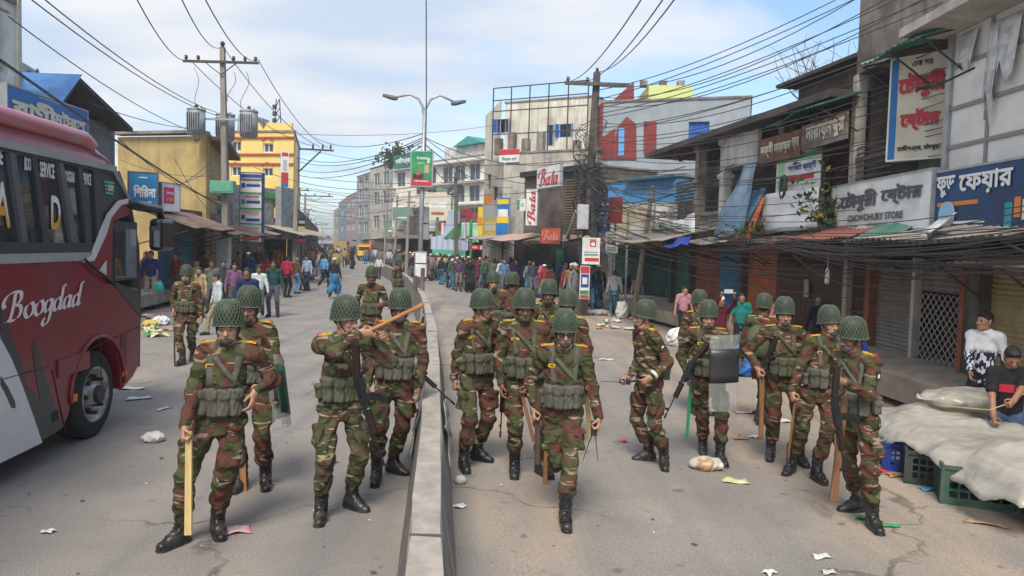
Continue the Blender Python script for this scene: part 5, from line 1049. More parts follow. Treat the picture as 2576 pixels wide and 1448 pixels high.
for (u0,u1) in ((1925,1955),(2065,2135)):
    x0,x1=Q(u0,480)[0],Q(u1,480)[0]
    k=x0
    while k<x1: b.box(k-.012,k+.012,.3,.33,3.5,5.0); k+=.13
    for z in (3.6,4.25,4.9): b.box(x0,x1,.28,.3,z-.015,z+.015)
    b.tube([(x0,.29,4.9),(x1,.29,3.6)],.014,4); b.tube([(x0,.29,3.6),(x1,.29,4.9)],.014,4)
b.build('window_grille',mat('maroon_iron',(.15,.05,.045),.7),VB)
def qx(u): return Q(u,760)[0]
shutter(VB,qx(1868),qx(1940),.05,2.4,SHUTO); shutter(VB,qx(1796),qx(1860),.05,2.4,SHUTB); shutter(VB,qx(1738),qx(1796),.05,2.4,mat('dull_red_shutter',(.3,.1,.07),.6,(.2,.07,.05),3)); shutter(VB,qx(1690),qx(1734),.05,2.4,SHUTN,name='green_door')
for u in (1864,1734,1686): x=qx(u); MB().box(x-.08,x+.08,-.05,.2,-.2,2.5).build('door_post',mat('dark_post',(.06,.052,.045),.9,(.1,.085,.07),4),VB)
xg0=qx(1944); gt=MB(); n=48; xg1=W-.12
for k in range(n): x=xg0+(xg1-xg0)*(k+.5)/n; gt.box(x-.022,x+.022,.06,.1,.05,2.4)
for z in (.35,1.2,2.0): gt.box(xg0,xg1,.03,.06,z-.02,z+.02)
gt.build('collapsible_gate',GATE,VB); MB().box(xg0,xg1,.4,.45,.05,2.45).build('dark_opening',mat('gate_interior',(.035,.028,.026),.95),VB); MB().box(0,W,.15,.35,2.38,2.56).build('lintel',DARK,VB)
MB().box(qx(2022),qx(2032),-.02,.02,1.25,1.65).build('meter_board',CONCL,VB)
# signs and banners on these two buildings
sign('shop_sign','long white shop sign with dark Bengali name and CHOWDHURY STORE',f0,(2095,472),(2338,572),WHT,.35,.14,[('চৌধুরী',.32,.62,.4,.42,LGREY,dict(bold=.045)),('ষ্টোর',.75,.66,.36,.36,LGREY,dict(bold=.045)),('CHOWDHURY STORE',.5,.27,.56,.13,LGREY,dict(bold=.03)),('হাজীগঞ্জ',.5,.11,.16,.08,LGREY)],frame=STEEL)
sign('shop_sign','navy food shop sign with big white Bengali letters and pictures of snacks',f0,(2356,436),(2700,566),SNAVY,.3,.12,[('ফুড',.1,.74,.16,.34,WHTC,dict(bold=.03)),('ফেয়ার',.42,.74,.4,.34,WHTC,dict(bold=.03))],[(.2,.44,.34,.07,SORANGE),(.6,.2,.05,.36,LTEAL),(.66,.3,.04,.3,SORANGE),(.73,.26,.07,.3,SCREAM),(.82,.3,.1,.26,SGREY),(.28,.12,.3,.04,WHTC),(.28,.05,.22,.03,WHTC)],frame=STEEL)
x,z=F(2380,540,.33); o=MB().tube([f0.pt(x,-.32,z),f0.pt(x,-.335,z)],.2,20).build('round_badge',mat('badge_blue',(.3,.5,.7),.5)); o.parent=bpy.data.objects['shop_sign.001']; o.matrix_parent_inverse=o.parent.matrix_world.inverted() if False else MX.Translation(o.parent.location).inverted() if False else (MX.Translation(o.parent.location)@MX.Rotation(f0.rz,4,'Z')).inverted()
sign('upright_shop_sign','upright cream sign with red Bengali letters and a blue edge',Plane(uY(2246,12.9),uY(2380,12.25)),(2246,152),(2378,392),SCREAM,0.,.16,[('এক দর',.54,.93,.36,.05,LBLACK,dict(bold=.02)),('চৌধুরী',.54,.72,.78,.24,LRED,dict(bold=.06)),('ষ্টোর',.54,.38,.66,.2,LRED,dict(bold=.06)),('হাজীগঞ্জ, চাঁদপুর।',.54,.1,.74,.07,LBLACK,dict(bold=.03))],[(.06,.5,.12,1.0,SBLUE)],frame=WHT)
sign('rusty_name_board','rusty brown name board with worn white Bengali letters on the veranda',v0,(1912,352),(2012,392),SBROWN,.3,.06,[('লক্ষী নারায়ন',.42,.5,.74,.6,SCREAM,dict(bold=.04)),('ভান্ডার',.9,.5,.16,.5,SCREAM,dict(bold=.04))])
sign('rusty_name_board','battered grey brown name board next to the corner column, white Bengali letters',v0,(2018,318),(2128,355),mat('battered_board',(.26,.22,.19),.85,(.15,.09,.06),3),.42,.05,[('নারায়নপুর',.55,.52,.84,.7,SCREAM,dict(bold=.04))],tilt=-2)
sign('campaign_banner','white and green cloth banner with blue and red lettering under the rusty boards',v0,(1955,395),(2062,470),WHT,.2,.02,[('সভাপতি প্রার্থী',.6,.6,.62,.24,LNAVY,dict(bold=.02)),('মোঃ',.3,.32,.2,.14,LRED)],[(.5,.9,1.,.16,SGREEN),(.12,.45,.16,.7,mat('pale_green',(.35,.6,.4),.7)),(.62,.32,.5,.12,LRED),(.6,.14,.66,.06,SGREY)],cat='banner')
def sheet(name,label,cat,pts,m,nu=14,nv=14,wr=.04,group=None,th=.006,fr=9.):
    """four world corners a,b (top) c,d (bottom, under a,b): sagging wrinkled sheet"""
    a,b_,c,d=[V(p) for p in pts]; s=random.uniform(0,9); n=((b_-a).cross(c-a)).normalized(); mb=MB()
    mb.grid(lambda i,j:(a.lerp(b_,i)).lerp(c.lerp(d,i),j)+n*(wr*(math.sin(i*fr+s)*.8+math.sin(i*fr*2.1+j*5+s)*.5+math.sin(j*fr*.7-i*4+s)*.5)),nu,nv,0,th)
    return tag(mb.build(name,m,smooth=True),label,cat,group)
TARP=mat('faded_blue_tarpaulin',(.09,.17,.27),.6,(.14,.23,.32),3,dirt=(.3,.32,.33),dscale=2); TARPO=mat('orange_tarpaulin',(.5,.13,.035),.65,(.4,.1,.03),4)
def vq(u,v,o): x,z=Q(u,v,o); return v0.pt(x,-o,z)
sheet('tarpaulin','long faded blue tarpaulin hanging from the veranda roof','tarpaulin',[vq(1862,425,.35),vq(1907,400,.3),vq(1788,592,1.0),vq(1872,590,.9)],TARP,16,18,.07)
sheet('tarpaulin','shorter dark blue tarpaulin corner beside the orange strip','tarpaulin',[vq(1885,480,.3),vq(1928,472,.3),vq(1846,580,.8),vq(1880,560,.8)],mat('dark_blue_tarpaulin',(.03,.08,.16),.6,(.06,.12,.2),3),12,12,.05)
sheet('tarpaulin','narrow orange tarpaulin strip folded on the awning','tarpaulin',[vq(1914,492,.4),vq(1924,496,.35),vq(1845,608,1.0),vq(1885,604,.95)],TARPO,8,12,.03)
sheet('white_cloth','wide white cloth sheet screening the veranda rail','cloth',[vq(1912,490,.3),vq(2062,470,.25),vq(1912,590,.4),vq(2060,572,.4)],mat('white_sheet',(.72,.73,.74),.8,(.6,.61,.62),2),14,8,.03)
sheet('white_cloth','small white cloth tied below the slatted screen','cloth',[vq(1690,560,.4),vq(1748,535,.4),vq(1690,592,.7),vq(1748,590,.7)],MATS['white_sheet'],8,6,.04)
sheet('tarpaulin','bright blue sheet on the end of the tin awning','tarpaulin',[vq(1665,605,1.3),vq(1738,592,1.3),vq(1672,625,1.9),vq(1730,612,1.9)],mat('bright_blue_sheet',(.02,.05,.3),.5),8,5,.04)
o=MB().tube([vq(1970,470,.3)+V((0,.16*math.cos(a*.63),.25*math.sin(a*.63))) for a in range(11)],.045,6).build('wire_coil',IRON); tag(o,'dark coil of spare cable hanging on the white sheet','cable coil')
# awnings over the pavement (things lifted by their own frames)
def aw(label,pl,u0,u1,z0,z1,depth,m,off=0.,ribs=True,drop=0.):
    x0,x1=pl(u0,600)[0],pl(u1,600)[0]; rt=root('tin_awning',label,'awning',pl.pt(x0,0,0),pl.rz,'tin awnings over the shop fronts'); awning(rt,0,x1-x0,z0,z1,depth,m,-off,'awning_sheet',ribs,drop)
    n=max(2,int((x1-x0)/1.6))
    for k in range(n+1):
        x=(x1-x0)*(.03+.94*k/n); MB().tube([(x,0,z0-.5),(x,-depth*.9,z0-.04),(x,-depth*.95,z0-.035),(x,0,z1-.06)],.018,5).build('bracket',IRON,rt)
    return rt
aw('curved rusty red tin awning under the white shop sign',f0,2080,2268,2.5,2.85,.95,TINR); 
sheet('green_canvas','green canvas flap closing the end of the red awning','canvas',[f0.pt(F(2262,560)[0],-.2,2.9),f0.pt(F(2352,550)[0],-.15,2.86),f0.pt(F(2262,600)[0],-1.0,2.42),f0.pt(F(2350,560)[0],-.5,2.62)],TING,8,6,.015)
aw('long grey tin awning below the navy sign',f0,2275,2760,2.45,2.72,1.1,TINGREY)
aw('old rusty tin awning with patched sheets under the blue tarpaulin',v0,1655,1830,2.45,2.95,1.9,TINGREY,0,True); aw('pale ribbed awning above the collapsible gate',v0,1800,1935,2.42,2.72,1.2,mat('pale_ribbed_tin',(.42,.4,.35),.7,(.3,.29,.25),3)); aw('dark sagging awning between the gate and the red awning',v0,1935,2120,2.45,2.66,1.0,RUST)
x0=F(2240,150)[0]; aw('green corrugated roof sheet above the upright cream sign',f0,2236,2402,5.62,5.84,.7,TING); aw('dark green corrugated sheet roof at the corner column',f0,2008,2150,5.2,5.45,.9,mat('dark_green_tin',(.012,.06,.04),.6,(.02,.09,.06),4))
sheet('white_vinyl','curled torn white vinyl under the navy sign','vinyl',[f0.pt(F(2460,560)[0],-.6,2.75),f0.pt(F(2560,560)[0],-.8,2.8),f0.pt(F(2480,600)[0],-1.0,2.42),f0.pt(F(2545,600)[0],-1.1,2.52)],mat('torn_white_vinyl',(.68,.68,.68),.4,(.4,.4,.4),5),8,6,.05)
aw('thin faded sheet awning over the yellow shutter',f0,2470,2900,2.12,2.25,.7,mat('faded_buff_sheet',(.42,.36,.3),.8))
x,z=F(2372,218,.55); o=MB().box(-.2,.2,-.09,.09,-.03,.03).tube([(.1,.1,0),(.15,.6,.12)],.018,6).build('flood_lamp',RUB,bevel=.01); o.location=f0.pt(x,-.75,z); o.rotation_euler=(.25,.1,f0.rz); tag(o,'small black floodlight in front of the upright cream sign','lamp')
for lab,pl_,u,v,o_ in (('white lantern shaped lamp hanging from the cables by the gate',f0,2081,695,.9),): x,z=pl_(u,v,o_); h=MB(); h.tube([(0,0,.16),(0,0,.12),(0,0,-.1),(0,0,-.14)],[.015,.035,.045,.03],8); h.tube([(0,0,.16),(0,0,.6)],.006,4); o=h.build('hanging_lamp',mat('lamp_dull_white',(.45,.45,.43),.6)); o.location=pl_.pt(x,-o_,z); tag(o,lab,'lamp')
def leafy(label,p,n,r,m,name='creeper_plant',cat='plant',stems=6,h=1.,grp=None,up=True,ls=.075):
    rt=root(name,label,cat,p,0,grp); lf=MB(); st=MB()
    for k in range(stems):
        e=V((RNG.normal()*r[0],RNG.normal()*r[1],h*RNG.uniform(.3,1.))); q=[V((0,0,0)).lerp(e,t)+V((RNG.normal()*.03,RNG.normal()*.03,.12*math.sin(t*3)*r[0])) for t in (0,.33,.66,1)]; st.tube(q,[.012,.01,.007,.004],4)
        for _ in range(n//stems):
            t=RNG.uniform(.15,1.05); c=V((0,0,0)).lerp(e,t)+V(RNG.normal(size=3)*np.array(r)*.33); a=V(RNG.normal(size=3)).normalized(); bq=a.cross(V(RNG.normal(size=3))).normalized(); L=ls*RNG.uniform(.6,1.4); lf.add([c-a*L,c+bq*L*.45,c+a*L,c-bq*L*.45],[(0,1,2,3)],0 if RNG.random()<.85 else 1)
    st.build('stem',mat('plant_stem',(.09,.08,.045),.8),rt); lf.build('leaves',m,rt); return rt
LEAF=[mat('leaf_green',(.055,.1,.03),.6,(.03,.06,.018),4),mat('leaf_yellowing',(.3,.22,.04),.6)]
leafy('leafy vine with a few yellow leaves hanging beside the white shop sign',vq(2075,590,.5),420,(.32,.2,.5),LEAF,h=1.25,stems=9,ls=.085); leafy('small weedy plant at the foot of the white cloth sheet',vq(1900,605,.7),220,(.3,.15,.25),LEAF,h=.55,stems=8,ls=.06); leafy('dry reddish bush growing on the veranda roof edge',vq(1712,405,.1),160,(.18,.15,.15),[mat('dry_leaf',(.22,.1,.05),.8,(.15,.09,.05),5)]*2,h=.5,stems=8,ls=.05)
def bare(label,p,h,n=10):
    rt=root('bare_tree',label,'tree',p); b=MB(); b.tube([(0,0,0),(.03,0,h*.25),(.0,.02,h*.45)],[.06,.05,.04],6); b.build('trunk',POLEW,rt); c=MB()
    for k in range(n):
        q=[V((0,0,h*.35))]; d=V((RNG.normal()*.35,RNG.normal()*.35,1)).normalized()
        for s in range(6): q.append(q[-1]+d*h*.11); d=(d+V((RNG.normal()*.22,RNG.normal()*.22,.1))).normalized()
        c.tube(q,[.03,.025,.02,.016,.012,.009,.005],5)
        for s in range(3): e=q[2+s]; c.tube([e,e+V((RNG.normal()*.3,RNG.normal()*.3,.3)),e+V((RNG.normal()*.5,RNG.normal()*.5,.75))],[.012,.008,.004],4)
    c.build('branch',POLEW,rt); return rt
bare('bare branched tree behind the old veranda roof',(9.2,22.5,0+4.6),4.1,12)
# ---------------------------------------------------------------- the right side beyond the bend
def bldg_px(name,label,u0,Y0,u1,Y1,v,depth,wm,rects=(),**k):
    pl=px(u0,Y0,u1,Y1); z=pl((u0+u1)/2,v)[1]; return building(name,label,pl,z,depth,wm,pwins(pl,rects),**k),pl
gb_,gpl=bldg_px('grey_building','large blue grey building painted with red pointed shapes',1506,36,1872,34,252,9,GREYP,[(1733,306,1783,358)],pane=BLUEG,fm=BLUEG,nx=3,nz=2,parapet=.3)
for pts in ([(1512,348),(1548,322),(1548,402),(1512,402)],[(1549,345),(1553,320),(1577,293),(1601,312),(1601,402),(1549,402)],[(1620,305),(1652,306),(1651,386),(1619,386)]): MB().prism([gpl(*p) for p in pts][::-1],-.04,-.001).build('red_panel',REDP,gb_)
MB().prism([gpl(*p) for p in ((1557,322),(1571,322),(1570,390),(1556,392))][::-1],-.06,-.04).build('blue_slot_window',mat('sky_blue_pane',(.12,.36,.7),.5),gb_)
rt,pl=bldg_px('rooftop_room','small lime yellow rooftop room with stub columns',1617,44,1726,44,214,5,mat('lime_plaster',(.62,.66,.25),.85),z0=9.,parapet=.02)
b=MB()
for u in (1622,1671,1716): x=pl(u,210)[0]; MB().box(x-.2,x+.2,.2,.6,pl(u,215)[1],pl(u,204)[1]+.1).build('column_stub',CONC,rt)
rt,pl=bldg_px('red_gable_building','dark red gabled house front peeping over the pole arm',1500,46,1600,46,258,6,REDP,z0=7,parapet=.02); MB().prism([pl(*p) for p in ((1545,250),(1593,207),(1593,258),(1545,258))][::-1],-.3,.6).build('gable',REDP,rt)
rt,pl=bldg_px('blue_building','low bright blue painted building behind the tangled wires',1522,31,1702,27.5,452,5,BLUEP,z0=2.,parapet=.1); b=MB(); b.box(pl(1580,460)[0],pl(1700,460)[0],-.3,.2,pl(1640,452)[1],pl(1640,446)[1]); b.build('roof_edge',TEAL,rt)
rt,pl=bldg_px('ochre_shop','ochre and stained white shop front under the blue building',1530,30.5,1700,27.,512,4,mat('stained_ochre_white',(.5,.42,.22),.9,(.55,.53,.48),1.2,lo=.47,hi=.53,dirt=(.15,.12,.09),dscale=1.6),parapet=.05)
shutter(rt,pl(1540,700)[0],pl(1612,700)[0],-.1,2.3,SHUTN,-.03); shutter(rt,pl(1618,700)[0],pl(1692,700)[0],-.1,2.3,mat('dark_teal_shutter',(.02,.06,.06),.7,(.03,.08,.075),3),-.03); aw('dark low awning under the ochre shop front',pl,1530,1690,2.4,2.75,1.4,RUST)
CW=CREAM
rt,pl=bldg_px('cream_building','tall cream weathered building with blue shuttered windows and a pole frame',1262,50,1486,47,252,9,CREAM,[(1250,300,1278,332),(1408,312,1436,344),(1380,314,1390,366),(1355,380,1366,392)],pane=DGLASS,fm=BLUEG,nx=1,nz=1,shutters=BLUEG,parapet=.3)
b=MB(); zb=pl(1300,385)[1]; ztp=pl(1300,228)[1]; x0,x1=pl(1240,300,1.2)[0],pl(1478,300,1.2)[0]
for k in range(6): x=x0+(x1-x0)*k/5; b.tube([(x,-1.2,zb-1),(x,-1.2,ztp)],.045,5)
for z in (ztp,ztp-.8,zb+2.6,zb+1.1): b.tube([(x0,-1.2,z),(x1,-1.2,z)],.04,5)
b.build('pole_frame',IRON,rt)
sw=px(1213,56,1252,50); 
b=MB(); wall(b,0,sw.W,-.3,pl(1262,252)[1]-.02,[]); o=b.build('side_wall',CREAM,rt); o.matrix_parent_inverse=(MX.Translation(pl.loc())@MX.Rotation(pl.rz,4,'Z')).inverted(); o.location=sw.loc(); o.rotation_euler=(0,0,sw.rz)
lw,pl2=bldg_px('concrete_building','bare concrete building with stub columns on its flat roof',1266,44,1494,41,382,7,CONCL,[(1240,470,1252,505)],pane=DGLASS,parapet=.3,fm=CONC,nx=1,nz=1)
b=MB(); zz0=pl2(1300,384)[1]
for u,t in ((1243,345),(1277,330),(1312,346),(1350,330),(1441,350),(1472,335)): x=pl2(u,384)[0]; MB().box(x-.2,x+.2,.3,.7,zz0,pl2(u,t)[1]).build('column_stub',CONC,lw)
sp=px(1214,50,1262,44.); b=MB(); hol=pwins(sp,[(1226,440,1234,475)]); wall(b,0,sp.W,-.3,zz0-.05,hol); o=b.build('side_wall',CONCL,lw); inv=(MX.Translation(pl2.loc())@MX.Rotation(pl2.rz,4,'Z')).inverted(); o.matrix_parent_inverse=inv; o.location=sp.loc(); o.rotation_euler=(0,0,sp.rz)
for h in hol: o2=window(lw,*h,.12,DGLASS,CONC,1,1); o2.matrix_parent_inverse=inv; o2.location=sp.loc(); o2.rotation_euler=(0,0,sp.rz)
sign('shop_banner','small banner with red and blue panels on the concrete building parapet',pl2,(1256,376),(1306,407),WHT,.1,.05,[('বিক্রয় হবে',.5,.25,.7,.3,LTEAL)],[(.5,.78,1.,.42,LRED)],cat='banner')
sign('shop_sign','yellow sign panel on the street corner of the concrete building',sp,(1218,492),(1247,590),SYEL,.25,.1,[],[(.5,.86,.96,.2,SORANGE),(.45,.58,.9,.38,SGREY),(.5,.2,.8,.2,SCREAM)],frame=STEEL)
sign('shop_sign','blue and yellow shop panel beside the yellow corner sign',px(1250,43.4,1284,43.),(1250,498),(1279,592),SBLUE,.3,.1,[],[(.5,.9,.9,.14,SYEL),(.5,.6,.8,.2,WHT),(.5,.42,.95,.18,SYEL)],frame=STEEL)
sign('shop_sign','narrow yellow upright sign further along the street',px(1203,50.5,1214,50.4),(1203,520),(1214,592),SYEL,.2,.1,[],[(.5,.5,.8,.3,SORANGE)])
bt,bpl=bldg_px('shoe_shop_building','dark brown two storey shoe shop building with slatted brick front',1315,39,1512,33.5,432,6,BROWNW,[(1330,480,1352,560)],pane=DGLASS,parapet=.2)
b=MB(); xa,xb=bpl(1425,500)[0],bpl(1470,500)[0]
for k in range(22): z=2.7+.13*k; b.box(xa,xb,-.12,-.02,z,z+.07)
b.build('slatted_front',mat('brown_slats',(.24,.17,.12),.9,(.16,.11,.08),5),bt); MB().box(bpl(1320,430)[0],bpl(1512,430)[0],-.3,.1,bpl(1400,438)[1],bpl(1400,424)[1]).build('roof_edge',DARK,bt)
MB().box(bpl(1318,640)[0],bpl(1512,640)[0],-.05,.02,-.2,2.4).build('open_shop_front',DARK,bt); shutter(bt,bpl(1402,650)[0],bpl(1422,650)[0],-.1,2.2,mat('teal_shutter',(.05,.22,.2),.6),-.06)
sign('shoe_shop_sign','long white sign with slanting red script above the shoe shop',px(1352,36.5,1410,34.2),(1352,422),(1408,466),WHT,.5,.12,[('Bata',.5,.48,.86,.78,LRED,dict(script=1))],frame=STEEL,tilt=0)
sign('shoe_shop_sign','upright white sign with red script reading upwards',px(1318,36.5,1356,36),(1325,476),(1350,566),WHT,.6,.15,[('Bata',.5,.5,.7,.9,LRED,dict(rot=1))],frame=STEEL)
sign('shoe_shop_sign','square red orange sign with pale script over the shoe shop awning',px(1358,35.2,1412,34),(1361,573),(1409,612),mat('sign_brick_red',(.5,.09,.05),.6),.6,.1,[('Bata',.5,.52,.8,.6,LPINK,dict(script=1))],frame=IRON)
sign('shop_sign','small green and white sign left of the shoe shop',px(1300,39,1326,38.6),(1301,500),(1322,530),WHT,.2,.08,[],[(.16,.5,.3,.9,SGREEN),(.6,.5,.4,.3,SGREY)])
aw('grey tin awning in front of the concrete building',px(1222,47,1330,40),1222,1330,2.6,2.9,1.8,TINGREY); aw('pinkish canvas awning by the shoe shop',px(1290,39.5,1375,36),1290,1375,2.5,2.9,1.6,mat('pink_canvas',(.5,.3,.24),.8,(.42,.3,.25),2),0,False); aw('dark awning in front of the shoe shop',px(1375,36,1480,33.5),1375,1480,2.5,2.8,1.3,RUST)
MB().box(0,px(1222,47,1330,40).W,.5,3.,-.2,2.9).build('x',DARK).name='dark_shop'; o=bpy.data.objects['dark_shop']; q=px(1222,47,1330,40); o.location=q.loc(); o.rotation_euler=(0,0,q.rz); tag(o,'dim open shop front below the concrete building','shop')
# signs on posts near the big pole
def post_sign(label,u,vb,Y,top,bot,face,texts=(),bars=(),th=.1,post=True,cat='sign',group='signs on posts beside the big pole',frame=None):
    pl=Plane(uY(top[0]-1,Y),uY(bot[0]+1,Y)); rt=sign('post_sign',label,pl,top,bot,face,0,th,texts,bars,frame,cat,group)
    if post:
        g=G(u,vb); x=(g.x-rt.location.x); MB().tube([(x,th+.05,-rt.location.z+g.z),(x,th+.05,.4)],.04,6).build('post',STEEL,rt)
    return rt
post_sign('blue upright sign with white Bengali heading and a bottle picture',1520,775,27,(1497,498),(1533,585),SBLUE,[('বিশাল',.5,.84,.8,.16,WHTC,dict(bold=.05)),('স্টোর',.5,.69,.5,.08,WHTC)],[(.5,.57,.8,.04,LPINK),(.72,.28,.2,.36,WHTC),(.3,.45,.4,.03,WHTC),(.3,.38,.4,.03,WHTC)],frame=STEEL)
post_sign('dark red box sign with a grey side and small pale letters',1566,790,26,(1536,495),(1565,560),mat('sign_maroon',(.3,.03,.035),.6),[('বাটা',.5,.5,.7,.16,LPINK)],[],.5,frame=None)
post_sign('tilted white poster with printed lines under the red box sign',1535,700,26,(1524,582),(1554,637),WHT,[],[(.5,.85,.6,.05,LGREY),(.5,.72,.7,.05,LGREY),(.5,.6,.7,.05,LGREY),(.5,.45,.6,.08,LNAVY),(.5,.25,.7,.04,LGREY),(.5,.15,.7,.04,LGREY)],.03,False)
post_sign('white poster with a red portrait and red bands on the big pole',1500,720,25.5,(1466,597),(1508,665),WHT,[('মেলা',.6,.9,.4,.1,LRED)],[(.6,.76,.34,.2,LRED),(.6,.76,.2,.12,WHTC),(.5,.46,.8,.05,LPINK),(.5,.36,.8,.05,LTEAL),(.55,.18,.8,.12,LRED)],.03,False)
post_sign('lowest poster on the big pole, red head and blue print',1474,760,25.4,(1460,668),(1482,752),WHT,[],[(.5,.88,.9,.2,LRED),(.5,.55,.8,.4,LNAVY),(.5,.55,.5,.2,WHT),(.5,.2,.9,.12,SGREEN),(.5,.07,.9,.1,LRED)],.03,False)
post_sign('white and green billboard with a red mark beside the slatted screen',1680,600,24.8,(1650,512),(1702,575),WHT,[('রবি',.35,.62,.3,.2,LRED)],[(.5,.08,1.,.16,mat('pale_green',(.35,.6,.4),.7)),(.72,.6,.3,.5,SGREY)],.1,False,frame=STEEL)
# ================================================================ left side
rt,pl=bldg_px('white_corner_building','white corner block with teal windows at the top left edge',-260,13,42,16.2,-60,6,WHITEW,[(-40,-2,26,38),(-40,140,22,190)],pane=TEAL,fm=WHT,nx=2,nz=1)
sd=px(42,16.2,44,19)
MB().box(pl.W-.0,pl.W+.12,-.08,.3,2.5,12).build('edge_column',CONCL,rt)
rt,pl=bldg_px('grey_block','pale grey box room with a round fan logo above a green sheet',40,18.5,113,20.5,168,4,mat('light_grey_panel',(.5,.5,.49),.8,(.44,.44,.43),2),z0=3,parapet=.02)
lettering(rt,'ıllı',pl(75,186)[0],pl(75,186)[1],.5,.18,LGREY,-.02); MB().tube([(pl(93,184)[0],-.02,pl(93,184)[1]),(pl(93,184)[0],-.01,pl(93,184)[1])],.13,16).build('round_logo',LGREY,rt)
MB().prism([pl(42,188,.4),pl(108,212,.4),pl(108,240,.4),pl(42,225,.4)][::-1],-.4,-.3).build('green_sheet',mat('bright_green_sheet',(.02,.3,.08),.5),rt)
sb=Plane((-10.1,13.6),(-10.25,17.2)); sign('billboard','large blue billboard with pale Bengali letters above the bus roof',sb,(18,212),(220,345),SBLUE,.0,.25,[('বাণী',.3,.42,.5,.62,SCREAM,dict(bold=.05)),('মটর্স',.74,.35,.42,.62,SCREAM,dict(bold=.05))],[(.5,.94,.3,.03,SGREY)],frame=STEEL)
LB=proot('left_shop_block','grey walled shop block behind the coach with deep dark eaves and a blue roof','building',Plane((-10.95,12.),(-11.4,21.2))); lp=Plane((-10.95,12.),(-11.4,21.2))
b=MB(); wall(b,0,lp.W,-.1,5.3,[]); b.add([(lp.W,0,-.1),(lp.W,6,-.1),(lp.W,6,5.3),(lp.W,0,5.3)],[(0,1,2,3)]); b.build('wall',mat('dark_grey_render',(.17,.175,.18),.9,(.13,.135,.14),2,streak=(.08,.08,.08)),LB)
xe=lp(362,338,.9)[0]; xp=lp(232,240,.9)[0]; xn=lp(95,250,.5)[0]
b=MB(); b.prism([(xn,4.5),(xp,6.05),(xe,5.25),(xe,5.15),(xp,5.93),(xn,4.38)][::-1],-.6,6); b.build('roof',mat('dark_eaves',(.045,.045,.048),.9,(.08,.075,.07),4),LB)
b=MB(); b.prism([(xn-.05,4.52),(xp,6.07),(xp+.05,6.12),(xn-.05,4.6)][::-1],-.65,6); b.build('blue_roof_sheet',mat('blue_roof_tin',(.06,.18,.42),.5,(.04,.13,.33),3),LB)
for x0,x1,m in ((3,5.2,SHUTG),(5.4,7.2,SHUTG),(7.4,9.1,SHUTB)): shutter(LB,x0,x1,.2,2.6,m,-.03)
yo,ypl=bldg_px('old_yellow_building','old stained yellow plaster building with a blank end wall',297,28.5,522,27.5,343,8,YELO,parapet=.05,skew=-.6); MB().box(ypl(500,345)[0],ypl.W+.02,-.12,.1,-.2,ypl(510,330)[1]).build('pilaster',YELO,yo); MB().box(-.1,ypl(496,340)[0],-.25,.3,ypl(400,345)[1]+.11,ypl(400,338)[1]+.11).build('coping',CONC,yo)
s2p=px(523,27.6,562,34); rt=proot('grey_side_building','narrow grey plastered building behind the transformer pole','building',s2p); b=MB(); wall(b,0,s2p.W,-.2,s2p(540,350)[1],[]); b.build('wall',mat('grey_render',(.3,.3,.3),.9,(.22,.22,.22),2,streak=(.12,.12,.12)),rt); MB().box(-.1,s2p.W+.3,-.7,.5,s2p(540,372)[1],s2p(540,366)[1]+.05).build('roof_sheet',RUST,rt)
yt,tpl=bldg_px('tall_yellow_building','tall bright yellow building with white arched windows and red bands',566,45,736,44,332,8,YELN,[(582,355,606,380),(662,360,687,383),(582,418,606,442),(662,422,686,443)],pane=WGLASS,fm=WHTC,nx=2,nz=1,parapet=.1,skew=-.5)
b=MB()
for v in (346,388,412): z=tpl(650,v)[1]; b.box(0,tpl.W,-.1,0,z-.05,z+.05)
for u in (594,674):
    for v in (353,416): x,z=tpl(u,v); b.prism([(x-.38,z),(x,z+.22),(x+.38,z),(x+.32,z),(x,z+.16),(x-.32,z)],-.1,-.01)
b.build('red_band',mat('brick_red_band',(.42,.08,.04),.7),yt)
zt2=tpl(650,332)[1]; MB().box(tpl(583,290)[0],tpl(622,290)[0],.6,2.4,zt2,tpl(600,285)[1]).build('water_tank_room',CONCL,yt); MB().prism([(tpl(640,330)[0],zt2),(tpl(735,330)[0],zt2),(tpl(735,330)[0],zt2+.5),(tpl(672,330)[0],zt2+.55),(tpl(664,330)[0],zt2+.1),(tpl(650,330)[0],zt2+.55)],-.05,.1).build('parapet',YELN,yt)
b=MB(); x=tpl(692,300)[0]
for k in range(4):
    for q in ((-.25,0),(.25,0)): b.tube([(x+q[0]*(1-.15*k),.3,zt2+.5*k),(x+q[0]*(1-.15*(k+1)),.3,zt2+.5*(k+1))],.03,4)
    b.tube([(x-.25*(1-.15*k),.3,zt2+.5*k),(x+.25*(1-.15*(k+1)),.3,zt2+.5*(k+1))],.025,4); b.box(x-.3,x-.1,.2,.35,zt2+.4*k+.2,zt2+.4*k+.45)
b.build('roof_mast',IRON,yt)
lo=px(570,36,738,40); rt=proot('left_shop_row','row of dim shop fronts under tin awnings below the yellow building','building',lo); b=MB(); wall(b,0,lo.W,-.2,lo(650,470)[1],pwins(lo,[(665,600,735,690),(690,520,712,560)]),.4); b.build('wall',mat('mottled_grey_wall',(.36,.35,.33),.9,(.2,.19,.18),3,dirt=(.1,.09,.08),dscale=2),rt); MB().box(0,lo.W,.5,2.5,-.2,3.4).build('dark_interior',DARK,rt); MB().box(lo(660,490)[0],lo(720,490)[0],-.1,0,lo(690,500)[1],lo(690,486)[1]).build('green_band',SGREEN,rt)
l2=Plane((-11.35,24.4),(-11.75,31.)); rt=proot('left_low_shops','low line of old shops with blue doors behind the crowd on the pavement','building',l2); b=MB(); wall(b,0,l2.W,-.2,3.2,[],.3); b.build('wall',mat('brown_grey_wall',(.2,.17,.15),.9,(.13,.11,.1),3),rt)
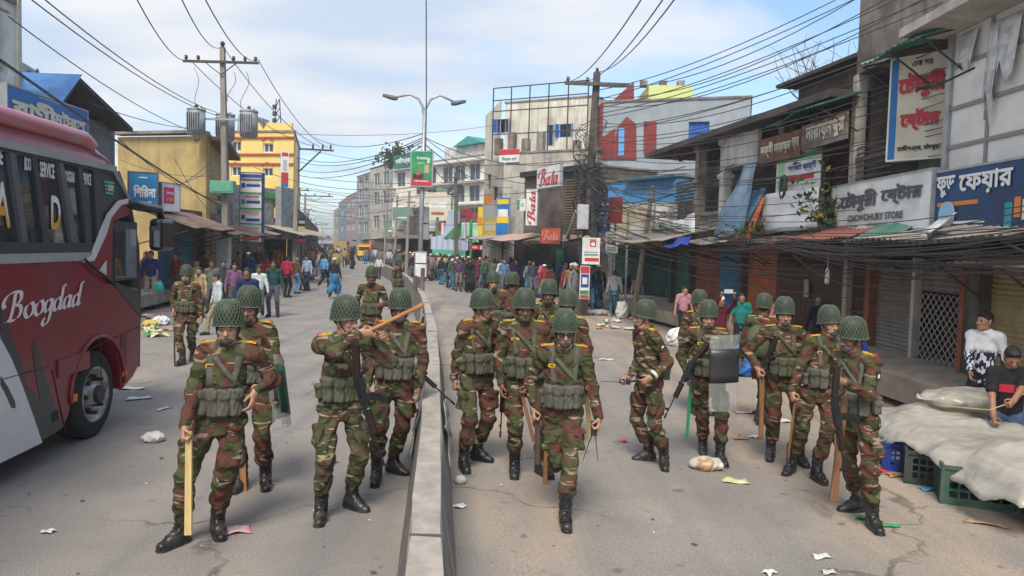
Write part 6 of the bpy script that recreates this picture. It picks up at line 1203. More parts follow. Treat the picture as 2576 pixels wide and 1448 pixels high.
for u0,u1,m in ((395,425,SHUTB),(447,480,mat('sky_blue_door',(.08,.24,.4),.6,(.06,.18,.3),4)),(490,520,BROWNW),(530,556,SHUTG)): shutter(rt,l2(u0,640)[0],l2(u1,640)[0],.0,2.3,m,-.03,'door')
aw('rusty tin awning over the left shops by the bus mirror',l2,345,470,2.5,3.1,1.7,RUST); aw('dark brown tin awning sloping below the pink sign',l2,440,540,2.35,2.9,2.0,mat('dark_brown_tin',(.13,.08,.065),.85,(.09,.06,.05),3)); aw('pale tin awning by the transformer pole',px(555,33,640,38),555,640,2.5,2.9,1.6,TINGREY); aw('buff canvas awning under the tall notice board',px(655,37,742,42),655,742,2.5,3.0,2.2,mat('buff_canvas',(.42,.36,.26),.8,(.34,.29,.21),2),0,False)
sp1=px(322,22.5,398,22.9); sign('shop_sign','blue board with white Bengali name and a brown side above the left awning',sp1,(324,432),(396,520),mat('sign_sky_blue',(.02,.24,.48),.5,(.015,.18,.4),2),.6,.45,[('শিরিনা',.55,.45,.76,.34,WHTC,dict(bold=.05)),('ফার্মেসী',.5,.1,.6,.12,WHTC)],[(.5,.86,.3,.03,WHTC)],frame=SBROWN); bpy.context.view_layer.update()
sp2=px(408,23.6,452,24.4); sign('shop_sign','white board with a pink panel next to the blue Bengali board',sp2,(408,459),(452,532),WHT,.6,.3,[('ঔষধ ঘর',.4,.66,.4,.13,WHTC,dict(bold=.03)),('এখানে',.4,.42,.4,.12,SYEL,dict(bold=.03))],[(.38,.56,.6,.6,SPINK)],frame=STEEL)
sp3=px(524,31,560,32.8); sign('shop_sign','dark board with pale Bengali lettering behind the transformer pole',sp3,(526,486),(566,548),mat('sign_dark_green',(.05,.07,.06),.7,(.08,.06,.05),3),.4,.08,[('হাসান',.5,.55,.7,.4,SGREY,dict(bold=.03))])
sp4=px(652,40,700,41); sign('shop_sign','small black shop board with pale Bengali letters',sp4,(655,612),(688,630),LBLACK,.3,.08,[('বস্ত্রালয়',.5,.5,.8,.7,SGREY,dict(bold=.03))])
nb_=px(602,31.5,660,31.5)
bars=[(.5,.955,.98,.055,LNAVY)]
for k,z in enumerate((.84,.60,.375,.135)): bars+=[(.5,z+.055,.8,.03,LPINK),(.5,z+.085,.94,.012,SGREY),(.14,z-.02,.18,.07,(LNAVY,SGREEN,mat('letter_violet',(.12,.05,.2),.6),SORANGE)[k]),(.6,z-.02 if k<2 else z-.055,.66,.04,LNAVY),(.6,z+.02,.5,.012,SGREY)]
for z in (.905,.71,.485,.26): bars.append((.5,z,1.,.02,SGREEN))
bars.append((.5,.045,.8,.045,mat('sign_orange_red',(.68,.12,.04),.6)))
sign('notice_board','tall narrow white notice board with green stripes and blue print',nb_,(605,434),(657,608),WHT,0,.3,[('ডাঃ মোঃ',.55,.895,.6,.02,LRED),('ডাঃ এম',.55,.655,.6,.02,LRED)],bars,frame=SNAVY)
sp5=px(706,38.4,727,38.6); sign('upright_shop_sign','narrow upright white and red sign on the yellow building corner',sp5,(707,378),(726,470),WHT,.5,.1,[],[(.5,.9,.8,.1,LRED),(.5,.6,.5,.3,SGREY),(.5,.25,.9,.3,LRED),(.5,.05,.9,.1,SBLUE)])
sp6=px(748,44,768,44.5); sign('upright_shop_sign','narrow dark sign with yellow and red bands beyond the second pole',sp6,(750,548),(768,612),LBLACK,.3,.1,[],[(.5,.85,.8,.12,SGREY),(.5,.6,.9,.16,SYEL),(.5,.35,.8,.12,SGREY),(.5,.1,.9,.12,LRED)])
sp7=px(664,39,690,39.5); sign('shop_sign','white tilted notice on the dim left shop row',sp7,(668,510),(688,552),WHT,.4,.06,[],[(.5,.5,.6,.5,SGREY)])
sign('glass_cabinet_sign','blue grey glazed display sign leaning at the second pole',px(706,40,744,42),(708,470),(736,590),mat('dull_blue_glass',(.2,.28,.33),.3,(.14,.2,.24),3),.6,.3,frame=STEEL)
# ================================================================ poles, lamp, wires
def pole(label,g,top,r0,r1,m,name='utility_pole',square=True,grp='utility poles along the street'):
    rt=root(name,label,'pole',g,0,grp); t=V(top)-V(g); b=MB(); b.tube([(0,0,-.1),t*.5,t],[r0,(r0+r1)/2,r1],4 if square else 8); b.build('shaft',m,rt); rt['top']=0; del rt['top']; return rt,t
def arm(rt,c,w,m=IRON,ang=0.,ins=(),braced=True,th=.06):
    b=MB(); d=V((math.cos(ang),math.sin(ang),0)); c=V(c); b.tube([c-d*w/2,c+d*w/2],th,4)
    if braced:
        for s in (-1,1): b.tube([c+d*s*w*.22,c-V((0,0,.45))],.022,4)
    b.build('cross_arm',m,rt)
    for q in ins: p=c+d*w*q; k=MB(); k.tube([p+V((0,0,.05)),p+V((0,0,.12)),p+V((0,0,.16)),p+V((0,0,.2))],[.03,.065,.05,.06],8); k.build('insulator',mat('insulator_brown',(.05,.035,.03),.3),rt)
g=G(572,0+740); g=V((*uY(572,27),0)); tp=A(560,118,27.); tpole,t=pole('utility pole carrying three transformers on the left pavement',g,tp,.17,.11,POLE)
ac=t*(1-.045); arm(tpole,(t.x,t.y-.15,A(560,158,27).z),2.7,IRON,0.,(-.46,-.3,.17,.32,.46)); arm(tpole,(t.x*.75,t.y-.2,A(562,302,27).z),1.7,STEEL,0,(),False,.05)
k=MB(); k.tube([(t.x,t.y,t.z),(t.x,t.y,t.z+.12),(t.x,t.y,t.z+.2)],[.04,.09,.05],8); k.build('insulator',MATS['insulator_brown'],tpole)
TRF=mat('transformer_grey',(.34,.36,.37),.5,(.27,.29,.3),3,dirt=(.14,.11,.09),dscale=3)
for lab,u,v,w,dy in (('grey finned transformer tank, left one on the pole',494,305,.62,-.3),('plain grey transformer tank mounted behind the pole',567,318,.66,.45),('grey finned transformer tank, right one on the pole',626,310,.62,-.2)):
    c=A(u,v,27+dy); rt=root('transformer',lab,'transformer',c,0,'transformers on the pole'); b=MB(); b.tube([(0,0,-.46),(0,0,.4)],w*.5,14); b.build('tank',TRF,rt,True); b=MB(); b.tube([(0,0,.4),(0,0,.46)],[w*.54,w*.5],14); b.tube([(0,0,-.5),(0,0,-.46)],[w*.4,w*.5],14); b.build('lid',TRF,rt)
    b=MB()
    for q in range(6): x=-w*.3+w*.12*q; b.box(x-.012,x+.012,-w*.62,-w*.3,-.35,.28)
    b.build('cooling_fin',TRF,rt); b=MB(); b.tube([(.0,0,.46),(0,0,.55),(0,0,.62)],[.05,.07,.03],8); b.tube([(.18,0,.46),(.18,0,.52)],.03,6); b.build('bushing',MATS['insulator_brown'],rt)
o=MB().box(-.42,.42,-.15,.15,-.22,.22).box(-.36,.36,-.165,-.15,-.17,.17).build('control_box',mat('mint_green_paint',(.12,.36,.24),.6,(.1,.3,.2),4),bevel=.015); o.location=A(561,470,26.7); tag(o,'mint green metal box on the transformer pole','box')
o=MB().box(-.22,.22,-.14,.14,-.5,.5).box(-.17,.17,-.16,-.14,-.42,.42).build('meter_box',mat('pale_meter_box',(.5,.52,.48),.6,(.4,.42,.4),4),bevel=.015); o.location=A(563,632,26.5); tag(o,'pale grey meter box low on the transformer pole','box')
o=MB().box(-.22,.22,-.14,.14,-.4,.4).tube([(0,-.17,.1),(0,-.14,.1)],.07,12).build('meter_box',mat('pale_mint',(.42,.52,.46),.6),bevel=.015); o.location=A(558,690,26.3)+V((0,0,.05)); tag(o,'pale mint meter cabinet near the ground by the transformer pole','box')
p2,t=pole('second utility pole on the left with a one sided arm',V((*uY(741,38),0)),A(748,366,38),.15,.11,POLE); c=A(792,374,38)-p2.location; b=MB(); b.tube([t-V((.1,0,.15)),V((t.x+1.85,t.y,t.z-.2))],.06,4); b.tube([V((t.x+.1,t.y,t.z-1.3)),V((t.x+1.2,t.y,t.z-.25))],.045,4); b.build('cross_arm',IRON,p2); 
for q in (.9,1.4,1.8): MB().tube([(t.x+q-.1,t.y,t.z-.12),(t.x+q-.1,t.y,t.z+.1)],[.06,.04],6).build('insulator',MATS['insulator_brown'],p2)
for lab,u,v,Y,w in (('third pole with arm beyond the dark upright sign',768,486,62,3.0),('far thin pole in the haze of the left pavement',795,560,120,2.4),('farthest pole down the street',812,572,160,2.4)):
    p3,t=pole(lab,V((*uY(u-2,Y),0)),A(u,v,Y),.15,.1,POLE); arm(p3,(t.x+.8,t.y,t.z-.2),w,IRON,0,(-.4,0,.4))
bp_,t=pole('thick old utility pole wrapped in tangled cables on the right pavement',V((2.5,26.2,-.1)),A(1502,182,26),.24,.16,POLEW); arm(bp_,(t.x-.0,t.y-.2,A(1500,214,26).z+.1),2.25,POLEW,0.05,(-.45,-.15),False,.08); k=MB().tube([(t.x,t.y,t.z),(t.x,t.y,t.z+.15)],[.07,.05],6).build('insulator',MATS['insulator_brown'],bp_)
b=MB().box(-.19,.19,-.14,.14,-.42,.42).box(-.16,.16,-.15,-.14,-.38,.38); o=b.build('meter_box',mat('silver_box',(.5,.5,.5),.5,(.4,.4,.4),4),bevel=.02); o.location=A(1466,545,25.6); tag(o,'silver switch box high on the tangled pole','box')
o=MB().tube([(0,-.08,0),(0,.08,0)],.17,16).build('siren_horn',mat('dull_olive_metal',(.28,.26,.2),.7)); o.location=A(1447,603,25.6)+V((.4,0,0)); tag(o,'small round metal cover on the tangled pole','horn')
p4,t=pole('leaning wooden pole in front of the ochre shop',G(1592,800),A(1643,466,24.3),.1,.07,mat('bleached_wood_pole',(.33,.29,.24),.9,(.24,.21,.17),4,stretch=(3,3,.3)),square=False); 
p5,t=pole('leaning steel lattice post by the tangled pole',G(1385,715),A(1452,530,29.),.12,.1,STEEL)
p6,t=pole('straight dark pole with crossarm by the festival gate',V((*uY(1150,50),0)),A(1146,432,50),.2,.15,POLEW); arm(p6,(t.x,t.y-.2,A(1146,447,50).z),1.75,POLEW,0,(-.4,.4),False); b=MB()
for k in range(10): a=RNG.uniform(0,6.28); b.tube([V((t.x,t.y,t.z-1.2))+V((.5*math.cos(a+s*.6),.3*math.sin(a*2+s),.35*math.sin(a+s*.8))) for s in range(8)],.02,4)
b.build('cable_loops',IRON,p6)
for lab,u,vb,vt,Y in (('thin leaning post beside the white box on the divider',1030,690,480,48),('grey concrete post among the right hand poles',1000,660,490,62),('thin post with camera at the far right kerb',975,640,470,75)): p7,t=pole(lab,V((*uY(u-8,Y),0)),A(u,vt,Y),.14,.1,POLE)
lg=V((axis_x(24.7),24.7,.6)); LP=root('street_lamp','double armed street lamp standing on the divider','lamp',lg); bt_=A(1068,278,24.7)-lg; b=MB(); b.tube([(0,0,-.0),bt_*.5,bt_],[.095,.08,.06],8); b.build('post',STEEL,LP,True)
for s,u,v in ((-1,963,239),(1,1172,254)):
    e=A(u,v,24.7)-lg; b=MB(); j=bt_; b.tube([j-V((0,0,.3)),j+V((.05*s,0,.1)),j+V((.2*s,0,.38)),j+V((.5*s,0,.52)),V((e.x-.42*s,e.y,e.z-.06 if s<0 else e.z-.02))],[.045,.045,.042,.04,.035],8); b.build('lamp_arm',STEEL,LP,True)
    h=MB(); d=(e-V((e.x-.45*s,e.y,e.z-.1))).normalized(); h.tube([e-d*.5,e-d*.35,e],[.05,.085,.05],8); h.build('lamp_head',mat('lamp_head_grey',(.12,.13,.14),.5),LP,True)
b=MB(); b.tube([bt_*.99-V((0,0,1.4))+V((.06,0,0)),bt_*.99+V((.06,0,0)),A(1072,0,24)-lg],.02,5); b.build('cable_riser',IRON,LP)
ppl=Plane(uY(1033,24.5),uY(1090,24.5)); sign('campaign_poster','green campaign poster with a portrait and red foot on the lamp post',ppl,(1036,381),(1086,468),SGREEN,0,.08,[('ঈদ মোবারক',.5,.82,.5,.09,WHTC,dict(bold=.03)),('শুভেচ্ছা',.46,.66,.34,.05,WHTC),('আলহাজ্ব',.5,.13,.7,.06,WHTC,dict(bold=.02))],[(.48,.1,1.04,.2,LRED),(.32,.28,.52,.16,mat('portrait_coat',(.1,.02,.03),.7)),(.34,.4,.2,.16,SKIN[1]),(.82,.75,.14,.16,SCREAM),(.74,.5,.2,.24,LPINK)],frame=STEEL)
def white_box(lab,u0,v0,u1,v1,Y,m=WHT,name='blank_sign_box'):
    pl=Plane(uY(u0-1,Y),uY(u1+1,Y)); return sign(name,lab,pl,(u0,v0),(u1,v1),m,0,.12,frame=STEEL)
white_box('upper blank white box on the lamp post',1046,634,1071,661,24.4); white_box('lower blank white box on the lamp post',1045,663,1071,695,24.4); white_box('upper grey sign back behind the lamp post',1058,522,1076,560,25.2,SGREY); white_box('lower grey sign back behind the lamp post',1058,562,1076,600,25.2,SGREY)
for lab,u,v,h in (('rusty pipe stump left of the lamp foot',1040,735,.5),('rusty iron pipe at the foot of the lamp post',1050,722,.75)): y=23.8; o=MB().tube([(0,0,0),(.0,0,h)],.07,8).build('pipe_stump',RUST); o.location=(axis_x(y)-.05+(.12 if u>1045 else -.12),y,.7); tag(o,lab,'pipe')
# wires
NW=[0]
def wire(a,b_,sag,r=.011,m=None,n=14,label=None,grp=None,name='overhead_cable',par=None):
    a,b_=V(a),V(b_); q=MB(); q.tube([a.lerp(b_,i/n)-V((0,0,4*sag*(i/n)*(1-i/n))) for i in range(n+1)],r if not isinstance(r,tuple) else [r[0]+(r[1]-r[0])*i/n for i in range(n+1)],4,cap=False); o=q.build(name,m or IRON)
    if label: tag(o,label,'cable',grp)
    return o
GW='overhead cables strung along the left poles'; arms=[tpole.location+V((x,-.35,tp.z-0)) for x in (-1.25,0,1.25)]
arms=[A(478,150,26.8),A(560,116,26.8),A(650,150,26.8)]; far=[A(785,366,38),A(805,369,38),A(825,371,38)]
for k,(a,f) in enumerate(zip(arms,far)):
    wire(a,f,.5,.014,label='one of the three high line cables between the two left poles',grp=GW)
for a,(u,v) in zip(arms,((325,0),(440,0),(497,0))): e=A(u,v-40,12); wire(a,e,.4,.012,label='one of the three high line cables running overhead from the transformer pole',grp=GW)
for u,v,u2,v2 in ((55,-20,545,290),(90,-20,545,282)): wire(A(u,v,12),A(u2,v2,26.8),.25,.012,label='one of two parallel cables sloping from the top left to the transformers',grp=GW)
wire(A(20,40,14),A(470,325,26.5),.2,.012,label='cable from the white corner block down to the left transformer',grp=GW); wire(A(0,150,10),A(560,520,26.8),.1,.022,label='thick black cable sloping over the blue billboard',grp=GW); wire(A(230,260,17),A(475,322,26),.1,.012,label='short cable from the blue roof to the transformer',grp=GW); wire(A(300,350,20),A(560,505,26.8),.3,.012,label='slack cable across the old yellow wall',grp=GW)
for u,v,u2,v2 in ((330,480,545,420),(360,500,545,395),(300,400,550,440),(440,400,555,555)): wire(A(u,v,26.8),A(u2,v2,26.6),.25,.012,label='one of the crossing service cables in front of the old yellow wall',grp=GW)
for a,e in (((488,170),(500,268)),((588,180),(578,255)),((620,180),(612,272))): q=MB(); s=A(*a,26.7); t=A(*e,26.8); q.tube([s.lerp(t,i/6)+V((.12*math.sin(i*.9),0,0)) for i in range(7)],.011,4); tag(q.build('jumper_lead',IRON),'one of the thin leads dropping to the transformers','cable',GW)
for (u,v,Y) in ((745,430,38),(745,470,38),(768,490,62)):
    pass
for u,v,Y,u2,v2,Y2 in ((745,395,38,1066,345,24.7),(748,405,38,1066,350,24.7),(745,425,38,1066,355,24.7),(640,330,38,1300,305,50),(748,440,38,1066,365,24.7),(790,345,44,1066,335,24.7),(735,470,38,1400,505,40),(760,500,60,1150,452,50),(750,520,44,1290,560,44),(640,420,38,1050,470,30),(745,440,38,1480,420,26),(790,380,44,1480,400,26),(768,505,62,1150,470,50),(760,470,50,1480,470,26),(1066,380,24.7,1150,455,50),(1066,360,24.7,1290,470,44)): wire(A(u,v,Y),A(u2,v2,Y2),.5,.016,label='one of the cables crossing above the road at the street lamp',grp='cables crossing the road')
wire(A(1072,350,24.7),A(1470,450,26),.7,.014,label='thicker sagging cable from the lamp to the tangled pole'); wire(A(1068,345,24.7),A(1470,400,26),.5,.016,label='one of the cables crossing above the road at the street lamp',grp='cables crossing the road')
GR='cables fanning out from the tangled pole to the near right'
for a,(u,v) in zip((A(1428,205,26),A(1470,205,26),A(1502,180,26)),((1625,-20),(1680,-20),(1710,-20))): wire(a,A(u,v,11),.3,.012,label='one of the high line cables running overhead from the tangled pole',grp=GR)
for k in range(36):
    v=215+k*11.5+RNG.uniform(-6,6); a=A(1500,v,26); b_=A(2650,-340+k*32+RNG.uniform(-25,25),10.5); wire(a,b_,RNG.uniform(.2,1.),(.016,.0075),n=18,label='one of the many long cables fanning from the tangled pole towards the near right',grp=GR)
for k in range(18): wire(A(1490,410+k*9,26),A(1900+RNG.uniform(-200,250),420+RNG.uniform(-60,170),20),RNG.uniform(.2,.6),.015,label='one of the slack cables between the tangled pole and the veranda',grp=GR)
for k in range(32):
    o_=RNG.uniform(.9,1.6); z0=RNG.uniform(2.25,2.75); a=V((4.6+RNG.uniform(-.2,.2),24.3,2.9+RNG.uniform(-.2,.3))); m1=V((6.86-o_,15.2,z0)); e=V((6.86-o_,6.5,z0+RNG.uniform(-.3,.25))); q=MB(); s1_,s2_=RNG.uniform(.1,.4),RNG.uniform(.05,.3)
    q.tube([a.lerp(m1,i/12)-V((0,0,4*s1_*(i/12)*(1-i/12))) for i in range(12)]+[m1.lerp(e,i/12)-V((0,0,4*s2_*(i/12)*(1-i/12))) for i in range(13)],RNG.uniform(.006,.011),4,cap=False); tag(q.build('overhead_cable',IRON),'one of the bundle of slack cables sagging along the awnings','cable','slack cables along the right awnings')
for k in range(10):
    y0=RNG.uniform(9,17); y1=y0+RNG.uniform(2.5,6); z0=RNG.uniform(2.0,2.6); wire((6.86-RNG.uniform(.2,1.4),y0,z0),(6.86-RNG.uniform(.2,1.4),y1,RNG.uniform(2.1,2.9)),RNG.uniform(.15,.5),.009,label='one of the short drooping service leads under the awnings',grp='slack cables along the right awnings')
# the tangle itself: loops and drops round the big pole
tg=MB()
for k in range(95):
    c=A(1486,RNG.normal(470,50),26); q=[]; a=RNG.uniform(0,6.28); L=RNG.uniform(.3,1.15)
    for s in range(10): q.append(c+V((L*.55*math.sin(a+s*.7),.35*math.cos(a*1.3+s*.6),L*.7*math.sin(a*.7+s*.45))))
    tg.tube(q,RNG.uniform(.008,.018),4,cap=False)
for k in range(26): x=RNG.normal(0,.16); tg.tube([A(1490,RNG.uniform(400,470),26)+V((x,-.25,0)),A(1480,540,26)+V((x*.7+RNG.normal()*.1,-.27,0)),A(1475,RNG.uniform(600,740),26)+V((x+RNG.normal()*.15,-.25,0))],.014,4,cap=False)
tag(tg.build('cable_tangle',mat('cable_grey_black',(.04,.04,.042),.7,(.1,.095,.09),9)),'dense knot of looped cables wrapped around the big pole','cable tangle')
# ================================================================ far street
def blk(label,u0,Y0,u1,Y1,v,depth,m,rows=(),cols=(),group='buildings far down the street',**k):
    pl=px(u0,Y0,u1,Y1); z1=pl((u0+u1)/2,v)[1]; W=pl.W; wins=[]; hw=.05 if len(cols)>4 else .13
    for zf in rows:
        for xf_ in cols: wins.append((W*(xf_-hw),W*(xf_+hw),z1*zf,z1*zf+1.6))
    return building('far_building',label,pl,z1,depth,m,wins,group=group,nx=2,nz=1,**k),pl
wb,wpl=blk('big pale apartment block with rows of dark windows behind the lamp',985,84,1222,70,405,10,mat('bright_plaster',(.82,.8,.74),.85,(.74,.72,.66),1.,dirt=(.45,.42,.37),dscale=.5,damt=.5),(.2,.4,.6,.79),(.1,.3,.45,.62,.74,.88))
for zf in (.2,.4,.6,.79): MB().box(.3,wpl.W-.3,-.55,0,wpl(1100,405)[1]*zf+1.75,wpl(1100,405)[1]*zf+1.9).build('sun_ledge',CONCL,wb)
MB().box(wpl.W*.5,wpl.W*.95,1,6,wpl(1150,402)[1],wpl(1150,362)[1]).build('stair_tower',WHITEW,wb); b=MB(); x0=wpl(1140,360)[0]; x1=wpl(1192,360)[0]; z0=wpl(1165,362)[1]; z1=wpl(1165,340)[1]; b.prism([(x0-.8,z0),(x1+.8,z0),((x0+x1)/2,z1)],.5,3.); b.build('green_gable',mat('teal_roof',(.05,.3,.27),.6),wb)
sign('roof_sign','long green roof sign with white lettering on the apartment block',wpl,(990,392),(1082,412),mat('sign_dark_teal',(.02,.17,.16),.6),.3,.2,[('হাজীগঞ্জ টাওয়ার',.42,.5,.7,.6,WHTC,dict(bold=.03))],[(.88,.5,.16,.5,LTEAL)])
leafy('bushy roof garden plant spilling over the far parapet',wpl.pt(wpl(968,400)[0],1,wpl(968,410)[1]-.4),500,(1.2,.8,.9),[LEAF[0],mat('dry_leaf',(.22,.1,.05),.8,(.15,.09,.05),5)],'roof_bush','plant',14,2.6,None,True,.3)
for lab,u0,Y0,u1,Y1,v,m,rows,cols in (('grey concrete block left of the pale apartments',928,96,986,88,418,CONCL,(.35,.6,.8),(.3,.7)),('weathered tower block with balconies further on',895,112,930,104,440,mat('far_grey',(.33,.33,.34),.9,(.27,.27,.28),.5),(.3,.5,.7,.85),(.3,.7)),('distant block with a red hoarding',868,160,898,140,490,mat('far_pink',(.42,.25,.23),.9,(.3,.28,.28),.3),(.4,.6,.8),(.3,.7)),('distant block wrapped in blue green netting',850,190,872,165,505,mat('far_teal',(.15,.3,.33),.9,(.22,.26,.27),.3),(.4,.7),(.5,)),('farthest ochre block on the skyline',838,260,858,225,525,mat('far_ochre',(.45,.36,.22),.9,(.35,.3,.25),.3),(.4,.7),(.5,)),('pale far block left of the street end',752,150,772,170,565,mat('far_pale',(.4,.42,.43),.9,(.3,.33,.34),.3),(.5,),(.3,.7)),('low far block at the left street end',770,200,792,240,578,MATS['far_grey'],(.5,),(.5,)),('pale horizon block closing the street',788,420,838,400,592,MATS['far_pale'],(.5,),(.2,.4,.6,.8)),('far left block beyond the second pole',725,60,752,78,520,mat('far_buff',(.36,.33,.29),.9,(.25,.24,.22),.4),(.45,.7),(.3,.7))): blk(lab,u0,Y0,u1,Y1,v,12,m,rows,cols)
# shop signs down the right side of the far street
SM2=[WHT,SGREY,mat('faded_red_board',(.38,.1,.09),.7,(.3,.16,.14),2),WHT,mat('faded_green_board',(.12,.26,.19),.7,(.2,.27,.22),2),SCREAM,mat('faded_blue_board',(.14,.22,.36),.7,(.22,.27,.34),2),SGREY,LBLACK]
N2=['white','grey','faded red','white','faded green','cream','faded blue','grey','black']
SM=[SRED,WHT,SGREEN,SBLUE,SYEL,SGREY,LTEAL,SNAVY,SORANGE]
for k in range(26):
    t=k/25; Y=150-t*88; u=1288+(axis_x(Y)+6.9+RNG.uniform(-1.3,.5))/Y*FOC; v=RNG.uniform(470,590)+8*t; w=RNG.uniform(8,16)*60/Y*1.4; h=RNG.uniform(10,34)*60/Y*1.3; pl=Plane(uY(u-w,Y),uY(u+w,Y-.5)); sign('far_shop_sign','small '+N2[k%9]+' shop sign among those stacked down the far right side',pl,(u-w/2,v-h/2),(u+w/2,v+h/2),SM2[k%9],.1,.15,[],[(.5,.5,.7,.3,SM[(k*4+1)%9])],group='small shop signs down the far street')
for k in range(48):
    Y=54+RNG.random()**1.4*90; sd_=1 if k%3 else -1; o_=(4.9+RNG.uniform(-.9,.6)) if sd_>0 else (-7.2+RNG.uniform(-.5,.8)); c=V((axis_x(Y)+o_,Y,RNG.uniform(2.6,7.5) if sd_>0 else RNG.uniform(2.6,5.5))); w_=RNG.uniform(.6,2.2); h_=RNG.uniform(.5,2.4); pl=Plane((c.x-w_/2,Y),(c.x+w_/2,Y-.3)); sign('far_shop_sign',N2[k%9]+' sign board jutting out over the '+('right' if sd_>0 else 'left')+' pavement far down the street',pl,(0,c.z+h_/2),(w_,c.z-h_/2),SM2[k%9],0,.12,[],[(.5,.55,.7,.22,SM2[(k*5+2)%9]),(.5,.25,.5,.1,SM2[(k*2+1)%9])],group='sign boards far down the street '+('right' if sd_>0 else 'left'),px_=False)
for k in range(9):
    Y=58+k*13; sd_=(4.4,-6.6)[k%2]; p3,t=pole('one of the row of thin poles receding down the far street',V((axis_x(Y)+sd_,Y,0)),V((axis_x(Y)+sd_+.1,Y,RNG.uniform(6,7.6))),.14,.1,POLEW,grp='thin poles down the far street'); arm(p3,(t.x,t.y-.15,t.z-.3),2.,IRON,0,(-.4,.4),False)
    if k: wire(p3.location+V((.8,0,6.2)),pv3+V((.8,0,6.2)),.5,.02,label='one of the cables strung along the far street poles',grp='cables down the far street'); wire(p3.location+V((-.8,0,6.0)),pv3+V((-.8,0,6.1)),.7,.02,label='one of the cables strung along the far street poles',grp='cables down the far street')
    pv3=p3.location.copy()

for k,(lab,u0,Y0,u1,Y1,h,m) in enumerate((('dark shop row below the pale apartments',1080,66,1215,55,4.,mat('shop_dark',(.07,.06,.055),.9,(.12,.1,.09),2)),('shop row with awnings beyond the lamp',985,88,1082,66,5.,mat('shop_brown',(.16,.13,.11),.9,(.09,.08,.07),1.5)),('far shop row at the bend',905,135,988,88,6.,mat('shop_far',(.22,.2,.19),.9,(.14,.13,.13),1)))):
    pl=px(u0,Y0,u1,Y1); o=building('shop_row',lab,pl,h,6,m,[(pl.W*(i+.15)/6,pl.W*(i+.85)/6,.1,2.6) for i in range(6)],pane=DARK,fm=IRON,nx=1,nz=1,parapet=.1,group='shop rows down the far street')
    aw(('grey awning along the dark shop row','long awning along the shop row beyond the lamp','far awning at the bend')[k],pl,u0+3,u1-3,2.7,3.1,2.,(TINGREY,RUST,TINGREY)[k])
lr=px(742,45,800,120); building('shop_row','left shop row running into the distance',lr,4.2,6,mat('shop_left',(.2,.18,.16),.9,(.12,.11,.1),1),[(lr.W*(i+.15)/12,lr.W*(i+.85)/12,.1,2.6) for i in range(12)],pane=DARK,fm=IRON,nx=1,nz=1,parapet=.1,group='shop rows down the far street')
# festival gate with striped cloth, flags and green posts
fp=px(1084,53,1178,51); FG=proot('festival_gate','cloth covered festival gate in pale blue stripes with a green frill','gate',fp); STR=mat('pale_blue_cloth',(.42,.5,.66),.8,(.55,.6,.72),3,stretch=(9,9,.2))
zt,zb=fp(1130,598)[1],fp(1130,628)[1]; b=MB(); b.grid(lambda i,j:(fp.W*i,-.15*math.sin(i*40)*.3,zt+(zb-zt)*j+.25*math.sin(i*math.pi)*(1-j)),60,3,0,.03); b.build('striped_cloth',STR,FG); b=MB(); b.grid(lambda i,j:(fp.W*(.06+.88*i),-.1+.05*math.sin(i*70),zb-.45*j*(.8+.2*math.sin(i*40)**2)),60,2,0,.02); b.build('green_frill',mat('mint_cloth',(.12,.42,.3),.7),FG)
b=MB(); x0,x1=fp(1112,560)[0],fp(1155,560)[0]; b.prism([(x0,zt+.1),(x1,zt+.1),(fp(1150,545)[0],fp(1150,530)[1]),(fp(1126,545)[0],fp(1126,530)[1])],.1,.3); b.build('upper_cloth',STR,FG); b=MB(); b.prism([fp(1118,598),fp(1158,560),fp(1156,598)],-.1,.05); b.build('green_triangle',SGREEN,FG)
for k,u in enumerate((1090,1104,1120,1133,1146,1160,1175)): x=fp(u,600)[0]; MB().tube([(x,.4,-.2),(x,.4,fp(u,(545,560,530,500,520,565,550)[k])[1])],.11,6).build('cloth_post',(SGREEN,WHTC)[k%2],FG)
for k,u in enumerate((1096,1112,1143,1153,1166)):
    p=fp.pt(fp(u,560)[0],.3,fp(u,(575,570,545,540,550)[k])[1]); q=MB(); q.tube([(0,0,-2.5),(0,0,.5)],.03,5); q.grid(lambda i,j:(.0+.7*i,.08*math.sin(i*6+k),.45-.6*j*(1-.3*i)),6,3,0,.01); o=q.build('red_flag',mat('flag_red',(.35,.05,.07),.8)); o.location=p; tag(o,'one of the red flags fluttering on the festival gate','flag','red flags on the festival gate')
sheet('green_sheet','pale mint sheet hung behind the festival gate','cloth',[A(1160,560,55),A(1205,560,55),A(1160,610,55),A(1205,610,55)],mat('mint_sheet',(.35,.62,.48),.7),8,8,.1)
sign('shop_sign','small red sign beside the festival gate',px(1178,49,1216,48.5),(1182,615),(1214,628),SRED,.3,.1,[('বাটা',.4,.5,.4,.5,WHTC)],[(.9,.5,.14,.8,WHT)])
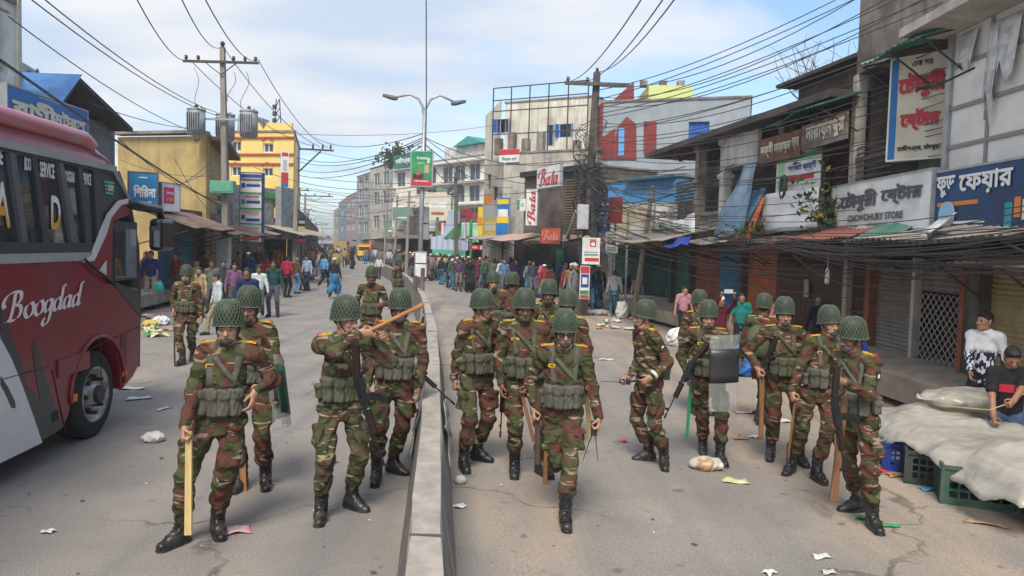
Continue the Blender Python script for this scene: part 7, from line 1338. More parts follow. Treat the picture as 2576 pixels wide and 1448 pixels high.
# yellow lorry far down the road
yl=root('lorry','yellow lorry parked far down the road beside the crowd','lorry',(*uY(916,93),0),.2); yl.scale=(.72,.72,.72); b=MB(); b.box(-1.1,1.1,-1.6,0,.7,1.7).box(-1.0,1.0,-1.5,0,1.7,2.6); b.build('cab',SYEL,yl,bevel=.1); MB().box(-.9,.9,-1.52,-1.49,1.75,2.4).build('windscreen',TINT,yl); MB().box(-1.2,1.2,.1,4.5,.8,2.9).build('cargo_body',SORANGE,yl); MB().box(-1.15,1.15,-1.75,-1.6,.5,.9).build('bumper',IRON,yl)
for x in (-.9,.9):
    for y in (-.8,3.2): MB().tube([(x-.15,y,.45),(x+.15,y,.45)],.45,14).build('wheel',RUB,yl)
    MB().tube([(x*.8,-1.64,1.),(x*.8,-1.6,1.)],.14,10).build('headlight',WHTC,yl)
cr=root('cart','brown loaded cart farther up the road among the crowd','cart',(*uY(855,130),0)); MB().box(-1.2,1.2,0,2,.7,2.4).build('load',mat('cart_load',(.4,.25,.08),.9),cr); MB().box(-1.3,1.3,-.1,2.2,.55,.7).build('deck',WOODB,cr)
for x in (-1.25,1.25): MB().tube([(x-.04,1,.55),(x+.04,1,.55)],.55,14).build('wheel',RUB,cr)
# ================================================================ people of the street
def civ(label,u,vt,vf,yaw,top,bottom,stance='stand',skin=1,**k):
    p=G(u,vf); q=A(u,vt,p.y); S=max(.8,min(1.1,(q.z-p.z)/1.735)); a=R_(yaw); fw=np.array((math.sin(a),-math.cos(a),0)); lf=np.array((math.cos(a),math.sin(a),0))
    kw=dict(kind='civilian',top=top,bottom=bottom,skin=skin,S=S,res=.011 if p.y>12 else .009,detail=p.y<21,rigon=False,cR=.4,cL=.4,fat=.97)
    if stance=='walk': kw.update(fR=tuple(fw*.26*S-lf*.07),fL=tuple(-fw*.28*S+lf*.07+np.array((0,0,.05))),pL=-25,yR=-4,yL=4)
    elif stance=='stand': o=RNG.uniform(.06,.13); kw.update(fR=tuple(-lf*o+fw*RNG.uniform(-.05,.06)),fL=tuple(lf*o+fw*RNG.uniform(-.05,.06)))
    kw.update(k); return figure(tuple(p),label,yaw,**kw)
BLK=(.015,.015,.018); JEAN=(.03,.05,.1); KHA=(.28,.2,.12); GRY=(.12,.12,.13); WHI=(.7,.7,.68); NAV=(.015,.03,.1)
def arms(yaw,p,S,kind):
    a=R_(yaw); fw=np.array((math.sin(a),-math.cos(a),0)); lf=np.array((math.cos(a),math.sin(a),0))
    return {'phone':dict(hR=tuple(fw*.3-lf*.08+np.array((0,0,1.22*S))),hL=tuple(fw*.28+lf*.1+np.array((0,0,1.15*S)))),'folded':dict(hR=tuple(fw*.22+lf*.06+np.array((0,0,1.12*S))),hL=tuple(fw*.24-lf*.06+np.array((0,0,1.16*S))))}[kind]
LST=[('man in open blue jacket and beige trousers on the kerb by the bus mirror',380,630,776,14,(.02,.035,.16),(.42,.34,.25),'stand',dict(skin=1)),
('man in black jacket and checked sarong standing behind the blue jacket man',428,638,762,20,BLK,(.1,.11,.11),'stand',dict(lower='sarong',skin=2)),
('man in brown pullover turned away behind the cane soldier',458,642,748,150,(.2,.11,.05),GRY,'stand',{}),
('bald man in pale yellow shirt just behind the cane soldier',496,655,772,-30,(.62,.5,.22),GRY,'stand',dict(cov='none')),
('bearded man in tan shirt at the cane soldier\'s shoulder',503,676,800,-20,(.4,.3,.18),KHA,'stand',dict(beard=True,skin=0)),
('young man in pale grey hoodie and khaki trousers looking down towards the bus',546,688,842,-48,(.52,.58,.58),(.33,.27,.17),'walk',dict(skin=1,head=(-12,-8))),
('man in olive grey jacket with folded arms behind the hoodie man',533,655,788,10,(.17,.18,.14),GRY,'stand',dict(skin=2)),
('man in dark slate jacket left of the purple pullover man',562,655,782,15,(.05,.06,.065),JEAN,'stand',dict(skin=1)),
('person in purple and cream banded pullover among the onlookers',589,660,792,25,(.25,.1,.2),(.1,.08,.07),'stand',dict(cov='hair2')),
('smiling man in navy jacket facing the camera over the helmets',621,672,874,6,NAV,JEAN,'stand',dict(skin=2)),
('man in pale mint shirt and dark trousers walking among the onlookers',651,668,802,12,(.6,.7,.66),GRY,'walk',dict(skin=2)),
('man in dark teal pullover with white bands and folded arms',687,655,797,8,(.02,.07,.075),(.1,.1,.14),'stand',dict(skin=2)),
('man seen from behind in crimson shirt and black jeans at the kerb',720,642,748,165,(.42,.02,.06),BLK,'stand',dict(skin=2)),
('person wrapped in brown shawl beside the crimson shirt man',745,648,738,150,(.15,.09,.05),(.15,.3,.5),'stand',dict(cov='cap',covcol=(.4,.35,.3))),
('man in light blue shirt holding a dark bag near the second pole',773,642,732,-20,(.42,.5,.66),(.03,.04,.06),'stand',dict(skin=1)),
('man in black vest standing with his back to the light blue shirt man',762,638,730,170,(.02,.03,.06),BLK,'stand',{}),
('man in dark teal shirt standing under the tall notice board',624,620,722,5,(.02,.13,.14),BLK,'stand',dict(skin=2)),
('man with yellow cap and plum waistcoat under the notice board',649,620,720,-6,(.14,.03,.08),(.6,.55,.5),'stand',dict(cov='cap',covcol=(.7,.45,.1))),
('man in orange red shirt in front of the dim shop row',698,622,712,170,(.5,.12,.06),GRY,'stand',{}),
('man in bright red top just left of the crimson shirt man',672,650,742,20,(.6,.05,.04),BLK,'stand',dict(skin=2)),
('man in charcoal clothes by the pale meter cabinet',513,622,735,30,(.04,.04,.045),GRY,'stand',{}),
('man in grey shirt with hands to his face before the blue doors',497,620,738,40,(.3,.29,.3),BLK,'stand',dict(head=(20,0))),
('man in dark coat before the sky blue door',412,618,738,0,(.03,.03,.035),BLK,'stand',{}),
('man in blue and white shirt behind the slate jacket man',537,622,738,-20,(.12,.25,.5),BLK,'stand',{}),
('man in sky blue shirt carrying a satchel, walking away along the kerb',815,640,722,150,(.12,.36,.66),BLK,'walk',dict(skin=1)),
('man in black sweater, blue sarong and white cap walking away on the road',840,648,750,172,(.02,.025,.035),(.04,.2,.36),'walk',dict(lower='sarong',cov='cap',covcol=(.8,.8,.78),skin=1)),
('man in white tee and black trousers standing on the far road',953,650,702,5,WHI,BLK,'stand',{}),
('bearded man in long cream robe striding beside the festival gate',1129,640,708,-15,(.66,.6,.46),(.66,.6,.46),'walk',dict(lower='robe',cov='cap',covcol=WHI,coat=.4,beard=True)),
('child in black top and teal trousers beside the cream robe man',1147,664,708,10,BLK,(.02,.3,.3),'stand',{}),
('girl in bright pink dress under the festival gate',1171,646,714,0,(.66,.06,.16),(.66,.06,.16),'stand',dict(lower='dress',coat=.4)),
('woman in black gown and veil nearest the pink dress girl',1197,652,714,-10,BLK,BLK,'stand',dict(lower='dress',cov='scarf',covcol=BLK,coat=.4)),
('woman in black gown and veil left of the cream robe man',1110,648,702,5,(.03,.02,.03),(.03,.02,.03),'stand',dict(lower='dress',cov='scarf',covcol=(.03,.02,.03),coat=.4)),
('woman in pale yellow dress at the blank white boxes',1085,652,702,0,(.6,.44,.16),(.6,.44,.16),'stand',dict(lower='dress',cov='scarf',covcol=(.6,.44,.16),coat=.4)),
('person in orange headscarf behind the black gowns',1098,640,696,10,(.5,.3,.12),(.1,.14,.4),'stand',dict(cov='scarf',covcol=(.5,.05,.03))),
('woman in rust brown shawl left of the second row soldiers',1226,648,712,-15,(.24,.06,.03),(.24,.06,.03),'stand',dict(lower='dress',cov='scarf',covcol=(.22,.06,.035),coat=.4)),
('man in white tee shirt strolling behind the second row soldiers',1262,650,738,10,WHI,(.1,.1,.12),'walk',dict(skin=2)),
('man in striped grey tee standing behind the marching group',1320,656,728,12,(.16,.2,.24),BLK,'stand',{}),
('woman in bright pink headscarf by the tangled pole',1358,668,748,-30,(.7,.14,.32),(.2,.25,.4),'stand',dict(cov='scarf',covcol=(.72,.14,.34),lower='dress')),
('person in orange shirt stooping behind the pink headscarf',1386,672,748,30,(.55,.2,.02),GRY,'stand',{}),
('man in royal blue shirt seen from behind by the tangled pole',1412,658,748,165,(.02,.07,.26),BLK,'stand',{}),
('man in grey shirt facing the lattice post',1447,662,750,-160,(.28,.29,.28),GRY,'stand',{}),
('man in olive long shirt bending beside the low poster',1490,694,772,-60,(.22,.22,.12),(.1,.13,.12),'stand',dict(lean=(-.16,0),head=(0,-25),coat=.35)),
('man in blue grey polo shirt looking at his phone by the sign post',1548,685,778,10,(.16,.22,.3),(.2,.3,.42),'stand',dict(head=(0,-22),skin=2)),
('man in dark jacket and pale cap next to the phone user',1578,682,778,-10,(.03,.05,.08),(.15,.25,.42),'stand',dict(cov='cap',covcol=(.55,.4,.3))),
('man in navy shirt before the green shop door',1620,696,782,0,(.015,.03,.13),BLK,'stand',dict(skin=2)),
('man in crimson shirt standing with arms folded by the dark post',1661,692,784,10,(.38,.015,.06),(.02,.03,.08),'stand',{}),
('man in faded pink shirt behind the leaning wooden pole',1601,700,784,5,(.5,.3,.3),(.04,.12,.1),'stand',{}),
('man in tan shirt at the dark post beside the green door',1690,702,792,-20,(.4,.26,.2),BLK,'stand',{}),
('man in grey green shirt between the navy and crimson shirts',1640,690,778,0,(.25,.25,.24),GRY,'stand',{}),
('young bearded man in pink tee and black trousers on the right pavement',1715,719,856,4,(.52,.25,.3),BLK,'stand',dict(sleeve='short',skin=0,head=(20,0))),
('man in black shirt sitting low in front of the blue shutter',1815,712,822,0,BLK,BLK,'stand',dict(skin=2)),
('dim figure in dark teal shirt before the dull red shutter',1772,714,822,-10,(.02,.05,.07),BLK,'stand',dict(skin=2)),
('young man in teal tee shirt behind the raised phone',1860,736,905,-12,(.015,.2,.19),BLK,'stand',dict(sleeve='short',skin=1)),
('man in salmon pink shirt behind the soldier with the pack',1945,752,905,160,(.6,.25,.28),BLK,'stand',{}),
('man in grey cap and dark coat with his back turned at the grille gate',2052,748,915,172,(.02,.025,.035),(.05,.05,.06),'stand',dict(cov='cap',covcol=(.36,.35,.34),beard=False)),
('person in bright blue shirt hidden behind the rightmost soldier',2140,836,1020,20,(.02,.08,.4),BLK,'stand',dict(skin=2))]
for lab,u,vt,vf,yw,tc_,bc,st,k in LST:
    civ(lab,u,vt,vf,yw,tc_,bc,st,**k)
ph_=civ('man in maroon pullover and white cap holding up a phone with both hands',1806,744,930,-4,(.13,.015,.03),BLK,'stand',skin=1,cov='cap',covcol=(.8,.8,.82),hR=(.02-.12,-.36,1.5),hL=(.16,-.36,1.5),eR=(-1,.1,-.4),eL=(1,.1,-.4),cR=.8,cL=.8,dR=(.15,-.2,1),dL=(-.15,-.2,1),tR=(.6,-.3,.2),tL=(-.6,-.3,.2))
o=MB().box(-.085,.085,-.006,.006,-.04,.04).box(-.075,.075,.006,.008,-.034,.034,1).build('phone',[mat('phone_silver',(.5,.5,.52),.3),DGLASS],bevel=.003); o.location=(ph_.grips[0]*.5+ph_.grips[1]*.5)+np.array((0,-.0,.05)); tag(o,'silver phone held up sideways by the maroon pullover man','phone')
pz=MB().box(-.045,.045,-.03,.0,-.0,.06).build('phone',DGLASS); pz.location=(0,0,0); q=G(1548,778); pz.location=(q.x+.02,q.y-.3,1.12); tag(pz,'dark phone in the hands of the blue grey polo man','phone')
# the two young men at the stall
SHP=bpy.data.materials.new('patterned_white_shirt'); SHP.use_nodes=True; n=SHP.node_tree.nodes; l=SHP.node_tree.links; bs=n['Principled BSDF']; bs.inputs['Roughness'].default_value=.9; tcn=n.new('ShaderNodeTexCoord'); sp_=n.new('ShaderNodeSeparateXYZ'); l.new(tcn.outputs['Object'],sp_.inputs[0]); mpn=n.new('ShaderNodeMapping'); mpn.inputs['Scale'].default_value=(26,26,13); l.new(tcn.outputs['Object'],mpn.inputs[0]); vo=n.new('ShaderNodeTexNoise'); vo.inputs['Scale'].default_value=1.; vo.inputs['Detail'].default_value=1; l.new(mpn.outputs[0],vo.inputs['Vector'])
mr_=n.new('ShaderNodeMapRange'); mr_.inputs[1].default_value=1.26; mr_.inputs[2].default_value=1.2; l.new(sp_.outputs[2],mr_.inputs[0]); gt=n.new('ShaderNodeMath'); gt.operation='GREATER_THAN'; gt.inputs[1].default_value=.47; l.new(vo.outputs[0],gt.inputs[0]); ml=n.new('ShaderNodeMath'); ml.operation='MULTIPLY'; l.new(gt.outputs[0],ml.inputs[0]); l.new(mr_.outputs[0],ml.inputs[1]); mxn=n.new('ShaderNodeMix'); mxn.data_type='RGBA'; mxn.inputs[6].default_value=(.72,.73,.76,1); mxn.inputs[7].default_value=(.015,.02,.06,1); l.new(ml.outputs[0],mxn.inputs[0]); l.new(mxn.outputs[2],bs.inputs['Base Color'])
def at_depth(u,vt,Y,S): q=A(u,vt,Y); return (q.x,q.y,q.z-1.735*S)
p=at_depth(2483,783,9.6,1.0); b1=figure(p,'young man in white shirt with dark patterned lower half, looking left behind the stall',-42,kind='civilian',top=WHI,bottom=BLK,skin=0,cov='hair2',res=.0075,rigon=False,head=(-32,2),hR=tuple(A(2440,965,9.35)-V(p)),eR=(-.6,.4,-.4),sleeve='long',coat=.2,fat=.84)
for c in b1.rt.children:
    if c.name.startswith(('shirt','long_coat')): c.material_slots[0].link='OBJECT'; c.material_slots[0].material=SHP
p=at_depth(2546,868,8.0,.96); b2=figure(p,'boy in black tee with red and white chest band pulling a string',-20,kind='civilian',top=(.014,.014,.016),bottom=(.06,.1,.17),skin=1,cov='hair2',res=.0075,rigon=False,sleeve='short',head=(2,-26),hR=tuple(A(2500,1062,7.75)-V(p)),hL=tuple(A(2538,1028,7.55)-V(p)),cR=.9,cL=.9,S=.96,eL=(.8,.2,-.4))
up=np.array((0,0,1.)); zc=b2.nb[2]-.2; 
for nm,x0_,x1_,m in (('red_chest_band',.13,-.03,mat('band_red',(.45,.02,.04),.8)),('white_chest_band',-.035,-.13,mat('band_white',(.7,.68,.66),.8))):
    P=[march(b2.J,np.array((b2.pv[0]*.3+b2.nb[0]*.7,b2.pv[1]*.3+b2.nb[1]*.7,zc))+b2.tl*(x0_+(x1_-x0_)*i/5)*-1+b2.tf*.4,-b2.tf)+b2.tf*.006 for i in range(6)]; link(nm,ribbon(P,[b2.tf]*6,.085,.004).mesh(nm,m),b2.rt)
# bags carried
BAGT=mat('teal_plastic_bag',(.02,.36,.32),.35)
def blob(name,label,cat,c,r,m,amp=.18,res=.02,squash=None,group=None,fr=22.):
    s=RNG.uniform(0,9); f=lambda x,y,z:(amp*min(r)*(np.sin(fr*x/max(r)*.25+s+2*np.sin(9*z/max(r)*.4+s))*np.sin(fr*y/max(r)*.25+2*s)+.6*np.sin((x*1.7+y*1.1-z*1.3)*fr/max(r)*.33+s))).astype(np.float32)
    me=smesh(name,[ell((0,0,r[2]*.8),r)],max(res,max(r)/11),[m],f,(lambda x,y,z:-z+.0*x+.0*y)); o=link(name,me); o.location=c; return tag(o,label,cat,group)
for lab,u,v,Y,m in (('teal plastic bag in the blue jacket man\'s hand',400,735,21.5,BAGT),('dark blue bag carried by the light blue shirt man',784,705,34.5,mat('navy_bag',(.02,.03,.1),.6)),('teal plastic bag by the brown shawl',757,705,33.5,BAGT)): c=A(u,v,Y); blob('carrier_bag',lab,'bag',c,(.13,.1,.17),m)
o=blob('backpack','olive pack on the back of the soldier seen from behind','backpack',(0,0,0),(.17,.12,.24),RIG,.08,.015); q=s18.loc+s18.nb-s18.tf*.26; o.location=q-np.array((0,0,.5))
# ---- many smaller pedestrians: a few poses, copied
PR=[]
for k,(st,lw,cv,bd) in enumerate((('walk','trousers','hair',False),('stand','trousers','hair2',False),('stand','dress','scarf',False),('walk','sarong','cap',False),('walk','trousers','cap',True),('stand','trousers','hair',False))):
    PR.append(figure((0,0,0),'x',0,kind='civilian',top=(1,1,1),bottom=(1,1,1),skin=1+k%2,res=.02,detail=False,rigon=False,lower=lw,cov=cv,beard=bd,**(dict(fR=(-.07,-.24,0),fL=(.07,.26,.05),pL=-25) if st=='walk' else {})).rt)
TOPC=[((.58,.58,.56),'white'),((.32,.04,.045),'red'),((.02,.04,.13),'navy'),((.02,.02,.022),'black'),((.1,.22,.38),'blue'),((.25,.25,.25),'grey'),((.36,.18,.08),'orange'),((.06,.13,.09),'green'),((.42,.33,.14),'yellow'),((.17,.09,.05),'brown'),((.42,.14,.22),'pink'),((.12,.05,.12),'purple'),((.03,.035,.04),'black'),((.4,.42,.44),'pale grey'),((.05,.06,.1),'navy')]
VEIL=[((.015,.015,.017),'black'),((.14,.03,.04),'maroon'),((.02,.03,.08),'navy'),((.2,.09,.04),'rust'),((.02,.02,.022),'black'),((.08,.05,.09),'plum')]
BOTC=[(.02,.02,.025),(.04,.06,.12),(.2,.17,.13),(.12,.12,.13),(.05,.18,.3)]
used=set(); OCC=[]
def pede(x,y,yaw,where):
    k=int(RNG.choice(6,p=[.25,.24,.12,.08,.07,.24])); pr=PR[k]; tc_,nm=TOPC[int(RNG.integers(len(TOPC)))] if k!=2 else VEIL[int(RNG.integers(6))]; bc=BOTC[int(RNG.integers(5))]
    if k not in used: r=pr; used.add(k); ch=list(pr.children)
    else:
        r=pr.copy(); COL.objects.link(r); ch=[]
        for c in pr.children: q=c.copy(); COL.objects.link(q); q.parent=r; ch.append(q)
    r.location=(x,y,gz(x,y)); r.rotation_euler=(0,0,R_(yaw)); s=RNG.uniform(.92,1.04); r.scale=(s,s,s)
    dk='veiled' if k==2 else ('capped' if k in (3,4) else 'bareheaded')
    for c in ch:
        n_=c.name.split('.')[0]
        if n_ in ('shirt','long_coat'): c.color=(*tc_,1)
        elif n_ in ('trousers','sarong','dress'): c.color=(*(tc_ if k==2 else bc),1)
        elif n_=='headscarf': c.color=(*tc_,1)
        elif n_=='prayer_cap': c.color=(.75,.75,.72,1)
        elif n_=='shoe': c.color=(.03,.03,.03,1)
    tag(r,f'{dk} pedestrian in {nm} {where}','person','pedestrians down the street')
def place(n,y0,y1,o0,o1,where):
    c=0; t=0
    while c<n and t<n*20:
        t+=1; y=y0+(y1-y0)*RNG.random()**1.3; x=axis_x(y)+RNG.uniform(o0,o1)
        if any((x-a)**2+(y-b)**2<.45 for a,b in OCC): continue
        OCC.append((x,y)); pede(x,y,RNG.choice([0,180])+RNG.uniform(-50,50),where); c+=1
place(80,44,125,-8.8,-3.2,'on the far left roadside'); place(105,46,120,1.2,5.2,'on the far right roadside under the shop signs'); place(46,37,54,2.6,6.4,'near the festival gate and shoe shop'); place(10,60,130,-5,5,'out on the far carriageway'); place(34,95,150,-8,9,'in the crowd where the street narrows'); place(26,24,44,-9.2,-6.6,'in front of the left shops'); place(16,26,37,5.6,7.2,'by the signs and leaning pole on the right'); 
# the packed far-off crowd, one mass
cm_=MB()
for k in range(640):
    y=135+RNG.random()*170; x=axis_x(y)+RNG.uniform(-11,9); h=RNG.uniform(1.5,1.75); m=int(RNG.choice(6,p=[.3,.2,.15,.15,.1,.1]))
    cm_.tube([(x,y,0),(x,y,.8),(x,y,1.25),(x,y,h-.3)],[.16,.2,.24,.12],6,m); cm_.tube([(x,y,h-.32),(x,y,h-.16),(x,y,h)],[.07,.12,.06],6,6)
tag(cm_.build('crowd',[mat('crowd_%d'%i,c,.9) for i,c in enumerate(((.02,.02,.03),(.03,.05,.12),(.3,.3,.3),(.3,.03,.04),(.12,.1,.08),(.08,.16,.25)))]+[HAIRM]),'dark far off crowd filling the end of the street',None,None,'stuff')
# ================================================================ stall, crates, litter
def crate(label,u,v,Yoff,yaw,m,W=.55,D=.36,H=.32):
    p=G(u,v); rt=root('crate',label,'crate',p,R_(yaw),'plastic crates under the stall'); b=MB()
    def side(M,w):
        q=MB(); holes=[(-w/2+.05+(w-.1)*i/6+.008,-w/2+.05+(w-.1)*(i+1)/6-.008,.06+(H-.12)*j/3+.01,.06+(H-.12)*(j+1)/3-.01) for i in range(6) for j in range(3)]
        wall(q,-w/2,w/2,.01,H,holes,.012); vs=[M@V(x) for x in q.v]; b.add(vs,q.f)
    for a,(dx,dy),w in ((0,(0,-D/2),W),(180,(0,D/2),W),(90,(W/2,0),D),(-90,(-W/2,0),D)): side(MX.Translation((dx,dy,0))@MX.Rotation(R_(a),4,'Z'),w)
    b.box(-W/2+.013,W/2-.013,-D/2+.013,D/2-.013,.0,.02); b.build('crate_body',m,rt); r=MB()
    for q in ((-W/2-.015,W/2+.015,-D/2-.015,-D/2+.012),(-W/2-.015,W/2+.015,D/2-.012,D/2+.015),(-W/2-.015,-W/2+.012,-D/2+.012,D/2-.012),(W/2-.012,W/2+.015,-D/2+.012,D/2-.012)): r.box(q[0],q[1],q[2],q[3],H-.03,H+.006); r.box(q[0],q[1],q[2],q[3],-.004,.02)
    for sx in (-1,1):
        for sy in (-1,1): r.box(sx*(W/2+.004)-.016,sx*(W/2+.004)+.016,sy*(D/2+.004)-.016,sy*(D/2+.004)+.016,.02,H-.03)
    r.build('rim',m,rt); return rt
CG=mat('green_crate_plastic',(.03,.1,.07),.5,(.04,.08,.065),4,dirt=(.2,.17,.14),dscale=4,damt=.5); CD=mat('dark_green_crate_plastic',(.025,.05,.042),.5,(.03,.045,.04),4,dirt=(.15,.13,.11),dscale=4,damt=.5); CB=mat('blue_crate_plastic',(.015,.05,.3),.45,(.012,.04,.2),4); CM=mat('maroon_crate_plastic',(.13,.02,.03),.5)
crate('dirty green plastic crate nearest the camera under the stall',2452,1262,0,-22,CG,.62,.4,.37); crate('dark green crate between the blue and the nearest crates',2342,1212,0,-24,CD,.5,.36,.34); crate('blue plastic crate with white cloth beside it',2272,1178,0,-20,CB,.42,.34,.3); crate('maroon red crate at the far end of the stall',2226,1142,0,-15,CM,.42,.34,.3); crate('dark crate at the photo\'s right edge',2590,1262,0,-14,CD,.6,.4,.36)
st_=root('market_stall','low plank market stall standing on short legs behind the crates','stall',(5.3,7.7,gz(5.3,7.7))); b=MB(); b.box(-.75,.95,-1.6,1.6,.3,.36); b.build('stall_top',WOODB,st_)
for x in (-.65,.85):
    for y in (-1.5,1.5): MB().box(x-.04,x+.04,y-.04,y+.04,-.02,.3).build('leg',WOODB,st_)
HEAP=mat('fruit_heap',(.5,.36,.16),.8,(.42,.14,.08),9,lo=.45,hi=.55)
for lab,x,y,r in (('heap of orange and yellow fruit under the plastic, near basket',4.95,7.0,(.4,.42,.09)),('mixed produce heap in the middle of the stall',5.3,7.9,(.5,.5,.08)),('pale produce heap at the far end of the stall',5.0,8.8,(.38,.4,.07))): blob('produce_heap',lab,'produce',(x,y,.18),r,HEAP,.12,.03)
bk_=root('basket','round wicker basket jutting out from under the plastic above the green crate','basket',(4.83,6.95,.12)); b=MB(); b.grid(lambda i,j:((.3+.09*j+.006*(int(round(i*48))%2))*math.cos(2*math.pi*i),(.3+.09*j+.006*(int(round(i*48))%2))*math.sin(2*math.pi*i),.2*j),48,6,0,.012); b.build('basket_side',mat('wicker',(.4,.25,.1),.8,(.28,.16,.06),18,stretch=(1,1,4),bump=.4,bscale=60),bk_)
def film():
    m=bpy.data.materials.new('cloudy_plastic_film'); m.use_nodes=True; n=m.node_tree.nodes; l=m.node_tree.links; b=n['Principled BSDF']; b.inputs['Base Color'].default_value=(.56,.52,.45,1); b.inputs['Roughness'].default_value=.28; b.inputs['Specular IOR Level'].default_value=.5
    z=n.new('ShaderNodeTexNoise'); z.inputs['Scale'].default_value=3.5; z.inputs['Detail'].default_value=7; r=n.new('ShaderNodeMapRange'); r.inputs[1].default_value=.35; r.inputs[2].default_value=.65; r.inputs[3].default_value=.38; r.inputs[4].default_value=.8; l.new(z.outputs[0],r.inputs[0]); l.new(r.outputs[0],b.inputs['Alpha'])
    mp=n.new('ShaderNodeMapping'); mp.inputs['Scale'].default_value=(2.2,4.5,3); tcx=n.new('ShaderNodeTexCoord'); l.new(tcx.outputs['Object'],mp.inputs[0]); z2=n.new('ShaderNodeTexNoise'); z2.inputs['Scale'].default_value=.9; z2.inputs['Detail'].default_value=4; z2.inputs['Distortion'].default_value=.9; l.new(mp.outputs[0],z2.inputs['Vector']); bn=n.new('ShaderNodeBump'); bn.inputs['Strength'].default_value=.8; bn.inputs['Distance'].default_value=.04; l.new(z2.outputs[0],bn.inputs['Height']); l.new(bn.outputs[0],b.inputs['Normal']); return m
FILM=film(); b=MB()
def cov_(i,j):
    x=4.22+1.95*i; y=6.0+3.3*j; e=min(i/.14,j/.1,(1-j)/.1,1.); z=.36+.13*math.exp(-((x-4.95)**2+(y-7.)**2)/.12)+.1*math.exp(-((x-5.3)**2+(y-7.9)**2)/.2)+.08*math.exp(-((x-5.)**2+(y-8.8)**2)/.12)
    z+=.012*math.sin(11*x+3*math.sin(4*y))+.01*math.sin(7*y+5*math.sin(3*x))+.006*math.sin(31*x+9*math.sin(6*y))
    if e<1: q=(1-max(e,0)); z-=(.2+.06*math.sin(3.1*y)+.025*math.sin(11*y))*q**1.4; x-=.025*math.sin(8*y)*q
    return (x,y,z)
b.grid(cov_,46,70,0,.004); tag(b.build('plastic_sheet',FILM,smooth=True),'large cloudy plastic sheet draped over the whole stall','plastic sheet')
blob('plastic_bundle','crumpled bundle of clear plastic lying on top of the stall sheet','plastic bundle',(5.55,8.75,.43),(.62,.34,.13),FILM,.14,.025,fr=34.)
sg=MB(); h1=b2.grips[1]; sg.tube([h1,h1+np.array((-.25,-.1,-.05)),h1+np.array((-.5,.3,-.1))],.006,5); tag(sg.build('string',mat('jute_string',(.5,.38,.2),.9)),'taut string in the hands of the black tee shirt boy','string')
# litter
def paper(label,u,v,w,h,m,yaw=0.,cat='paper',name='paper_scrap',crump=.02,grp='scraps of paper and packaging on the road'):
    p=G(u,v); s=RNG.uniform(0,9); b=MB(); b.grid(lambda i,j:((i-.5)*w*(1+.15*math.sin(5*j+s)),(j-.5)*h*(1+.15*math.sin(6*i+s)),.008+crump*(.5+.5*math.sin(7*i+s)*math.cos(6*j+2*s))),7,6,0,.003); o=b.build(name,m,smooth=True); o.location=p; o.rotation_euler=(0,0,R_(yaw)); return tag(o,label,cat,grp)
PW=mat('litter_white',(.66,.65,.62),.8,(.5,.48,.45),9); PP=mat('litter_pink_print',(.55,.22,.22),.8,(.6,.45,.42),14); PY=mat('litter_yellow_print',(.6,.56,.2),.7,(.65,.63,.55),9); PC=mat('litter_cardboard',(.4,.24,.15),.85); PB=mat('litter_cyan',(.08,.3,.5),.6); PG=mat('litter_green_ribbon',(.02,.35,.12),.5); PR_=mat('litter_red',(.6,.04,.03),.6)
for a in (('pinkish printed paper by the front soldier\'s left boot',595,1336,.2,.16,PP,20),('white paper scrap near the bus wheel',349,1003,.3,.16,PW,30),('grey paper scrap at the bus corner',330,978,.34,.16,PW,10),('yellow printed wrapper on the right lane',1850,1212,.25,.16,PY,-12),('white paper far right in front',2066,1403,.14,.08,PW,15),('white scrap on the road behind the group',1526,905,.32,.16,PW,0),('small scrap at the bottom edge',1935,1443,.1,.07,PW,40),('second scrap at the bottom edge',2085,1443,.1,.06,PW,10),('brown cardboard strip on the right',2480,1320,.32,.06,PC,-25),('cyan wrapper in front of the dark green crate',2335,1233,.16,.1,PB,10),('red tape by the blue crate',2228,1190,.08,.2,PR_,10),('green ribbon under the rightmost boots',2185,1308,.2,.06,PG,-20),('end of green ribbon beside the rightmost boot',2240,1326,.16,.04,PG,0),('white scrap between the cane and plank',1968,1060,.22,.16,PW,0),('cardboard scrap in front of the blue crate',2262,1196,.3,.14,PC,10),('buff scrap behind the plank soldier',1862,1105,.2,.08,PC,5),('grey wrapper at the right divider foot',1157,1276,.1,.08,PW,30),('pink wrapper far behind the shield',1875,1038,.34,.16,PP,0),('white scrap right of the small wrapper',1898,1100,.16,.1,PW,50),('small red scrap on the right lane',1567,1112,.1,.06,PR_,0),('orange scrap beside the plank soldier',1990,1128,.1,.05,PR_,20),('white scrap near the crate',2380,1205,.1,.07,PW,20),('small pale scrap on the left lane',120,1340,.1,.06,PW,0),('scrap behind the pale stick soldier',410,1030,.2,.07,PW,70)): paper(*a)
for k in range(34):
    lft=k<14; u,v=(RNG.uniform(355,430),RNG.uniform(795,850)) if lft else (RNG.uniform(1475,1640),RNG.uniform(780,835)); paper('one of the many scraps in the litter heap by the left kerb' if lft else 'one of the scattered scraps along the right roadside',u,v,RNG.uniform(.15,.4),RNG.uniform(.1,.3),[PW,PW,PC,PY,PG,PP][int(RNG.integers(6))],RNG.uniform(0,180),crump=.08,grp='litter heap by the left kerb' if lft else 'scraps along the right roadside')
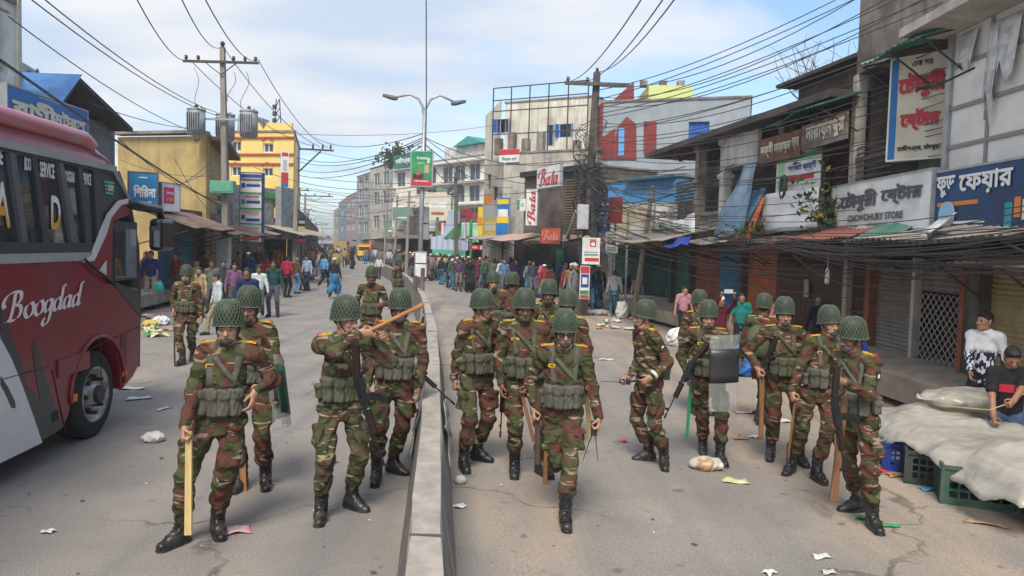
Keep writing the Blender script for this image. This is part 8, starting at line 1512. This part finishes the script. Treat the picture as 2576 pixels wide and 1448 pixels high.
for lab,u,v,r,m,nm,cat in (('white plastic bag lying on the left lane',386,1110,(.12,.1,.06),BAGW,'plastic_bag','bag'),('clear and orange plastic bag at the shield soldier\'s boots',1776,1180,(.18,.13,.075),mat('clear_orange_bag',(.55,.5,.43),.35,(.42,.26,.12),5,lo=.5,hi=.6),'plastic_bag','bag'),('white sack standing by the leaning wooden pole',1564,800,(.22,.2,.34),BAGW,'sack','sack'),('second white sack right of the leaning pole',1664,800,(.24,.2,.32),BAGW,'sack','sack'),('white cloth by the blue crate',2254,1168,(.13,.1,.08),BAGW,'cloth_bundle','cloth'),('grey brick fragment at the right foot of the divider',1158,1216,(.06,.05,.045),CONCL,'brick_piece','brick'),('white crumpled bag in the left kerb heap',405,815,(.22,.18,.12),BAGW,'plastic_bag','bag'),('yellowish crumpled bag in the left kerb heap',378,822,(.2,.16,.1),mat('yellow_bag',(.55,.45,.12),.5),'plastic_bag','bag'),('white bag of goods behind the half hidden soldier',1702,870,(.26,.2,.26),BAGW,'plastic_bag','bag'),('blue plastic bundle behind the shield',1870,945,(.3,.22,.34),mat('blue_plastic',(.03,.16,.5),.4,(.02,.12,.36),4),'plastic_bundle','bundle'),('small rubble heap on the right roadside',1505,792,(.5,.3,.12),mat('rubble_grey',(.34,.31,.28),.95,(.24,.22,.2),6),'rubble_pile','rubble')): blob(nm,lab,cat,G(u,v),r,m,.13,.016)
lb=MB()
for k in range(420):
    y=3.4+RNG.random()**1.6*22; o=RNG.uniform(-7,7.5)
    if abs(o)<.25: continue
    x=axis_x(y)+o; z=gz(x,y)+.004; a=RNG.uniform(0,6.28); s=RNG.uniform(.008,.03); c,d=math.cos(a)*s,math.sin(a)*s*RNG.uniform(.3,.9); m=int(RNG.choice(3,p=[.5,.35,.15])); lb.add([(x-c,y-d,z),(x+d,y-c,z+.003),(x+c,y+d,z+.008),(x-d,y+c,z+.003)],[(0,1,2,3)],m)
tag(lb.build('litter',[mat('debris_brown',(.12,.09,.06),.9),PW,mat('debris_dark',(.04,.035,.03),.9)]),'fine crumbs and specks of litter strewn over the road',None,None,'stuff')
# ================================================================ haze over the far street
hb=MB().box(-960,960,-8,1720,-1.4,18.); hm=bpy.data.materials.new('haze_air'); hm.use_nodes=True; n=hm.node_tree.nodes; l=hm.node_tree.links; n.remove(n['Principled BSDF']); pv_=n.new('ShaderNodeVolumePrincipled'); pv_.inputs['Color'].default_value=(.86,.9,.95,1); pv_.inputs['Density'].default_value=.0014; pv_.inputs['Anisotropy'].default_value=.2; l.new(pv_.outputs[0],n['Material Output'].inputs['Volume'])
hz=hb.build('haze',hm); tag(hz,None,None,None,'stuff'); sc.cycles.volume_bounces=0
